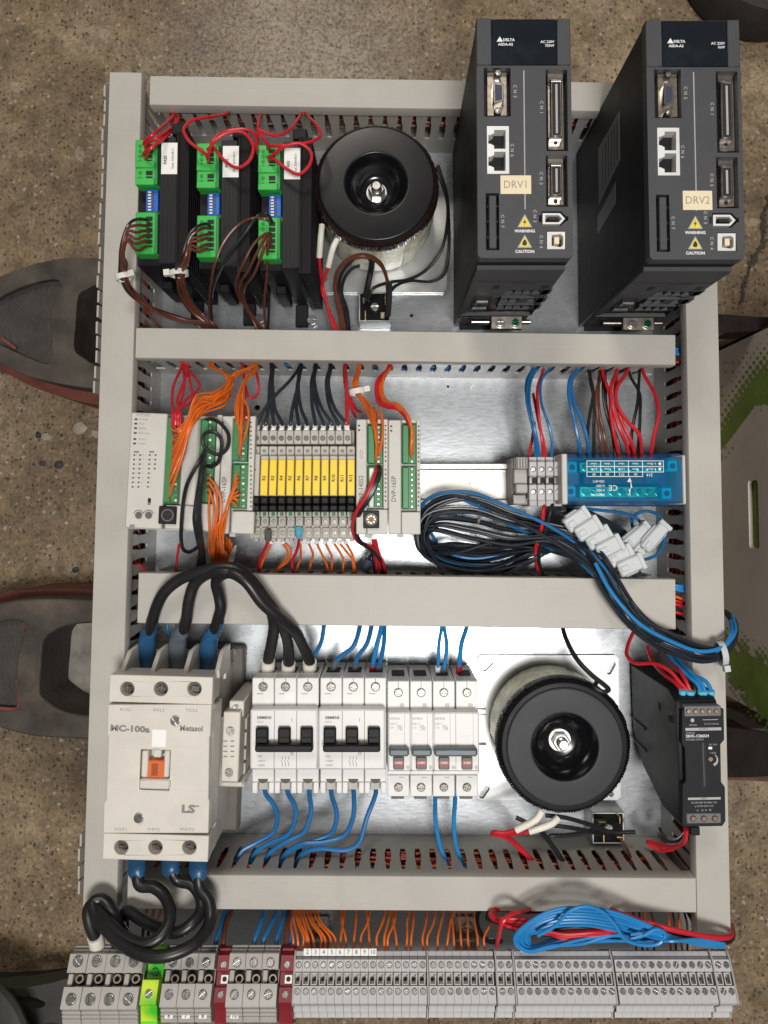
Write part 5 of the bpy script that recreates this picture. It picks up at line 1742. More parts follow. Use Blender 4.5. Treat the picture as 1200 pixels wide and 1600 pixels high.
def mini_breaker(label, xs_, group=None):
    x0, x1 = xs_[0] - 17.3, xs_[-1] + 17.5
    t = Th('miniature_breaker', label, 'breaker', (x0 + x1) / 2, 1160, 8, 0, at=HB, group='miniature breakers with red indicators')
    ps = []
    for i, x in enumerate(xs_):
        a, b_ = x - 17.2, x + 17.2
        up = t.box('pole_body', a, 1064, b_, 1113, 8, HB, M['white'], 0.7)
        lo = t.box('pole_body', a, 1211, b_, 1245, 8, HB, M['white'], 0.7)
        t.box('mid_body', a, 1113.4, b_, 1210.6, 8, HB - 0.5, M['white'], 0.3)
        for y, par in ((1082, up), (1230, lo)):
            dark = len(xs_) > 1
            t.cyl('screw_well', x, y, 7.0, HB, HB + 0.15, M['tdark'], 24, 0, par)
            t.screw(x, y, 5.6, HB + 0.4, M['darkscrew'] if dark else M['brkscrew'], 'cross', None, par)
        xx0, xx1, yy0, yy1 = t.rect(a + 7, 1062, b_ - 7, 1066, HB)
        t.mesh('cable_entry', MB().box(xx0, xx1, yy1 - 0.2, yy1 + 0.35, 28, 46, 0.1), M['void'], up)
        t.box('rating_notch', x + 2, 1099, x + 9, 1105, HB, HB + 0.12, M['whitedk'], 0, up)
        t.box('split_line', x - 0.4, 1065, x + 0.4, 1075, HB, HB + 0.1, M['inkgrey'], 0, up)
        t.box('rail_latch', a + 6, 1245.2, a + 26, 1248.5, 8, HB - 14, M['tdark'], 0.3, lo)
        t.box('split_line', x + 1, 1214.2, x + 9, 1215, HB, HB + 0.1, M['inkgrey'], 0, lo)
    p = t.box('toggle_panel', x0 + 1, 1113, x1 + 2, 1211, HB - 0.4, HP, M['white'], 1.2)
    for i, x in enumerate(xs_):
        if i:
            t.box('panel_seam', x - 17.6, 1115, x - 16.9, 1210, HP, HP + 0.08, M['inkgrey'], 0, p)
        g = t.box('indicator_window', x - 8, 1183, x + 9, 1203, HP, HP + 2.4, M['tdark'], 0.8)
        t.box('red_flag', x - 7, 1189, x + 8, 1195, HP + 2.4, HP + 2.6, M['redflag'], 0, g)
        t.text('I-ON', x + 0.5, 1192, 3.2, HP + 2.6, M['inkwhite'], 0, g, 'CENTER', 0.02)
        t.cyl('test_hole', x + 15, 1199, 3.2, HP, HP + 0.15, M['whitedk'], 16, 0, p)
        if i == 0:
            t.text('SIEMENS', x - 14, 1123, 3.2, HP, M['inkgrey'], 0, p, 'LEFT', 0.0, 0.95)
            t.text('5SJ61-7', x - 14, 1131, 2.8, HP, M['inkgrey'], 0, p, 'LEFT')
            t.text('C16', x - 14, 1137, 2.8, HP, M['inkgrey'], 0, p, 'LEFT')
            t.dots('printed_matrix', [(x - 1 + (k % 4) * 2.2, 1134 + (k // 4) * 2.2) for k in range(16) if (k * 7) % 5 != 1], 1.6, 1.6, HP, HP + 0.06, M['inkfaint'], p)
        t.box('panel_line', x + 9.5, 1115, x + 10.2, 1168, HP, HP + 0.06, M['inkfaint'], 0, p)
        t.box('blank_sticker', x - 10, 1147 if len(xs_) == 1 or i == 0 else 1150, x + 8, 1168, HP + 0.1, HP + 0.25, M['paper'], 0, p) if not (len(xs_) > 1 and i == 0) else None
    t.box('lever', xs_[0] - 15, 1170, xs_[-1] + 17, 1183, HP, HP + 9, M['levergrey'], 1.6)
    t.box('cover_strip', x0 + 1, 1204.5, x1 + 1.5, 1210, HP, HP + 1.2, M['white'], 0.4, p)
    return t
M['redflag'] = mat('red_indicator', (0.45, 0.03, 0.04), 0.4)
M['levergrey'] = mat('slate_grey_lever', (0.10, 0.125, 0.14), 0.4)
mini_breaker('white single-pole breaker touching the three-pole breaker', [622.5])
mini_breaker('white single-pole breaker, second from the three-pole breaker', [658])
mini_breaker('white two-pole breaker with one long grey lever, beside the coil', [693.5, 729.5])

# ================================================================ power supply
HPS = 118.0
t = Th('power_supply', 'black slim power supply overlapping the right duct', 'power supply', 1098, 1195, 0, 1.0, at=HPS)
a, b_, c_, d_ = t.rect(1064, 1094, 1130, 1292, HPS)
prof = [(d_ + 4, 6), (d_ + 4, 96), (d_ - 2, HPS - 8), (d_ - 7, HPS - 6), (c_ + 6, HPS - 6), (c_, HPS - 12), (c_ - 1, 76), (c_ + 16, 30), (c_ + 40, 6)]
t.mesh('housing', MB().prism_x(prof, a, b_, 0.6), M['black'])
# front with a waist on both sides
fp_ = [t.L(x, y, HPS) for x, y in ((1066, 1110), (1131, 1108), (1132, 1155), (1126, 1162), (1127, 1222), (1133, 1230), (1134, 1283), (1129, 1291), (1068, 1292), (1066, 1287), (1066, 1226), (1071.5, 1222), (1070, 1168), (1065, 1161))]
fr = t.mesh('front', MB().prism(fp_, HPS - 8, HPS, 0.5), M['psu'] if 'psu' in M else M['drive'])
g = t.box('output_terminals', 1069.5, 1103, 1127, 1119.5, HPS - 10, HPS + 0.8, M['tdark'], 0.6)
for k in range(5):
    t.cyl('screw_well', 1076 + 10.8 * k, 1111.5, 4.2, HPS + 0.8, HPS + 0.9, M['void'], 16, 0, g)
    t.screw(1076 + 10.8 * k, 1111.5, 3.2, HPS + 1.0, M['copperscrew'], 'cross', None, g)
g2 = t.box('input_terminals', 1073, 1271, 1127, 1287, HPS - 10, HPS + 0.8, M['tdark'], 0.6)
for k in range(3):
    t.cyl('screw_well', 1083 + 17 * k, 1279, 5.0, HPS + 0.8, HPS + 0.9, M['void'], 16, 0, g2)
    t.screw(1083 + 17 * k, 1279, 3.6, HPS + 1.0, M['copperscrew'], 'cross', None, g2)
t.box('printed_bar', 1071, 1137, 1127, 1141.5, HPS + 0.02, HPS + 0.1, M['inkfaint'], 0, fr)
t.text('OUTPUT', 1099, 1139.2, 2.6, HPS + 0.12, M['ink'], 0, fr)
t.text('DC24V', 1083, 1133, 2.8, HPS, M['inkfaint'], 0, fr)
t.text('DC OUT PARALLEL', 1112, 1131, 2.4, HPS, M['inkfaint'], 0, fr, 'CENTER', 0, 0.8)
t.cyl('printed_ring', 1082, 1125.5, 3.0, HPS + 0.02, HPS + 0.1, M['inkfaint'], 16, 0, fr)
t.box('printed_line', 1098, 1124, 1122, 1125, HPS + 0.02, HPS + 0.1, M['inkfaint'], 0, fr)
t.text('OMRON', 1071.5, 1145.5, 2.6, HPS, M['inkfaint'], 0, fr, 'LEFT')
t.text('S8VK-C06024', 1071.5, 1150.5, 4.4, HPS, M['inkwhite'], 0, fr, 'LEFT', 0.01)
t.text('POWER SUPPLY', 1071.5, 1156, 2.8, HPS, M['inkfaint'], 0, fr, 'LEFT')
t.box('vent_slot', 1096, 1159, 1103, 1231, HPS + 0.02, HPS + 0.1, M['void'], 0, fr)
t.box('vent_rib', 1098, 1161, 1101, 1229, HPS + 0.1, HPS + 0.9, M['drive'], 0.2, fr)
t.text('DC ON', 1114, 1163.5, 2.6, HPS, M['inkfaint'], 0, fr)
t.box('lamp', 1107, 1167, 1113, 1171, HPS, HPS + 0.6, M['paper'], 0.2, fr)
t.text('V.ADJ', 1114, 1176.5, 2.6, HPS, M['inkfaint'], 0, fr)
g = t.cyl('adjuster', 1110, 1186, 5.4, HPS - 1, HPS + 0.4, M['void'], 20, 0.2, fr)
t.screw(1110, 1186, 3.4, HPS + 0.5, M['copperscrew'], 'cross', 45, fr)
t.mesh('printed_arc', MB().tube([t.L3(1113 + 8.0 * math.cos(th), 1187 - 8.5 * math.sin(th), HPS + 0.15) for th in [-1.3 + 0.26 * k for k in range(10)]], [0.3 + 0.09 * (9 - k) for k in range(10)], 6, flat=0.2), M['inkfaint'], fr)
t.box('printed_frame', 1075, 1246, 1126, 1249.5, HPS + 0.02, HPS + 0.1, M['inkfaint'], 0, fr)
t.text('INPUT', 1100, 1247.8, 2.4, HPS + 0.12, M['ink'], 0, fr)
t.text('AC100-240V 50-60Hz 1.3A', 1100, 1254, 3.0, HPS, M['inkfaint'], 0, fr, 'CENTER', 0, 0.83)
t.text('or DC90-350V 0.7A', 1100, 1259.5, 2.8, HPS, M['inkfaint'], 0, fr, 'CENTER', 0, 0.9)
t.text('L1   L2  N   PE', 1100, 1266, 3.0, HPS, M['inkfaint'], 0, fr, 'CENTER', 0, 0.9)
# flank details
xl_ = a - 0.25
t.mesh('flank_slot', MB().box(xl_, a + 0.1, d_ - 18, d_ - 12, 74, 78, 0.05), M['void'])
t.mesh('flank_slot', MB().box(xl_, a + 0.1, d_ - 20, d_ - 16, 96, 104, 0.05), M['void'])
t.mesh('flank_rib', MB().box(xl_ - 0.8, a + 0.1, d_ - 44, d_ - 42, 8, 40, 0.2), M['black'])
t.mesh('flank_rib', MB().box(xl_ - 0.8, a + 0.1, d_ - 62, d_ - 60, 8, 40, 0.2), M['black'])
t.box('rail_latch', 1079, 1292.5, 1094, 1306, 30, 88, M['black'], 0.6)
M['bridgegrey'] = mat('pale_bridge_frame', (0.46, 0.44, 0.42), 0.5)
M['brownmetal'] = mat('dull_brown_clamp', (0.30, 0.25, 0.20), 0.4, 0.6)

# ================================================================ terminal strip on a rail tilted towards the middle
TT = math.radians(-30.0)
NRM = Vector((0, -math.sin(TT), math.cos(TT)))
TOP = 46.0
HT = 104.0
KT = px_per_mm(650, 1530, HT)
def strip_origin(px, dz=0.0):
    return P(px, 1530, HT) - NRM * (TOP + dz)
def term_thing(name, label, cat, px, group):
    o = bpy.data.objects.new(name, None)
    COL.objects.link(o)
    o.empty_display_size = 0.01
    o.location = strip_origin(px) * S
    o.rotation_euler = (TT, 0, 0)
    return tag(o, label, cat, group)
def ly(py):
    return (1530 - py) / (KT * 1.2)
def tpart(parent, name, b, m):
    return link(name, b.mesh(name, m) if isinstance(b, MB) else b, parent)
def tscrew(parent, y, z, r, m, kind, rot):
    o = link('screw', screw_mesh(kind, m), parent)
    o.location = (0, y * S, z * S)
    o.scale = (r, r, r)
    o.rotation_euler = (0, 0, rot)
    return o

# --- the many narrow grey terminals
SW = 13.0 / KT
w2 = SW / 2 - 0.12
small_prof = [(-24.5, 6), (-24.5, 24), (-21, 26), (-20.5, 32), (-17, 34), (-16.2, 43), (-15, TOP), (-4.2, TOP), (-4.2, 39), (4.7, 39), (4.7, TOP), (12.4, TOP), (13.4, 42), (14.6, 41), (15, 43), (17.8, 42), (18.6, 38), (18.6, 6)]
SM_body = MB().prism_x(small_prof, -w2, w2, 0.0).mesh('body', M['tgrey'])
SM_well = MB().cyl(0, 0, TOP - 0.3, TOP + 0.12, 2.35, 16).mesh('screw_well', M['tdark'])
SM_frame = MB().box(-w2 + 0.3, w2 - 0.9, -3.8, -2.9, 39, TOP - 1, 0.1).box(-w2 + 0.3, w2 - 0.9, 3.2, 4.2, 39, TOP - 1, 0.1).box(-w2 + 0.3, -w2 + 1.0, -2.9, 3.2, 39, TOP - 1, 0.1).box(w2 - 1.6, w2 - 0.9, -2.9, 3.2, 39, TOP - 1, 0.1).mesh('bridge_frame', M['bridgegrey'])
SM_hole = MB().cyl(0, 0, 39, 39.25, 1.5, 12).mesh('bridge_hole', M['void'])
groups = [([465 + 13.0 * k for k in range(16)], 'first'), ([676.8 + 12.9 * k for k in range(8)], 'second'), ([783.3, 796], 'third'), ([812.8 + 12.72 * k for k in range(12)], 'fourth'), ([970 + 12.72 * k for k in range(12)], 'fifth'), ([1126, 1138.6], 'last')]
plates = [459.0, 668.5, 776.2, 804.2, 959.5, 1118.2, 1146]
cnt = 0
for xs_, gname in groups:
    for k, x in enumerate(xs_):
        o = term_thing('narrow_terminal', 'narrow grey terminal, %s in the %s' % (ORD[k], {'first': 'long block after the red divider', 'second': 'block of eight', 'third': 'pair left of the blue coil', 'fourth': 'block under the blue coil', 'fifth': 'block right of the coil', 'last': 'pair at the right end'}[gname]), 'terminal', x, 'narrow grey terminals of the strip')
        tpart(o, 'body', SM_body, None)
        for y in (ly(1507.5), ly(1549)):
            wv_ = tpart(o, 'screw_well', SM_well, None)
            wv_.location = (0.3 * S, y * S, 0)
            s_ = tscrew(o, y, TOP + 0.2, 1.95, M['steel'] if random.random() < 0.6 else M['brightscrew'], 'slot', random.uniform(0, 3))
            s_.location.x = 0.3 * S
        tpart(o, 'bridge_frame', SM_frame, None)
        hh = tpart(o, 'bridge_hole', SM_hole, None)
        hh.location = (-0.2 * S, 0.2 * S, 0)
        if gname == 'first' and 1 <= k <= 9:
            g = tpart(o, 'number_marker', MB().box(-w2, w2, 14.8, 19.6, 43.2, 44.6, 0.2), M['paper'])
            q = link('lettering', text_mesh(str(k + 1), M['ink'], 'CENTER', 0.0), g)
            q.location = (0, 17.2 * S, 44.7 * S)
            q.scale = (0.0042, 0.0042, 0.001)
        cnt += 1
PLM = MB().prism_x([(-25.2, 5), (-25.2, 24.6), (-21.4, 27), (-17.6, 35), (-16.8, 44), (-15, TOP + 1), (13, TOP + 1), (18.4, 44), (19.4, 39), (19.4, 5)], -0.55, 0.55, 0.0).mesh('end_plate', M['tgrey2'])
for k, x in enumerate(plates):
    o = link('end_plate', PLM)
    o.location = strip_origin(x) * S
    o.rotation_euler = (TT, 0, 0)
    tag(o, 'thin grey end plate in the terminal strip, %s from the left' % ORD[k], 'end plate', 'end plates of the strip')

# --- wide and medium grey terminals, yellow-green earth terminal, red dividers
def wide_terminal(label, name, px, wpx, m, kind, num=None):
    o = term_thing(name, label, 'terminal', px, 'wide grey terminals of the strip' if kind in 'LM' else None)
    h = wpx / KT / 2 - 0.15
    if kind == 'L':
        T = TOP + 6
        u1, u0, l0, l1, bot, sr, su, sl = 1489, 1520, 1542, 1576, 1600, 7.0, 1502, 1561
    else:
        T = TOP + 2
        u1, u0, l0, l1, bot, sr, su, sl = 1488, 1514, 1537, 1573, 1597, 5.8, 1504, 1554
    pr = [(ly(bot), 4), (ly(bot), T - 12), (ly(l1) - 0.5, T - 5), (ly(l1), T - 0.6), (ly(l1) + 0.8, T), (ly(l0), T), (ly(l0), T - 9), (ly(u0), T - 9), (ly(u0), T), (ly(u1) - 0.6, T), (ly(u1), T - 0.6), (ly(u1) + 0.5, T - 5), (ly(1474), T - 12), (ly(1474), 4)]
    tpart(o, 'body', MB().prism_x(pr, -h, h, 0.0), m)
    for y in (su, sl):
        w_ = tpart(o, 'screw_well', MB().cyl(0, ly(y), T - 0.2, T + 0.15, sr / KT * 1.18, 22), M['tdark'])
        tscrew(o, ly(y), T + 0.5, sr / KT, M['brightscrew'], 'slot', random.uniform(0, 3))
    # bridge window: dark pocket, side rib and brass tube
    tpart(o, 'bridge_pocket', MB().box(-h + 0.5, h - 0.5, ly(l0) + 0.6, ly(u0) - 0.6, T - 9, T - 8.7, 0), M['void'])
    tpart(o, 'pocket_rib', MB().box(-h + 0.6, -h + 4.2, ly(l0) + 0.6, ly(u0) - 0.6, T - 9, T - 3, 0.4), m)
    tpart(o, 'clamp_tube', MB().lathe(h * 0.35, 0.2, [(3.0, T - 8.8), (3.0, T - 3.4), (2.0, T - 3.4), (2.0, T - 8.8)], 16, caps=False), M['brownmetal'])
    # grooves at both ends
    for j in range(3):
        f_ = j / 3.0
        yb = ly(l1) - 0.9 - j * 2.5
        zb = T - 5.1 - (ly(l1) - 0.5 - yb) / max(0.1, (ly(l1) - 0.5 - ly(bot))) * 7
        tpart(o, 'groove_rib', MB().box(-h, h, yb - 1.6, yb - 0.2, zb - 2, zb + 0.7, 0.25), m)
    for j in range(2):
        yb = ly(u1) + 1.2 + j * 2.2
        tpart(o, 'groove_rib', MB().box(-h, h, yb, yb + 1.6, T - 12, T - 5.4 - j * 2.2, 0.25), m)
    if num:
        g = tpart(o, 'number_marker', MB().box(-2.8, 3.2, ly(1591), ly(1582), T - 9.2, T - 7.2, 0.2), M['paper'])
        q = link('lettering', text_mesh(num, M['ink'], 'CENTER', 0.02), g)
        q.location = (0.2 * S, ly(1586.5) * S, (T - 7.1) * S)
        q.scale = (0.0040, 0.0040, 0.001)
    return o
for k, x in enumerate((121, 150.5, 179.5, 208.5)):
    wide_terminal('wide grey power terminal, %s from the left end of the strip' % ORD[k], 'wide_terminal', x, 29.0, M['tgrey2'], 'L')
for k, (x, nm) in enumerate(((268, '6'), (294.2, '7'), (320.4, '8'))):
    wide_terminal(('medium grey terminal touching the earth terminal', 'medium grey terminal midway between earth terminal and red divider', 'medium grey terminal left of the first red divider')[k], 'medium_terminal', x, 26.0, M['tgrey2'], 'M', nm)
for k, (x, nm) in enumerate(((369, '10'), (395.2, None), (421.4, None))):
    wide_terminal(('medium grey terminal marked 10, right of the first red divider', 'medium unmarked grey terminal midway between the red dividers', 'medium unmarked grey terminal touching the second red divider')[k], 'medium_terminal', x, 26.0, M['tgrey2'], 'M', nm)
def earth_mat():
    m = bpy.data.materials.new('yellow_green_plastic')
    m.use_nodes = True
    b = m.node_tree.nodes['Principled BSDF']
    N, L = m.node_tree.nodes.new, m.node_tree.links.new
    tc = N('ShaderNodeTexCoord')
    n = N('ShaderNodeTexNoise')
    n.inputs['Scale'].default_value = 45
    n.inputs['Detail'].default_value = 1
    L(tc.outputs['Object'], n.inputs['Vector'])
    r = N('ShaderNodeValToRGB')
    r.color_ramp.elements[0].position, r.color_ramp.elements[0].color = 0.40, (0.05, 0.45, 0.02, 1)
    r.color_ramp.elements[1].position, r.color_ramp.elements[1].color = 0.62, (0.55, 0.72, 0.03, 1)
    L(n.outputs['Fac'], r.inputs['Fac'])
    L(r.outputs['Color'], b.inputs['Base Color'])
    b.inputs['Roughness'].default_value = 0.4
    return m
M['earth'] = earth_mat()
o = term_thing('earth_terminal', 'bright yellow and green earth terminal of the strip', 'terminal', 238, None)
h = 25.0 / KT / 2
T = TOP + 4
tpart(o, 'body', MB().prism_x([(ly(1604), 4), (ly(1604), T - 13), (ly(1590), T - 10), (ly(1571), T - 4), (ly(1569), T), (ly(1531), T), (ly(1528), T - 10), (ly(1507), T - 10), (ly(1504), T - 2), (ly(1489), T - 2), (ly(1484), T - 6), (ly(1474), T - 12), (ly(1474), 4)], -h, h), M['earth'])
tpart(o, 'foot_block', MB().box(-h - 0.4, h + 0.4, ly(1606), ly(1592), T - 24, T - 11, 0.8), M['tgreen'])
tscrew(o, ly(1553), T + 0.4, 2.7, M['brightscrew'], 'slot', 0.6)
tscrew(o, ly(1519), T - 9.6, 2.6, M['greendkscrew'], 'slot', 0.6)
for k, (x, lab) in enumerate(((347, 'dark red divider terminal between the medium grey terminals'), (447, 'dark red divider terminal beside the narrow grey terminals'))):
    o = term_thing('red_terminal', lab, 'terminal', x, 'red divider terminals')
    h = 20.0 / KT / 2
    T = TOP - 1
    tpart(o, 'body', MB().prism_x([(ly(1600), 4), (ly(1600), T - 14), (ly(1580), T - 8), (ly(1570), T - 2), (ly(1566), T), (ly(1543), T), (ly(1541), T - 3), (ly(1519), T - 3), (ly(1517), T), (ly(1492), T), (ly(1488), T - 3), (ly(1476), T - 8), (ly(1476), 4)], -h, h), M['tred'])
    for y in (1507, 1554):
        tscrew(o, ly(y), T + 0.3, 2.3, M['brightscrew'], 'slot', 0.9 + k)
    tpart(o, 'bridge_frame', MB().box(-1.2, 4.4, ly(1537), ly(1523), T - 3, T - 0.4, 0.3), M['paper'])
    tpart(o, 'bridge_hole', MB().cyl(1.6, ly(1530), T - 0.4, T - 0.25, 1.7, 14), M['void'])
    tpart(o, 'ridge', MB().box(-h, h, ly(1485), ly(1480), T - 8, T - 3.5, 0.4), M['tred'])

# rail under the strip and its brackets
o = link('tilted_rail', None)
o.location = strip_origin(650) * S
o.rotation_euler = (TT, 0, 0)
tag(o, 'zinc mounting rail tilted under the terminal strip', 'mounting rail')
xa, xb = (P(105, 1530, HT) - P(650, 1530, HT)).x, (P(1150, 1530, HT) - P(650, 1530, HT)).x
link('rail', MB().box(xa, xb, -15, 15, 0, 3.8, 0.3).mesh('rail', M['railzinc']), o)
for k, px in enumerate((497, 732)):
    t = Th('rail_bracket', 'zinc angle bracket holding the terminal rail, %s one' % ('left' if k == 0 else 'right'), 'bracket', px, 1450, 0, 0, 'brackets of the terminal rail')
    t.box('foot', px - 19, 1432, px + 17, 1474, 0.4, 2.6, M['castplate'], 0.4)
    t.box('fold', px - 19, 1467, px + 17, 1476, 2.6, 12, M['castplate'], 0.6)
    x0, x1, y0, y1 = t.rect(px - 19, 1474, px + 17, 1490, 30)
    t.mesh('arm', MB().box(x0, x1, y0 - 6, y1 - 8, 0.4, 60, 0.4), M['castplate'])
    t.screw(px - 1, 1449, 7.5, 3.4, M['brightscrew'])

# ================================================================ WIRING
def jit(pts, a=1.0, hh=1.5):
    return [(x + random.uniform(-a, a), y + random.uniform(-a, a), h + random.uniform(-hh, hh)) for x, y, h in pts]
def ferrule(w, pts, r, m):
    return wire_part(w, 'ferrule', pts, r, m, 10, 3)
def bundle(name, label, cat='wires', group=None):
    o = link(name, None)
    return tag(o, label, cat, group)
def strand(par, col, r, pts, name='strand', per=6):
    return wire_part(par, name, pts, r, M[col], 8, per)
def ring_tie(par, px, py, h, ax, r, wdt=4.0, m='tie', head=(0, -1)):
    """cable tie: a flat band round the bundle running along pixel direction ax, plus its head"""
    c = P(px, py, h)
    d = Vector((ax[0], -ax[1], 0)).normalized()
    u = Vector((-d.y, d.x, 0))
    v = Vector((0, 0, 1))
    b = MB()
    n = 24
    vs = []
    for s_ in (-wdt / 2, wdt / 2):
        for rad in (r, r + 0.9):
            for i in range(n):
                a = 2 * math.pi * i / n
                vs.append(c + d * s_ + u * (rad * math.cos(a)) + v * (rad * 0.85 * math.sin(a)))
    fs = []
    for i in range(n):
        j = (i + 1) % n
        A, B_, C_, D_ = i, n + i, 2 * n + i, 3 * n + i
        a2, b2, c2, d2 = j, n + j, 2 * n + j, 3 * n + j
        fs += [[A, a2, c2, C_], [B_, D_, d2, b2], [A, B_, b2, a2], [C_, c2, d2, D_]]
    b.add(vs, fs)
    o = link('cable_tie', b.mesh('cable_tie', M[m]), par)
    hd = c + u * (head[0] * (r + 2)) + v * (r * 0.6)
    hb = MB()
    q = 2.3
    ring = []
    for sx in (-q, q):
        for sy in (-q, q):
            for sz in (-2.2, 2.2):
                ring.append(hd + d * sx + u * sy + v * sz)
    hb.add(ring, [(0, 1, 3, 2), (4, 6, 7, 5), (0, 4, 5, 1), (2, 3, 7, 6), (0, 2, 6, 4), (1, 5, 7, 3)])
    link('tie_head', hb.mesh('tie_head', M[m]), o)
    return o

# ---- thick cables over the wide duct
heavy = [
    [(229, 1030, 56), (232, 1000, 70), (238, 970, 86), (246, 945, 92), (258, 924, 96), (282, 905, 99), (315, 893, 103), (347, 886, 105), (372, 890, 105), (397, 912, 102), (421, 948, 98), (428, 972, 91), (425, 1003, 70), (419, 1032, 54), (418, 1052, 46)],
    [(278, 1030, 56), (281, 1000, 70), (291, 970, 86), (295, 940, 93), (304, 913, 97), (324, 897, 103), (346, 893, 107), (376, 900, 107), (404, 924, 102), (431, 957, 97), (443, 980, 88), (451, 1012, 63), (451, 1036, 54), (450, 1054, 46)],
    [(325, 1030, 56), (331, 1000, 70), (340, 970, 86), (345, 950, 91), (342, 929, 94), (338, 911, 99), (345, 899, 104), (361, 895, 108), (384, 908, 110), (410, 942, 106), (438, 966, 98), (460, 985, 86), (475, 1012, 64), (484, 1034, 54), (484, 1052, 46)],
]
boots = [('boot', [(238, 969, 86), (236, 980, 81), (232, 990, 76), (230, 1000, 70), (229, 1018, 62), (228, 1042, 54)], 'blue'), ('bootgrey', [(291, 969, 86), (287, 980, 81), (281, 992, 76), (278, 1002, 70), (277, 1020, 62), (277, 1042, 54)], 'grey'), ('boot', [(341, 970, 86), (338, 980, 81), (331, 992, 76), (327, 1002, 70), (325, 1020, 62), (324, 1042, 54)], 'bright blue')]
for k in range(3):
    w = wire('cable', 4.6, heavy[k], 'thick black cable arching over the wide duct from the contactor\'s %s pole' % ('left', 'middle', 'right')[k], 'thick cables between contactor and breaker', 'cable', 'thick_cable', 12)
    m, pts, _ = boots[k]
    sp = [P(*p) for p in pts]
    b = MB().tube(spline(sp, 4), [0] * (4 * (len(sp) - 1) + 1), 16)
    rs = []
    key = [4.9, 5.0, 5.6, 7.2, 7.6, 7.4]
    for i in range(len(sp) - 1):
        for j in range(4):
            rs.append(key[i] + (key[i + 1] - key[i]) * j / 4)
    rs.append(key[-1])
    link('terminal_sleeve', MB().tube(spline(sp, 4), rs, 16, flat=0.8).mesh('terminal_sleeve', M[m]), w)
    link('sleeve_ring', MB().tube([sp[2] + Vector((0, 1.5, 0.8)), sp[2] + Vector((0, -1.0, -0.6))], 6.6, 16, flat=0.85).mesh('sleeve_ring', M[m]), w)
    e = heavy[k][-2:]
    ferrule(w, [e[0], ((e[0][0] + e[1][0]) / 2, (e[0][1] + e[1][1]) / 2, 50), e[1]], 5.9, M['sleevewhite'])

# ---- thick cables below the contactor to the wide terminals
low = [
    ([(212, 1338, 84), (214, 1362, 92), (219, 1383, 95), (240, 1386, 96), (256, 1398, 99), (265, 1418, 106), (264, 1442, 114), (251, 1463, 120), (226, 1475, 122), (196, 1466, 118), (172, 1445, 110), (155, 1426, 102), (143, 1414, 98), (138, 1424, 98), (141, 1445, 98), (149, 1466, 96), (152, 1480, 92)], 'left', 'boot'),
    ([(266, 1336, 84), (268, 1358, 92), (278, 1375, 92), (299, 1381, 93), (313, 1400, 96), (314, 1422, 102), (300, 1443, 110), (278, 1457, 112), (252, 1452, 106), (222, 1437, 98), (200, 1424, 92), (193, 1432, 90), (192, 1450, 92), (196, 1470, 92), (181, 1482, 90)], 'middle', 'boot'),
    ([(310, 1338, 86), (310, 1364, 94), (313, 1388, 97), (327, 1410, 101), (328, 1440, 108), (308, 1472, 122), (270, 1491, 130), (234, 1494, 130), (200, 1481, 124), (170, 1456, 114), (150, 1430, 104), (146, 1410, 98), (158, 1405, 96), (172, 1418, 98), (188, 1450, 100), (206, 1478, 94)], 'right', 'boot'),
]
for k, (pts, nm, m) in enumerate(low):
    w = wire('cable', 4.6, pts, 'thick black cable looping down from the contactor\'s lower %s pole' % nm, 'thick cables below the contactor', 'cable', 'thick_cable', 12)
    link('terminal_sleeve', MB().tube(spline([P(*q) for q in (pts[0], pts[1], ((pts[1][0] + pts[2][0]) / 2, (pts[1][1] + pts[2][1]) / 2, (pts[1][2] + pts[2][2]) / 2))], 5), [7.4] * 5 + [7.0, 6.4, 5.8, 5.5, 5.3, 5.3], 16, flat=0.8).mesh('terminal_sleeve', M[m]), w)
    if k == 0:
        ferrule(w, [(148.5, 1463, 97), (150.5, 1470, 95), (152, 1479, 92)], 5.9, M['sleevewhite'])
w = wire('cable', 4.4, [(168, 1405, 60), (158, 1408, 80), (152, 1414, 92), (160, 1430, 96), (180, 1452, 98), (206, 1474, 96), (211, 1485, 90)], 'thick black cable from the left duct down to the wide terminals', 'thick cables below the contactor', 'cable', 'thick_cable', 12)

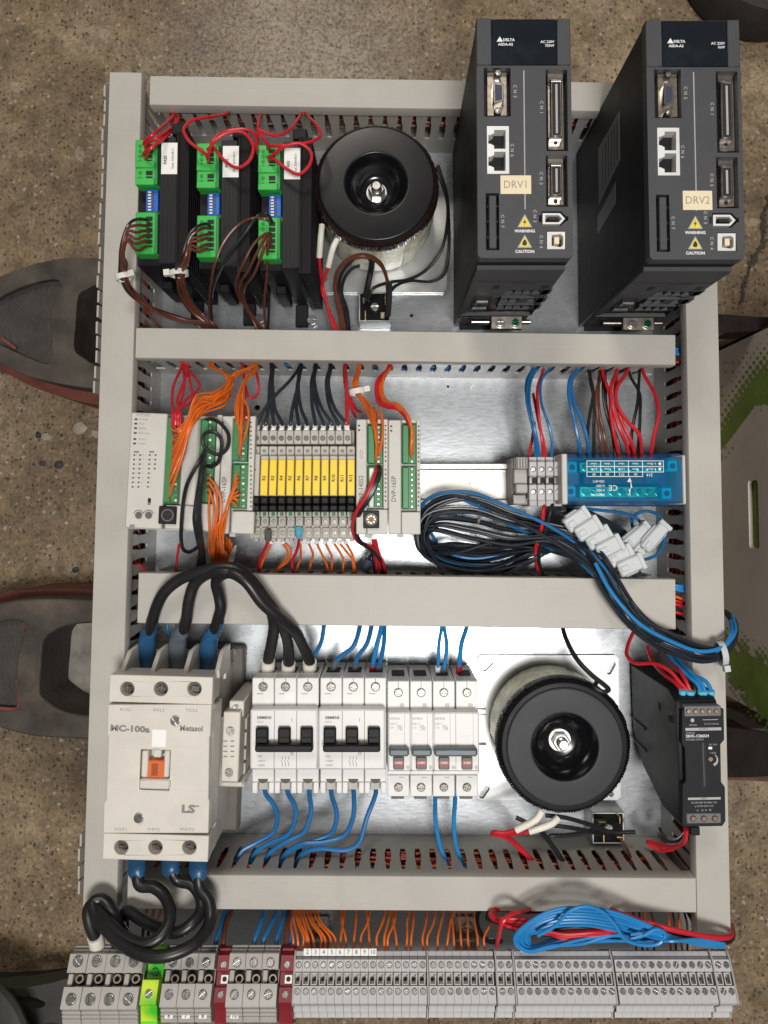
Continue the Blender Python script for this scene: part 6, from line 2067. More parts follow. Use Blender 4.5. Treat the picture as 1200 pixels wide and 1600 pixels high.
# ---- red wires of the stepper drivers
red = [
    ([(271, 174, 62), (270, 182, 78), (254, 197, 108), (238, 211, 122), (226, 221, 116), (224, 228, 110)], 'first driver, uppermost'),
    ([(279, 176, 60), (277, 190, 80), (262, 204, 110), (244, 216, 124), (230, 224, 118), (226, 234, 110)], 'first driver, second'),
    ([(273, 175, 58), (273, 196, 88), (258, 215, 116), (238, 229, 126), (226, 238, 120), (223, 244, 110)], 'first driver, third'),
    ([(266, 175, 60), (266, 203, 96), (250, 220, 122), (235, 233, 126), (229, 244, 116), (227, 250, 110)], 'first driver, lowest'),
    ([(362, 172, 60), (352, 178, 82), (325, 183, 106), (298, 189, 116), (287, 203, 120), (297, 222, 124), (313, 234, 124), (325, 244, 118), (323, 249, 110)], 'second driver, sweeping left'),
    ([(410, 174, 60), (404, 190, 88), (401, 236, 112), (398, 210, 122), (384, 202, 126), (354, 205, 128), (333, 220, 130), (326, 240, 122), (322, 243, 110)], 'second driver, arching over its top'),
    ([(326, 256, 110), (326, 243, 124), (334, 222, 132), (354, 208, 134), (380, 207, 134), (395, 226, 132), (391, 249, 130), (372, 262, 128), (352, 252, 126), (334, 231, 124), (323, 234, 110)], 'second driver, closed loop over the sticker'),
    ([(474, 172, 62), (466, 185, 90), (453, 202, 112), (430, 212, 124), (410, 205, 128), (404, 203, 128), (411, 215, 126), (420, 228, 120), (417, 234, 110)], 'third driver, sweeping left'),
    ([(474, 172, 60), (484, 184, 88), (498, 200, 108), (500, 213, 116), (484, 222, 122), (455, 226, 126), (428, 228, 124), (417, 229, 110)], 'third driver, sweeping right'),
    ([(417, 246, 110), (425, 243, 122), (443, 230, 130), (468, 224, 132), (486, 238, 130), (484, 257, 128), (468, 272, 126), (447, 263, 124), (428, 248, 122), (419, 252, 110)], 'third driver, round loop'),
]
for pts, nm in red:
    wire('w_red', 1.25, pts, 'red wire to the green plug of the ' + nm.replace(',', ' and') if False else 'red wire at the ' + nm, 'red supply wires of the stepper drivers')

# ---- brown motor bundles
b = bundle('motor_cable', 'brown and black wires tied together over the left duct, from the first stepper driver')
for k in range(6):
    y = 346 + k * 8.4
    strand(b, 'w_black' if k == 0 else 'w_brown', 1.15, jit([(233, y, 110), (226, y - 2, 121), (212, y - 2 + k, 128), (200 - k * 0.2, 352 + k * 5, 130), (189 + k * 0.8, 385 + k * 3, 124), (188 + k * 1.9, 412, 115 - k), (189 + k * 2.0, 432, 104), (200 + k * 2, 455, 92 - k * 2), (228 + k * 2, 478 + k, 74), (268 + k * 3, 492 + k * 2, 60), (305 + k * 5, 506, 52), (322 + k * 4, 520, 46)], 1.3, 2.5))
ring_tie(b, 193.5, 433, 104, (0.25, 1), 5.6, 4.2, head=(1, 0))
for k in range(2):
    wire('w_brown', 1.15, [(204 + k * 6, 468, 60), (214 + k * 10, 486 - k * 6, 56), (226 + k * 16, 503, 50), (236 + k * 22, 520, 44)], ('brown wire beside the left duct, nearer the duct', 'brown wire beside the left duct, farther from the duct')[k], 'loose brown wires')
b = bundle('motor_cable', 'brown and black wires tied with a white tie, from the middle stepper driver')
for k in range(6):
    y = 351 + k * 8.2
    strand(b, 'w_black' if k == 0 else 'w_brown', 1.15, jit([(329, y, 110), (322, y - 2, 121), (309, y + 2, 128), (298, 364 + k * 5, 130), (286 + k * 1.5, 398 + k * 2, 126), (276 + k * 2.2, 422, 112), (276 + k * 2.4, 440, 96), (282 + k * 2.5, 465, 74), (298 + k * 3, 488, 58), (318 + k * 3, 506, 52), (328 + k * 3, 520, 46)], 1.5, 2.5))
ring_tie(b, 280, 427, 109, (0.1, 1), 6.4, 4.2, head=(-1, 0))
loose = [
    ([(425, 352, 110), (417, 343, 120), (395, 341, 120), (372, 352, 124), (350, 378, 122), (336, 412, 118), (329, 450, 84), (327, 490, 52), (328, 520, 46)], 'w_brown', 'brown wire drooping left from the third stepper driver, upper one'),
    ([(427, 349, 110), (416, 334, 122), (404, 336, 120), (385, 362, 124), (362, 392, 121), (341, 428, 108), (330, 470, 68), (332, 520, 46)], 'w_black', 'black wire drooping left from the third stepper driver'),
    ([(425, 365, 110), (414, 366, 120), (396, 382, 124), (381, 410, 121), (369, 440, 98), (372, 462, 76), (390, 490, 54), (404, 520, 46)], 'w_brown', 'brown wire bowing left below the third stepper driver'),
    ([(425, 373, 110), (416, 368, 122), (404, 390, 124), (389, 420, 114), (374, 448, 90), (380, 474, 68), (398, 500, 52), (410, 520, 46)], 'w_brown', 'brown wire below the third stepper driver, second from the left'),
    ([(425, 381, 110), (418, 372, 122), (410, 395, 124), (397, 428, 108), (380, 455, 82), (386, 480, 64), (402, 504, 52), (413, 520, 46)], 'w_brown', 'brown wire below the third stepper driver, third from the left'),
    ([(425, 389, 110), (420, 372, 124), (418, 392, 116), (417, 430, 94), (413, 470, 70), (414, 500, 54), (417, 520, 46)], 'w_brown', 'brown wire hanging straight below the third stepper driver'),
    ([(425, 394, 110), (416, 398, 112), (408, 420, 98), (414, 440, 84), (420, 470, 66), (418, 520, 46)], 'w_black', 'black wire hanging below the third stepper driver'),
]
for pts, c, lab in loose:
    wire(c, 1.15, pts, lab, 'loose motor wires of the third driver')

# ---- glossy coil's leads
for pts, sl, lab in (([(503, 352, 72), (501, 372, 74), (499, 402, 66), (501, 425, 54), (505, 450, 44), (513, 485, 44), (524, 520, 44)], 3, 'red lead with white sleeve at the glossy coil, left one'),
                     ([(527, 374, 72), (521, 386, 72), (513, 417, 62), (505, 438, 54), (503, 452, 46), (512, 480, 40), (529, 520, 44)], 3, 'red lead with white sleeve at the glossy coil, right one')):
    w = wire('w_red', 1.45, pts, lab, 'leads of the glossy coil')
    ferrule(w, [pts[0], pts[1], pts[2]], 2.6, M['sleevewhite'])
arcs = [
    ('w_brown', [(540, 520, 42), (532, 480, 40), (524, 450, 46), (527, 424, 58), (545, 404, 66), (570, 398, 68), (592, 408, 62), (603, 430, 50), (606, 455, 38)], 'brown wire arching from the duct to the rectifier, outer one'),
    ('w_brown', [(536, 520, 42), (528, 478, 40), (523, 446, 48), (530, 420, 60), (550, 405, 68), (575, 402, 70), (596, 416, 60), (605, 438, 48), (608, 458, 38)], 'brown wire arching from the duct to the rectifier, inner one'),
    ('w_black', [(543, 520, 42), (538, 480, 40), (530, 455, 42), (532, 432, 52), (545, 412, 60), (562, 400, 64), (578, 405, 60), (580, 430, 46), (573, 455, 38), (571, 470, 34)], 'black wire arching from the duct to the rectifier, front one'),
    ('w_black', [(546, 520, 42), (542, 484, 38), (534, 458, 38), (538, 435, 44), (550, 420, 48), (562, 415, 50)], 'short black wire curling below the glossy coil'),
    ('w_black', [(680, 262, 70), (690, 285, 66), (699, 318, 52), (698, 355, 36), (690, 390, 26), (668, 420, 22), (640, 436, 26), (605, 442, 34), (582, 452, 40), (574, 470, 34)], 'black lead looping right of the glossy coil, inner one'),
    ('w_black', [(684, 258, 66), (697, 300, 56), (701, 345, 38), (701, 395, 24), (694, 428, 20), (675, 440, 18), (640, 439, 24), (618, 447, 34), (604, 462, 38)], 'black lead looping right of the glossy coil, outer one'),
    ('w_black', [(582, 396, 40), (580, 420, 46), (575, 444, 44), (571, 464, 36)], 'thick black sleeved lead beneath the glossy coil'),
]
for c, pts, lab in arcs:
    wire(c, 2.6 if 'thick' in lab else 1.5, pts, lab, 'leads of the glossy coil')
for x, y in ((606, 476), (603, 486)):
    pass
wire('w_black', 2.7, [(608, 440, 46), (608, 455, 42), (607, 480, 38), (605, 494, 34)], 'black shrink sleeve standing on the upper rectifier', 'leads of the glossy coil')

# ---- controller: orange field wires
b = bundle('wire_bundle', 'fan of orange wires from the main controller\'s left green strip to the duct')
for k in range(15):
    y = 672 + k * 7.6
    t_ = k / 14.0
    sx = 268 - (y - 655) * 0.05
    fan = 632 - 20 * (1 - t_) + 4 * (k % 3)
    strand(b, 'w_orange', 0.86, jit([(sx + 2, y, 101), (sx + 5, y - 6, 110), (278 + t_ * 6, 690 + t_ * 50 - 20, 118 - t_ * 2), (292 + t_ * 8, 655 + t_ * 12, 116), (308 + k * 0.8, fan + 6, 106), (336 + k, 612 + (k % 5) * 5, 92), (356 + (k % 4) * 2, 596 + (k % 6) * 5, 76), (352 if k % 2 else 366 + k * 0.3, 585, 62), (326 + (k % 3) * 4 if k % 2 else 396 + (k % 3) * 2, 571, 50), (326 + (k % 3) * 4 if k % 2 else 398, 562, 48)], 2.0, 4.0))
for k in range(5):
    x1 = (270, 275, 279, 272, 282)[k]
    kink = (269, 283, 290, 300, 277)[k]
    wire('w_red', 1.15, [(284 + k * 1.5, 562, 50), (284 + k * 2.5, 572, 52), ((271, 288, 312, 298, 285)[k], 603, 72), (kink, 625, 88), (x1, 648, 106), (x1 - 1, 664 + k * 3, 106), (x1 - 3, 672 + k * 5, 100)], 'red wire to the main controller, %s from the left at the duct' % ORD[k], 'red wires to the main controller')
b = bundle('wire_bundle', 'orange wires from the duct to the output module\'s upper green strip')
for k in range(8):
    y = 668 + k * 6.6
    strand(b, 'w_orange', 0.86, jit([(400 + k % 3, 562, 48), (399 + k % 3, 572, 52), (388 - k * 0.8, 588 + k, 72), (374 + k * 0.8, 615, 92), (369 + k * 1.6, 640, 106), (372 + k * 0.8, 660 + k * 2, 112), (376, y - 5, 110), (376, y, 101)], 1.9, 3.0))
wire('w_orange', 0.95, [(405, 562, 48), (399, 580, 60), (381, 600, 80), (379, 618, 92), (388, 640, 104), (387, 665, 110), (379, 690, 108), (377, 694, 101)], 'single orange wire curving right of the output module\'s upper bundle')
wire('w_red', 1.15, [(392, 562, 48), (398, 575, 52), (404, 600, 60), (402, 616, 64), (390, 622, 70), (383, 600, 64), (380, 575, 52), (380, 562, 48)], 'red wire loop beside the output module\'s bundle')
wire('w_red', 1.15, [(382, 612, 70), (382, 636, 92), (381, 655, 108), (378, 668, 101)], 'short red wire entering the output module')
b = bundle('wire_bundle', 'orange wires hanging from the output module\'s lower green strip into the wide duct')
for k in range(8):
    y = 738 + k * 7.0
    strand(b, 'w_orange', 0.86, jit([(374, y, 101), (371, y + 2, 110), (364 - k * 0.4, 762 + k * 3, 112), (357 - k * 0.8, 790 + k * 2, 113), (352 - k * 1.4, 818, 112), (348 - k * 0.8, 846, 100), (348 + k * 1.0, 870, 70), (347 + k * 1.4, 890, 52), (346 + k * 2, 906, 44)], 1.8, 3.0))
b = bundle('wire_bundle', 'orange wires from the main controller\'s right green strip into the wide duct')
for k in range(4):
    y = 742 + k * 9
    strand(b, 'w_orange', 0.86, jit([(323, y, 101), (327, y + 4, 110), ((342, 338, 332, 326)[k], 770 + k * 5, 112), ((345, 340, 334, 326)[k], 800, 112), ((338, 336, 332, 328)[k], 832, 109), ((332, 334, 330, 326)[k], 860, 78), (330 + k * 3, 890, 52), (331 + k * 3, 906, 44)], 0.8, 1.5))
b = bundle('wire_bundle', 'tight orange wire clump entering the wide duct below the controllers')
for k in range(12):
    strand(b, 'w_orange', 0.86, jit([(334 + k * 2.6, 838 + (k % 4) * 3, 60), (336 + k * 2.4, 856, 56), (338 + k * 2.2, 876, 52), (340 + k * 1.8, 905, 44)], 1.2, 2.5))
for k in range(4):
    wire('w_white', 0.7, [(346 + k * 4, 874, 60), (350 + k * 4, 884 - k * 2, 60), (358 + k * 3, 872 - k * 3, 58), (364 + k * 1.5, 858 - k * 2, 56)], 'pale bare wire end curling below the controllers, %s from the left' % ORD[k], 'bare wire ends below the controllers')
wire('w_black', 1.5, [(322, 656, 101), (332, 655, 116), (346, 663, 122), (357, 680, 124), (355, 700, 124), (343, 710, 124), (327, 705, 124), (317, 692, 124), (320, 678, 126), (334, 675, 128), (345, 685, 128), (346, 703, 126), (341, 722, 122), (332, 729, 118), (324, 728, 101)], 'black wire curled in a double loop over the main controller')
wire('w_black', 1.5, [(320, 700, 101), (314, 716, 118), (303, 735, 122), (293, 755, 122), (287, 780, 116), (284, 812, 113), (283, 842, 104), (288, 860, 84), (298, 862, 74), (310, 853, 64), (315, 845, 56)], 'black wire hanging in a long loop left of the black bundle')
b = bundle('wire_bundle', 'thick black bundle of wires from the main controller down into the wide duct')
for k in range(6):
    strand(b, 'w_black', 1.5, jit([(321, 700 + k * 5, 101), (317, 714 + k * 4, 116), (312 + k, 745, 120), (307 + k * 1.3, 780, 116), (304 + k * 1.6, 812, 114), (308 + k * 1.3, 838, 106), (312 + k * 1.2, 864, 76), (308 + k * 2.4, 890, 54), (308 + k * 2.6, 906, 44)], 0.7, 1.2))
wire('w_red', 1.15, [(280, 850, 40), (277, 870, 46), (275, 890, 48), (275, 906, 44)], 'short red wire standing at the wide duct left of the black bundle')
wire('w_red', 1.15, [(205, 876, 50), (216, 882, 48), (226, 890, 46), (232, 906, 44)], 'short red wire between left duct and wide duct')

# ---- relays
slots = {1: 425.5, 2: 469.5, 3: 493.0, 4: 516.0}
top = [(2, [(452, 596, 66), (436, 612, 74), (417, 634, 82)]), (1, [(421.5, 600, 68), (419, 640, 84)]), (1, [(425, 600, 68), (425, 640, 84)]), (1, [(426, 605, 70), (430, 640, 84)]), (2, [(466, 600, 68), (457, 638, 84)]), (2, [(465, 600, 68), (463, 638, 84)]), (2, [(466, 606, 70), (471, 640, 84)]),
       (3, [(487, 595, 66), (488, 635, 82)]), (3, [(489, 600, 68), (496, 638, 84)]), (3, [(492, 602, 68), (503, 638, 84)]), (4, [(510, 596, 66), (515, 635, 82)]), (4, [(513, 600, 68), (524, 640, 84)])]
for k, (s_, mid) in enumerate(top):
    xe = 401.5 + 12.95 * k - (2 if k > 9 else 0)
    sx = slots[s_] + (k % 3 - 1) * 1.6
    w = wire('w_navy', 1.45, [(sx, 560, 46), (sx, 572, 50)] + mid + [(xe + (0.5 if k < 10 else -1), 662, 88), (xe + 0.3, 672, 84)], 'black wire to the top of the relay row, %s from the left' % ORD[k], 'black wires on the relay tops')
    ferrule(w, [(xe + 0.3, 665, 88), (xe + 0.3, 670, 86), (xe + 0.3, 676, 84)], 2.0, M['paper'])
w = wire('w_red', 1.5, [(540, 560, 46), (539.5, 574, 52), (541, 600, 66), (542, 640, 82), (542, 664, 88), (542, 674, 84)], 'red wire to the rightmost relay top')
ferrule(w, [(542, 664, 88), (542, 668, 87), (542, 675, 84)], 2.3, M['paper'])
wire('w_red', 1.3, [(540, 562, 44), (538, 580, 50), (541, 610, 60), (548, 635, 56), (556, 652, 50)], 'red wire passing behind the tied orange bundle')
lower = [
    ('w_red', [(419, 836, 84), (418, 848, 80), (409, 868, 66), (404, 890, 54), (403, 906, 46)], 'grey'),
    ('w_orange', [(425, 846, 70), (419, 860, 66), (411, 876, 60), (407, 890, 54), (406, 906, 46)], None),
    ('w_orange', [(441, 846, 70), (450, 852, 70), (455, 860, 68), (449, 877, 62), (436, 888, 56), (427, 906, 46)], None),
    ('w_orange', [(438, 847, 66), (447, 856, 66), (450, 865, 64), (444, 878, 58), (432, 890, 52), (423, 906, 44)], None),
    ('w_red', [(467, 831, 84), (467, 846, 80), (463, 862, 70), (457, 876, 62), (457, 892, 54), (458, 906, 46)], 'blue'),
    ('w_orange', [(469, 846, 70), (470, 858, 68), (469, 874, 60), (464, 888, 54), (462, 906, 46)], None),
    ('w_orange', [(481, 846, 70), (485, 855, 68), (489, 866, 64), (485, 882, 56), (481, 906, 46)], None),
    ('w_orange', [(494, 846, 70), (500, 860, 66), (508, 876, 60), (513, 892, 54), (513, 906, 46)], None),
    ('w_orange', [(507, 846, 70), (513, 858, 66), (519, 872, 60), (518, 890, 54), (517, 906, 46)], None),
    ('w_orange', [(520, 846, 70), (528, 858, 66), (536, 873, 60), (536, 890, 54), (535, 906, 46)], None),
    ('w_orange', [(528, 846, 70), (540, 860, 66), (550, 874, 60), (553, 892, 54), (553, 906, 46)], None),
    ('w_orange', [(539, 846, 70), (545, 856, 66), (551, 868, 60), (554, 884, 56), (556, 906, 46)], None),
]
for k, (c, pts, fcol) in enumerate(lower):
    w = wire(c, 1.3 if c == 'w_red' else 0.95, pts, '%s wire below the relay row, %s from the left' % (CN[c], ORD[k]), 'wires below the relays')
    if fcol:
        ferrule(w, [(pts[0][0], pts[0][1] - 5, 88), (pts[0][0], pts[0][1], 86), (pts[0][0], pts[0][1] + 6, 82)], 2.9, M['tdark'] if fcol == 'grey' else M['cyan'])
    else:
        ferrule(w, [pts[0], ((pts[0][0] * 2 + pts[1][0]) / 3, pts[0][1] + 3, pts[0][2])], 1.8, M['paper'])

# ---- middle modules
b = bundle('wire_bundle', 'orange wires tied with a white tie, from the duct to the small controller')
for k in range(9):
    y = 674 + k * 5.4
    strand(b, 'w_orange', 0.88, jit([(561 + k % 3, 560, 48), (560 + k % 3, 574, 52), (553 + k * 0.7, 596, 62), (556 + k * 0.8, 614, 72), (566 + k * 1.2, 630, 86), (576 + k * 1.2, 648, 102), (584 + k * 0.5, 668 + k * 1.2, 112), (589, y - 6, 110), (589, y + 6, 101)], 1.6, 2.6))
ring_tie(b, 558.5, 612, 72, (0.2, 1), 6.2, 4.6, head=(1, 0))
wire('w_orange', 1.0, [(578, 640, 96), (594, 645, 108), (598, 660, 112), (597, 685, 110), (592, 708, 106), (589, 716, 100)], 'single orange wire bowing right over the small controller\'s strip')
wire('w_red', 1.2, [(584, 638, 80), (587, 648, 96), (588, 660, 108), (587, 672, 101)], 'short red wire entering the small controller')
wire('w_red', 1.3, [(547, 612, 50), (550, 628, 54), (557, 640, 60), (564, 644, 66)], 'red wire tucked under the tied orange bundle')
b = bundle('wire_bundle', 'red and orange wires from the duct to the right-hand output module')
for k in range(9):
    y = 676 + k * 4.6
    strand(b, 'w_red' if k < 3 else 'w_orange', 1.05, jit([(610 + k % 2, 560, 48), (608 + k % 2, 574, 52), (594 + k * 0.8, 592, 62), (589 + k * 1.2, 615, 74), (596 + k * 1.4, 632 - k * 0.6, 84), (614 + k * 1.0, 637 - k * 0.5, 96), (632 + k * 0.7, 650, 108), (641 + k * 0.4, 664 + k * 1.5, 112), (643, y - 4, 108), (643, y + 3, 101)], 1.5, 2.6))
b = bundle('wire_bundle', 'red overlay wires at the bend left of the right-hand output module')
for k in range(4):
    strand(b, 'w_red', 1.1, jit([(611, 562, 50), (606, 577, 54), (591 + k * 1.2, 594, 64), (587 + k * 1.6, 616, 76), (594 + k * 1.6, 632, 88), (606, 636 - k, 94), (616, 637 - k, 98)], 1.2, 2.0))
for k, (c, dx) in enumerate((('w_red', 0), ('w_black', 4), ('w_black', 7))):
    wire(c, 1.8, [(589 + dx * 0.6, 730, 101), (586 + dx, 742, 112), (574 + dx, 772, 114), (558 + dx * 0.9, 798, 108), (552 + dx * 0.6, 820, 94), (559 + dx * 0.4, 845, 76), (584 - dx * 0.2, 858 + dx * 0.4, 66), (598 - dx * 0.1, 880, 58), (603 - dx, 906, 44)], ('red wire hanging from the small controller\'s lower strip', 'black wire beside the red one at the small controller', 'black wire rightmost at the small controller\'s lower strip')[k], 'wires of the small controller')
for k in range(3):
    wire('w_red', 1.2, [(583 + k * 2, 843, 60), (584 + k * 3, 858, 62), (588 + k * 4, 876, 58), (588 + k * 7, 906, 46)], 'red wire below the small controller, %s from the left' % ORD[k], 'red wires below the small controller')
w = wire('w_black', 1.2, [(582, 862, 54), (576, 874, 50), (571, 884, 46), (569, 892, 40)], 'small black two-pin plug on a short wire below the small controller', cat='plug', name='small_plug')
link('plug_shell', MB().tube([P(577, 874, 50), P(569, 892, 46)], 3.6, 8, flat=0.7).mesh('plug_shell', M['dip2']), w)
wire('w_black', 0.9, [(585, 856, 56), (582, 870, 52), (584, 884, 48), (586, 906, 44)], 'thin dark wire beside the small black plug')

# ---- right side: wires to the small terminals and the blue block
right = [
    ('w_blue', 1.25, [(838, 560, 48), (836, 574, 52), (826, 594, 62), (823, 624, 74), (831, 662, 82), (838, 690, 80), (839, 713, 72)], 'blue wire at the small terminals, leftmost'),
    ('w_blue', 1.25, [(840, 560, 48), (838, 575, 52), (829, 596, 64), (827, 628, 76), (834, 664, 84), (840, 692, 80), (842, 713, 72)], 'blue wire at the small terminals, second'),
    ('w_blue', 1.25, [(833, 560, 48), (833, 574, 50), (824, 592, 58), (822, 612, 66), (829, 650, 76), (836, 690, 78), (837, 713, 72)], 'blue wire at the small terminals, hindmost'),
    ('w_red', 1.3, [(852, 562, 48), (848, 582, 54), (840, 606, 66), (842, 650, 80), (847, 690, 82), (849, 713, 72)], 'red wire at the small terminals, right one'),
    ('w_red', 1.3, [(833, 615, 60), (838, 640, 68), (844, 670, 76), (850, 695, 78), (852, 713, 72)], 'red wire at the small terminals, inner one'),
    ('w_red', 1.3, [(835, 660, 60), (832, 684, 66), (829, 700, 68), (827, 716, 66)], 'red wire at the small terminals, short left one'),
    ('w_blue', 1.2, [(863, 560, 48), (860, 574, 52), (846, 594, 62), (846, 630, 74), (856, 660, 80), (862, 685, 78), (862, 714, 72)], 'blue wire at the small terminals, rightmost'),
    ('w_blue', 1.6, [(908, 560, 48), (906, 574, 52), (892, 590, 60), (889, 618, 70), (897, 655, 78), (904, 690, 76), (907, 716, 66)], 'blue wire into the blue block, left one'),
    ('w_blue', 1.6, [(909, 562, 46), (904, 576, 50), (893, 594, 58), (895, 622, 70), (909, 656, 78), (918, 690, 76), (921, 716, 66)], 'blue wire into the blue block, right one'),
    ('w_black', 1.35, [(918, 562, 46), (919.5, 580, 50), (927, 612, 62), (922, 645, 70), (918, 675, 72), (921, 716, 64)], 'black wire into the blue block, leftmost'),
    ('w_black', 1.35, [(922, 562, 46), (922, 590, 52), (928, 625, 64), (928, 670, 72), (928, 716, 64)], 'black wire into the blue block, second'),
    ('w_brown', 1.35, [(946, 562, 46), (942, 582, 50), (932, 612, 62), (933, 645, 70), (938, 685, 72), (940, 716, 64)], 'brown wire into the blue block, left one'),
    ('w_brown', 1.35, [(940, 562, 44), (936, 590, 50), (936, 640, 66), (944, 680, 72), (950, 716, 64)], 'brown wire into the blue block, right one'),
    ('w_black', 1.35, [(948, 562, 46), (943, 588, 52), (944, 630, 62), (956, 675, 68), (962, 716, 64)], 'black wire into the blue block, third'),
    ('w_red', 1.55, [(940, 562, 48), (942, 585, 54), (953, 618, 72), (955, 650, 80), (961, 685, 78), (968, 716, 66)], 'red wire into the blue block, leftmost'),
    ('w_red', 1.55, [(967, 562, 48), (964, 580, 54), (955, 604, 68), (957, 635, 80), (968, 670, 82), (979, 695, 76), (983, 716, 66)], 'red wire into the blue block, second'),
    ('w_red', 1.55, [(967, 562, 46), (963, 590, 54), (962, 625, 70), (972, 660, 80), (986, 690, 78), (993, 716, 66)], 'red wire into the blue block, third'),
    ('w_red', 1.55, [(985, 562, 48), (980, 580, 54), (964, 606, 66), (964, 632, 76), (980, 658, 82), (998, 678, 80), (1003, 716, 66)], 'red wire into the blue block, fourth'),
    ('w_red', 1.55, [(1003, 562, 48), (1006, 584, 54), (1023, 616, 64), (1029, 648, 72), (1021, 684, 74), (1016, 716, 66)], 'red wire bowing right into the blue block'),
    ('w_black', 1.35, [(980, 562, 46), (985, 588, 52), (999, 614, 60), (1000, 650, 68), (998, 690, 70), (996, 716, 64)], 'black wire into the blue block, fourth'),
    ('w_black', 1.35, [(1002, 562, 46), (999, 585, 52), (996, 630, 62), (988, 670, 68), (985, 716, 64)], 'black wire into the blue block, fifth'),
    ('w_black', 1.35, [(944, 562, 44), (946, 600, 54), (948, 640, 62), (964, 685, 68), (972, 716, 64)], 'black wire into the blue block, sixth'),
]
for c, r, pts, lab in right:
    wire(c, r, pts, lab, 'wires on the right of the rail')
wire('w_red', 1.7, [(850, 788, 72), (849, 800, 76), (846, 826, 76), (838, 852, 70), (837, 872, 64), (843, 898, 52), (846, 908, 46)], 'red wire from the small terminals down into the wide duct')
wire('w_black', 1.5, [(863, 786, 72), (860, 802, 78), (853, 828, 78), (844, 856, 72), (842, 876, 66), (848, 898, 52), (851, 908, 46)], 'black wire from the small terminals down into the wide duct')

# ---- black harness with white plugs
b = bundle('wiring_harness', 'big bundle of black and blue wires coiled by the rail, tied over the right duct', 'wiring harness')
rh = random.Random(5)
NS = 25
for i in range(NS):
    f = i / (NS - 1.0)
    blue = i in (9,)
    c = 'w_blue' if blue else 'w_navy'
    up = 778 + f * 66 + rh.uniform(-5, 5)          # upper band at x = 730
    lowy = 896 - f * 40 + rh.uniform(-4, 4)         # lower band
    lx = 652 + rh.uniform(-4, 14) + 6 * f
    plug = (905 + f * 70, 815 + f * 55)
    hz = 24 + 46 * rh.random()
    endx = 1104 + f * 14
    bo = (f - 0.5)
    pts = [(plug[0], plug[1], 44), (plug[0] - 30, plug[1] + 14, 46), (840 + rh.uniform(-15, 15), 868 - f * 14, hz), (760 + rh.uniform(-15, 15), lowy + 2 - 4 * f, hz * 0.8), (700, lowy - 6, hz * 0.8), (lx + 6, 862 + rh.uniform(-6, 6) - f * 10, hz), (lx, 836 + rh.uniform(-8, 8), hz + 4), (lx + 16, 0.5 * up + 0.5 * 826 - 6, hz + 8), (735, up, hz + 10), (800, up + 10 + 12 * (1 - f), hz + 12), (860, 0.45 * up + 0.55 * 840 + 6, 70 + 10 * rh.random()), (905, 852 + bo * 44, 80 + rh.uniform(-5, 5)), (940 - bo * 12, 888 + bo * 36, 92 + rh.uniform(-4, 6)), (958 + bo * -22, 920 + bo * 22, 97 + rh.uniform(-3, 6)), (985 - bo * 18, 960 + bo * 24, 98 + rh.uniform(-3, 6)), (1018 - bo * 10, 990 + bo * 28, 98 + rh.uniform(-3, 6)), (1060, 1010 + bo * 32, 97 + rh.uniform(-3, 5)), (1098, 1022 + bo * 26, 96 + rh.uniform(-3, 4)), (1128, 1020 + bo * 16, 93), (1144 + bo * 8, 1002 + bo * 6, 86), (1148 + bo * 8, 980, 72), (1140 + bo * 8, 962, 54), (1118, 945, 30)]
    strand(b, c, 1.12, pts, per=5)
# the loose upper wires of the coil
strand(b, 'w_blue', 1.4, [(656, 800, 60), (662, 785, 70), (685, 772, 78), (710, 768, 80), (745, 772, 82), (790, 790, 84), (830, 808, 86), (865, 826, 86), (900, 850, 82), (925, 878, 84)], per=6)
strand(b, 'w_blue', 1.4, [(660, 815, 50), (668, 792, 64), (690, 780, 70), (720, 780, 74), (760, 798, 76), (800, 822, 74), (840, 838, 66), (880, 850, 56)], per=6)
strand(b, 'w_navy', 1.5, [(656, 830, 50), (660, 800, 66), (685, 779, 74), (715, 775, 78), (760, 790, 80), (810, 815, 82), (870, 850, 86), (930, 895, 94), (970, 950, 99)], per=6)
strand(b, 'w_blue', 1.4, [(672, 830, 40), (690, 858, 46), (720, 870, 50), (750, 872, 50), (790, 864, 52), (830, 857, 58), (880, 862, 70), (930, 900, 92)], per=6)
strand(b, 'w_navy', 1.5, [(664, 850, 40), (690, 865, 46), (720, 862, 52), (760, 850, 58), (800, 842, 64), (850, 850, 72), (910, 880, 88)], per=6)
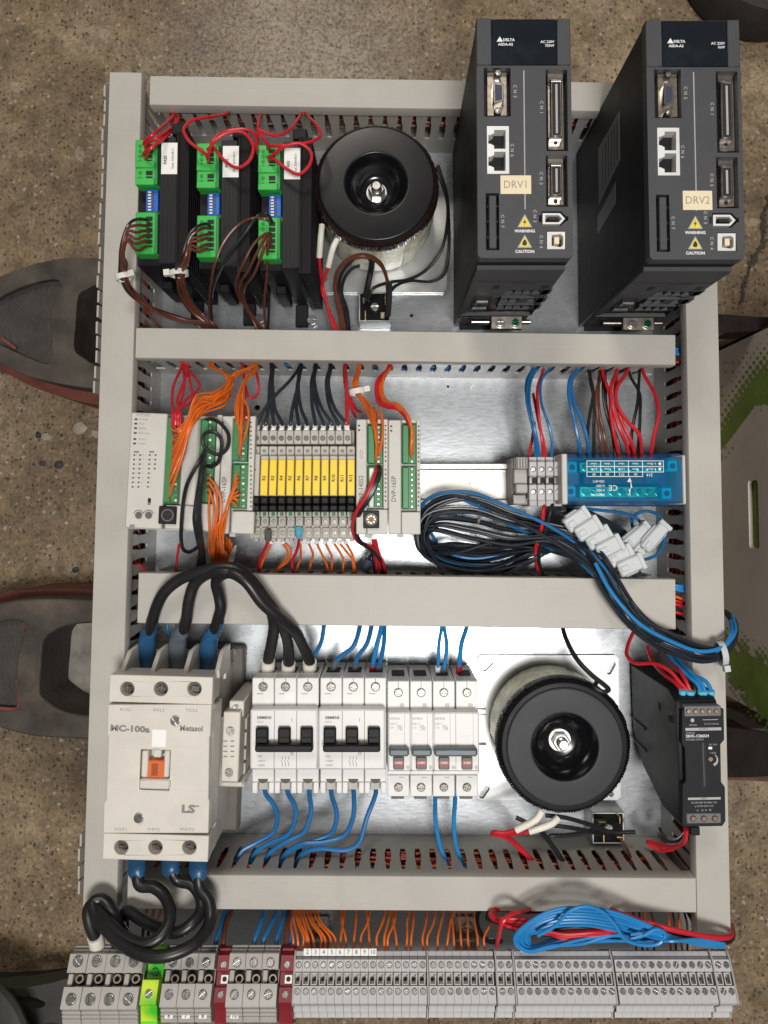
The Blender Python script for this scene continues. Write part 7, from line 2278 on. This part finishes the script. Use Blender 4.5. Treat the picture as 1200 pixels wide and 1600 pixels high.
# blue pair returning round the tie
strand(b, 'w_bluelt', 1.5, [(930, 880, 98), (955, 925, 106), (1000, 975, 108), (1050, 1003, 106), (1095, 1018, 104), (1130, 1010, 98), (1142, 992, 90), (1142, 970, 70)], per=6)
strand(b, 'w_bluelt', 1.5, [(1118, 1018, 100), (1136, 1006, 96), (1149, 985, 84), (1144, 962, 64)], per=6)
ring_tie(b, 1127, 1021, 94, (1, -0.15), 8.6, 4.6, 'nylon', head=(-1, 0))
ring_tie(b, 748, 812, 66, (1, 0.2), 3.0, 2.0, 'tdark', head=(1, 0))
def plug(label, px, py, h, ang, L_=15.0, W_=9.0, H_=9.0):
    t = Th('white_plug', label, 'connector', px, py, h - H_, ang, group='white nylon connectors of the harness')
    t.mesh('shell', MB().box(-L_ / 2, L_ / 2, -W_ / 2, W_ / 2, 0, H_, 1.4).box(-L_ / 2 + 4, L_ / 2 - 6, -W_ / 2 - 1.4, W_ / 2 + 1.4, 1.5, H_ - 2.5, 0.8), M['nylon'])
    t.mesh('collar', MB().box(L_ / 2 - 3.2, L_ / 2 + 0.6, -W_ / 2 - 0.7, W_ / 2 + 0.7, 0.4, H_ + 0.5, 0.5), M['nylon'])
    t.mesh('latch', MB().box(-L_ / 2 + 2, -L_ / 2 + 8, -2.2, 2.2, H_ - 0.2, H_ + 0.9, 0.5), M['nylon'])
    for k in (-1, 1):
        t.mesh('wire_port', MB().box(-L_ / 2 - 0.3, -L_ / 2 + 1, k * 2.3 - 1.3, k * 2.3 + 1.3, 2, H_ - 2, 0.2), M['void'])
    return t
for k in range(6):
    plug('white nylon plug in the diagonal chain, %s from its upper end' % ORD[k], 898 + k * 16.5, 812 + k * 14.0, 92 + (k % 2) * 3, 34 - k * 2, 21, 12.5, 10)
for k, (x, y, a) in enumerate(((990, 838, 40), (1005, 850, 44), (1019, 838, 48))):
    plug('white nylon plug beside the blue wire ring, %s from the left' % ORD[k], x, y, 66 + k * 3, a, 28, 10.5, 9)
wire('w_blue', 1.4, [(915, 795, 60), (945, 798, 58), (975, 802, 56), (997, 812, 54), (1008, 826, 52), (1016, 840, 50)], 'blue wire running under the blue block to the white plugs')
wire('w_blue', 1.4, [(1000, 842, 50), (990, 828, 50), (988, 812, 48), (998, 801, 46), (1015, 799, 44), (1032, 808, 42), (1039, 828, 40), (1036, 852, 38), (1024, 868, 36), (1004, 875, 34), (985, 876, 34), (975, 868, 36)], 'blue wire forming a ring round the white plugs')
for k in range(4):
    wire('w_navy', 1.35, jit([(884, 796 + k * 4, 44), (920, 800 + k * 5, 46), (950, 815 + k * 4, 48), (978, 832 + k * 5, 52)], 1, 1), 'black wire between the blue block and the white plugs, %s from the top' % ORD[k], 'black wires behind the white plugs')

# ---- breaker wires
bt_ = [
    ('w_blue', 1.7, [(507, 966, 46), (506, 980, 50), (502, 1003, 50), (492, 1022, 48), (484, 1036, 44), (482, 1054, 40)], None, 'blue wire beside the third thick cable on the first breaker'),
    ('w_blue', 1.9, [(563, 966, 46), (562, 980, 50), (552, 1010, 54), (535, 1024, 52), (523, 1036, 50), (519, 1056, 42)], 'bootgrey', 'blue wire to the second three-pole breaker, left pole'),
    ('w_blue', 1.9, [(581, 966, 46), (580, 980, 50), (573, 1006, 54), (560, 1025, 52), (555, 1040, 48), (554, 1056, 42)], 'bootgrey', 'blue wire to the second three-pole breaker, middle pole'),
    ('w_bluelt', 2.0, [(597, 966, 46), (596, 980, 50), (589, 1008, 54), (584, 1030, 52), (582, 1044, 46), (582, 1056, 42)], 'tredb', 'blue wire with red ferrule, right pole of the second three-pole breaker'),
    ('w_blue', 1.9, [(601, 966, 46), (601, 980, 50), (600, 1004, 54), (595, 1030, 50), (591, 1044, 46), (591, 1056, 42)], 'bootgrey', 'blue wire with grey ferrule, right pole of the second three-pole breaker'),
    ('w_bluelt', 1.4, [(690, 966, 46), (690, 980, 50), (686, 1005, 54), (685, 1030, 52), (684, 1046, 48), (684, 1062, 40)], 'paper', 'thin blue wire with white ferrule to the two-pole breaker'),
    ('w_bluelt', 1.6, [(693, 966, 46), (694, 980, 50), (698, 1008, 54), (696, 1032, 52), (693, 1048, 48), (693, 1062, 40)], 'bootgrey', 'blue wire with grey ferrule to the two-pole breaker'),
    ('w_bluelt', 1.9, [(730, 966, 46), (729, 980, 50), (721, 1006, 56), (719, 1026, 54), (717, 1044, 48), (717, 1062, 40)], 'tredb', 'blue wire with red ferrule to the two-pole breaker'),
]
M['tredb'] = mat('red_ferrule', (0.36, 0.02, 0.025), 0.4)
for c, r, pts, f, lab in bt_:
    w = wire(c, r, pts, lab, 'blue wires on the breaker tops')
    if f:
        e = pts[-2]
        ferrule(w, [(e[0] + (pts[-3][0] - e[0]) * 0.25, e[1] - 4, e[2] + 1.5), (e[0], e[1] + 2, e[2] - 1), pts[-1]], r + 0.9, M[f])
bb = [
    [(414, 1228, 40), (415, 1240, 42), (427, 1256, 44), (433, 1274, 44), (428, 1300, 42), (402, 1316, 42), (378, 1330, 44), (370, 1348, 46), (368, 1366, 46)],
    [(449, 1228, 40), (450, 1240, 42), (460, 1257, 46), (462, 1275, 48), (451, 1303, 48), (424, 1316, 48), (401, 1330, 48), (392, 1348, 46), (390, 1366, 46)],
    [(483, 1228, 40), (483.5, 1242, 42), (486, 1266, 46), (475, 1300, 48), (446, 1316, 50), (422, 1332, 50), (413, 1350, 46), (411, 1366, 46)],
    [(517, 1228, 40), (518, 1242, 42), (526, 1272, 46), (518, 1302, 48), (482, 1317, 50), (451, 1331, 50), (440, 1350, 46), (438, 1366, 46)],
    [(552, 1228, 40), (553, 1246, 44), (552, 1275, 48), (538, 1305, 50), (506, 1316, 52), (470, 1319, 52), (447, 1333, 50), (438, 1351, 47), (436, 1366, 46)],
    [(587, 1228, 40), (587, 1240, 44), (573, 1278, 50), (560, 1318, 52), (542, 1328, 54), (500, 1326, 54), (474, 1333, 52), (463, 1350, 47), (461, 1366, 46)],
]
for k, pts in enumerate(bb):
    wire('w_blue', 1.95, pts, 'thick blue wire below the three-pole breakers, %s pole from the left' % ORD[k], 'blue wires below the breakers')
wire('w_bluelt', 1.8, [(680, 1236, 36), (680, 1252, 40), (681, 1288, 46), (688, 1322, 48), (699, 1350, 46), (704, 1368, 46)], 'blue wire below the two-pole breaker, left one')
wire('w_bluelt', 1.8, [(711, 1236, 36), (711, 1252, 40), (709, 1288, 46), (713, 1322, 48), (723, 1350, 46), (728, 1368, 46)], 'blue wire below the two-pole breaker, right one')
wire('w_blue', 1.2, [(262, 966, 40), (262, 985, 40), (268, 994, 42), (276, 998, 46)], 'thin blue wire between the contactor sleeves')

# ---- lower coil's leads and rectifier wires
wire('w_black', 1.9, [(878, 966, 46), (880, 984, 54), (887, 1004, 66), (903, 1032, 84), (926, 1056, 92), (944, 1070, 92), (951, 1078, 90), (942, 1081, 88), (929, 1074, 86), (932, 1066, 80)], 'black lead from the wide duct to the lower coil')
for k, (pts, n) in enumerate((([(846, 1268, 70), (838, 1280, 72), (806, 1297, 70), (788, 1301, 68), (772, 1300, 66), (769, 1303, 62), (790, 1308, 58), (810, 1325, 52), (833, 1350, 46), (836, 1366, 46)], 'upper'), ([(872, 1278, 66), (862, 1287, 68), (827, 1299, 66), (800, 1303, 62), (788, 1304, 58), (800, 1312, 54), (818, 1330, 50), (838, 1352, 46), (840, 1366, 46)], 'lower'))):
    w = wire('w_red', 1.7, pts, 'red lead with white sleeve below the lower coil, %s one' % n, 'leads of the lower coil')
    ferrule(w, pts[:3], 2.9, M['sleevewhite'])
for k, (pts, lab) in enumerate((
        ([(806, 1277, 54), (820, 1284, 56), (842, 1297, 56), (856, 1312, 54), (872, 1336, 50), (888, 1356, 46), (892, 1368, 44)], 'black lead crossing under the white sleeves to the duct'),
        ([(838, 1290, 52), (850, 1304, 54), (864, 1322, 52), (880, 1346, 48), (886, 1368, 44)], 'second black lead running down to the duct'),
        ([(852, 1274, 60), (880, 1277, 60), (920, 1288, 54), (955, 1300, 46), (992, 1300, 44)], 'black lead passing over the rectifier'),
        ([(866, 1290, 52), (890, 1293, 52), (920, 1299, 46), (940, 1304, 40)], 'black lead into the rectifier\'s left tab'),
        ([(856, 1310, 50), (860, 1306, 52), (885, 1305, 50), (915, 1300, 46), (938, 1291, 42)], 'black lead rising into the rectifier\'s upper tab'))):
    wire('w_black', 1.8, pts, lab, 'leads of the lower coil')
wire('w_brown', 1.1, [(968, 1308, 32), (976, 1320, 34), (984, 1336, 40), (987, 1352, 46), (986, 1368, 46)], 'thin brown wire from the rectifier to the duct')

# ---- power supply wires
for k, (c, m, pts, lab) in enumerate((
        ('w_red', 'cyan', [(1012, 1010, 50), (1018, 1030, 62), (1036, 1052, 80), (1056, 1068, 96), (1066, 1082, 102), (1067, 1094, 100)], 'red wire on the power supply, leftmost'),
        ('w_red', 'cyan', [(991, 985, 46), (982, 1005, 54), (979, 1022, 62), (992, 1036, 72), (1024, 1037, 82), (1048, 1050, 92), (1062, 1066, 98), (1077, 1083, 102), (1078, 1094, 100)], 'red wire looping to the power supply'),
        ('w_red', 'cyan', [(1040, 1020, 60), (1056, 1040, 80), (1068, 1058, 94), (1076, 1074, 100), (1080, 1084, 102), (1080, 1094, 100)], 'red wire on the power supply, rightmost'),
        ('w_bluelt', 'cyan', [(1030, 1000, 50), (1050, 1030, 74), (1074, 1055, 92), (1090, 1070, 100), (1095, 1083, 102), (1095, 1094, 100)], 'blue wire on the power supply, leftmost'),
        ('w_bluelt', 'cyan', [(1046, 1016, 60), (1070, 1042, 84), (1090, 1062, 98), (1099, 1074, 102), (1100, 1083, 102), (1100, 1094, 100)], 'blue wire on the power supply, middle'),
        ('w_bluelt', 'cyan', [(1064, 1036, 76), (1086, 1056, 94), (1102, 1064, 102), (1109, 1074, 104), (1111, 1083, 102), (1111, 1094, 100)], 'blue wire on the power supply, rightmost'))):
    w = wire(c, 1.6, pts, lab, 'wires on the power supply')
    e = pts[-2]
    ferrule(w, [(e[0], e[1] - 4, e[2] + 1), (e[0], e[1] + 3, e[2]), pts[-1]], 2.7, M[m])
wire('w_black', 0.9, [(1085, 1070, 100), (1086, 1080, 103), (1086, 1094, 100)], 'thin black wire between red and blue on the power supply')
wire('w_red', 1.9, [(1072, 1296, 90), (1071, 1308, 86), (1066, 1318, 78), (1050, 1323, 66), (1030, 1319, 52), (1012, 1315, 40), (1030, 1328, 40), (1052, 1326, 50)], 'red wire bending below the power supply')
wire('w_black', 2.0, [(1074, 1300, 80), (1062, 1312, 66), (1046, 1312, 48), (1034, 1304, 34), (1030, 1296, 24)], 'black wire bending below the power supply')

# ---- terminal strip wires
xs30 = sorted((459, 466, 472, 478, 484, 540, 552, 533, 566, 578, 590, 601, 606, 620, 634, 642, 662, 668, 684, 697, 710, 722, 733, 746, 758, 492, 500, 508, 516, 524))
for k, x in enumerate(xs30):
    xs0 = x - random.choice((-12, -9, -5, -4, 4, 6, 9)) if x > 530 else x - 6 - (x - 459) * 0.35
    wire('w_orange', 0.9, [(xs0 - 2, 1398, 44), (xs0, 1420, 56), (xs0 + (x - xs0) * 0.3 + random.uniform(-2, 2), 1442, 70), (x + random.uniform(-3, 3), 1466, 82), (x, 1486, 84)], 'thin orange wire dropping to the narrow terminals, %s from the left' % ORD[k], 'orange wires dropping into the narrow terminals')
for k in range(8):
    x = (990, 1000, 1008, 1018, 1044, 1052, 1062, 1070)[k]
    c = 'w_brown' if k % 2 else 'w_orange'
    wire(c, 0.9, [(x - 4, 1398, 44), (x - 2, 1420, 54), (x + random.uniform(-4, 4), 1445, 66), (x + 4, 1484, 82)], 'thin %s wire behind the red cable, %s from the left' % (CN[c], ORD[k]), 'thin wires behind the red cable')
left = [('w_blue', 355, 338, 'leftmost'), ('w_blue', 416, 398, 'second'), ('w_blue', 436, 412, 'third'), ('w_blue', 448, 432, 'fourth'), ('w_blue', 458, 452, 'rightmost')]
for c, xa, xb, nm in left:
    wire(c, 1.9, [(xa, 1398, 44), (xa - 2, 1422, 56), (xb + (xa - xb) * 0.45, 1446, 70), (xb, 1470, 80), (xb - 2, 1486, 82)], 'blue wire down to the medium terminals, %s' % nm, 'blue wires down to the medium terminals')
wire('w_brown', 2.0, [(366, 1398, 44), (361, 1424, 60), (352, 1448, 74), (349, 1468, 82), (348, 1488, 84)], 'dark brown wire down to the first red divider')
wire('w_brown', 2.0, [(453, 1398, 44), (452, 1424, 60), (449, 1450, 76), (448, 1470, 82), (447, 1488, 84)], 'dark brown wire down to the second red divider')
for k in range(3):
    wire('w_brown', 1.4, [(232 + k * 12, 1398, 44), (229 + k * 11, 1425, 54), (224 + k * 9, 1450, 64), (222 + k * 8, 1484, 78)], 'dark wire behind the thick cables, %s from the left' % ORD[k], 'dark wires behind the thick cables')

# ---- coils on the right of the strip
b = bundle('wire_coil', 'coil of light blue wire lying behind the terminal strip', 'wire coil')
rh = random.Random(9)
for k in range(7):
    o_ = k * 6.4
    zz = 107 - k * 1.8 + (k % 2) * 2
    j = (k - 3)
    strand(b, 'w_bluelt', 1.18, [(1132, 1480 - k * 0.9, 92 + k), (1090, 1476 - k * 1.4, 100 + k), (1046, 1466 + j * 1.5, 106 + k), (1000, 1452 + j * 4.0, zz), (955, 1438 + j * 4.6, zz + 3), (915, 1432 + j * 4.6, zz + 5), (870, 1434 + j * 4.4, zz + 5), (834, 1447 + j * 3.6, zz + 4), (816 + j * 3.6, 1462 + rh.uniform(-2, 2), zz + 2), (818 + j * 4.2, 1476 + j * 0.5, zz), (832 + j * 3.0, 1482 - j * 1.8, zz - 2), (862, 1474 - j * 2.0, zz - 5), (910, 1470 + rh.uniform(-7, 6), zz - 8), (965, 1468 + rh.uniform(-8, 6), zz - 8), (1008, 1472 + rh.uniform(-6, 3), zz - 5), (1034 - k, 1466 - j * 1.6, zz - 2), (1028 - k, 1456 - j, zz + 1), (985, 1466 + rh.uniform(-6, 6), zz)], per=6)
strand(b, 'w_bluelt', 1.4, [(840, 1462, 112), (868, 1446, 115), (890, 1424, 117), (915, 1416, 117), (940, 1424, 116), (960, 1444, 114), (975, 1466, 112), (1000, 1476, 110), (1030, 1474, 109), (1039, 1460, 109), (1026, 1452, 109), (1005, 1462, 110)], per=6)
b = bundle('wire_coil', 'red and black wires coiled under the light blue coil', 'wire coil')
for k in range(4):
    strand(b, 'w_red', 1.5, jit([(962, 1456 + k * 2, 96), (930, 1454 + k * 3, 98), (880, 1458 + k * 3, 98), (830, 1455 - k * 5, 98), (790, 1444 - k * 3, 94), (766 + k * 3, 1430 + k, 88), (775, 1420 + k, 80), (820, 1424, 74), (860, 1420, 66), (900, 1412, 56)], 1.5, 2))
    strand(b, 'w_black', 1.5, jit([(950, 1462 - k * 4, 92), (905, 1452 - k * 3, 96), (860, 1460 - k * 6, 94), (810, 1452, 92), (775, 1440, 84), (762, 1424 + k * 3, 76), (790, 1416, 66), (830, 1408, 52)], 1.5, 2))
wire('w_red', 1.6, [(776, 1478, 86), (780, 1460, 102), (786, 1440, 108), (800, 1428, 104), (816, 1424, 92), (840, 1415, 66), (860, 1404, 50)], 'red wire standing up left of the light blue coil')
wire('w_black', 1.9, [(784, 1470, 84), (764, 1470, 78), (750, 1456, 70), (745, 1436, 60), (752, 1416, 48), (758, 1402, 44)], 'black wire curving left of the light blue coil')
wire('w_red', 2.1, [(945, 1412, 62), (960, 1424, 84), (1000, 1438, 100), (1040, 1450, 104), (1085, 1460, 104), (1120, 1465, 100), (1138, 1464, 94), (1143, 1458, 84), (1142, 1446, 60)], 'red cable running right behind the strip to the right duct\'s end', cat='cable')
wire('w_black', 2.1, [(1000, 1446, 90), (1045, 1456, 98), (1090, 1467, 99), (1122, 1472, 95), (1140, 1470, 88), (1145, 1460, 74), (1143, 1446, 52)], 'black cable running right just below the red cable', cat='cable')
wire('w_black', 2.4, [(1068, 1398, 44), (1074, 1420, 52), (1084, 1440, 60), (1086, 1470, 70)], 'black cable with a pale stripe near the right duct\'s foot', cat='cable')
# wires seen where the cross ducts meet the right duct
for k in range(3):
    wire('w_bluelt', 1.3, jit([(1052, 545 + k * 3, 60), (1062, 546 + k * 4, 62), (1076, 548 + k * 4, 60), (1088, 552, 50)], 0.6, 1), 'blue wire leaving the end of the duct below the drives, %s from the top' % ORD[k], 'blue wires at the duct end')
    wire('w_bluelt', 1.3, jit([(1050, 915 + k * 2, 62), (1062, 916 + k * 3, 64), (1078, 918 + k * 3, 60), (1090, 918, 50)], 0.6, 1), 'blue wire leaving the wide duct\'s end, %s from the top' % ORD[k], 'blue wires at the duct end')
for k in range(5):
    c = ('w_orange', 'w_red', 'w_red', 'w_black', 'w_red')[k]
    wire(c, 1.2, jit([(1050, 932 + k * 6, 58), (1060, 934 + k * 6, 60), (1072, 940 + k * 6, 56), (1086, 946 + k * 6, 46)], 0.6, 1), '%s wire leaving the wide duct\'s end, %s below the blue ones' % (CN[c], ORD[k]), 'wires at the wide duct end')
wire('w_red', 1.2, [(1050, 566, 60), (1062, 566, 62), (1074, 570, 58), (1086, 574, 48)], 'red wire leaving the end of the duct below the drives')
bpy.data.scenes.remove(_TXT_SCENE)
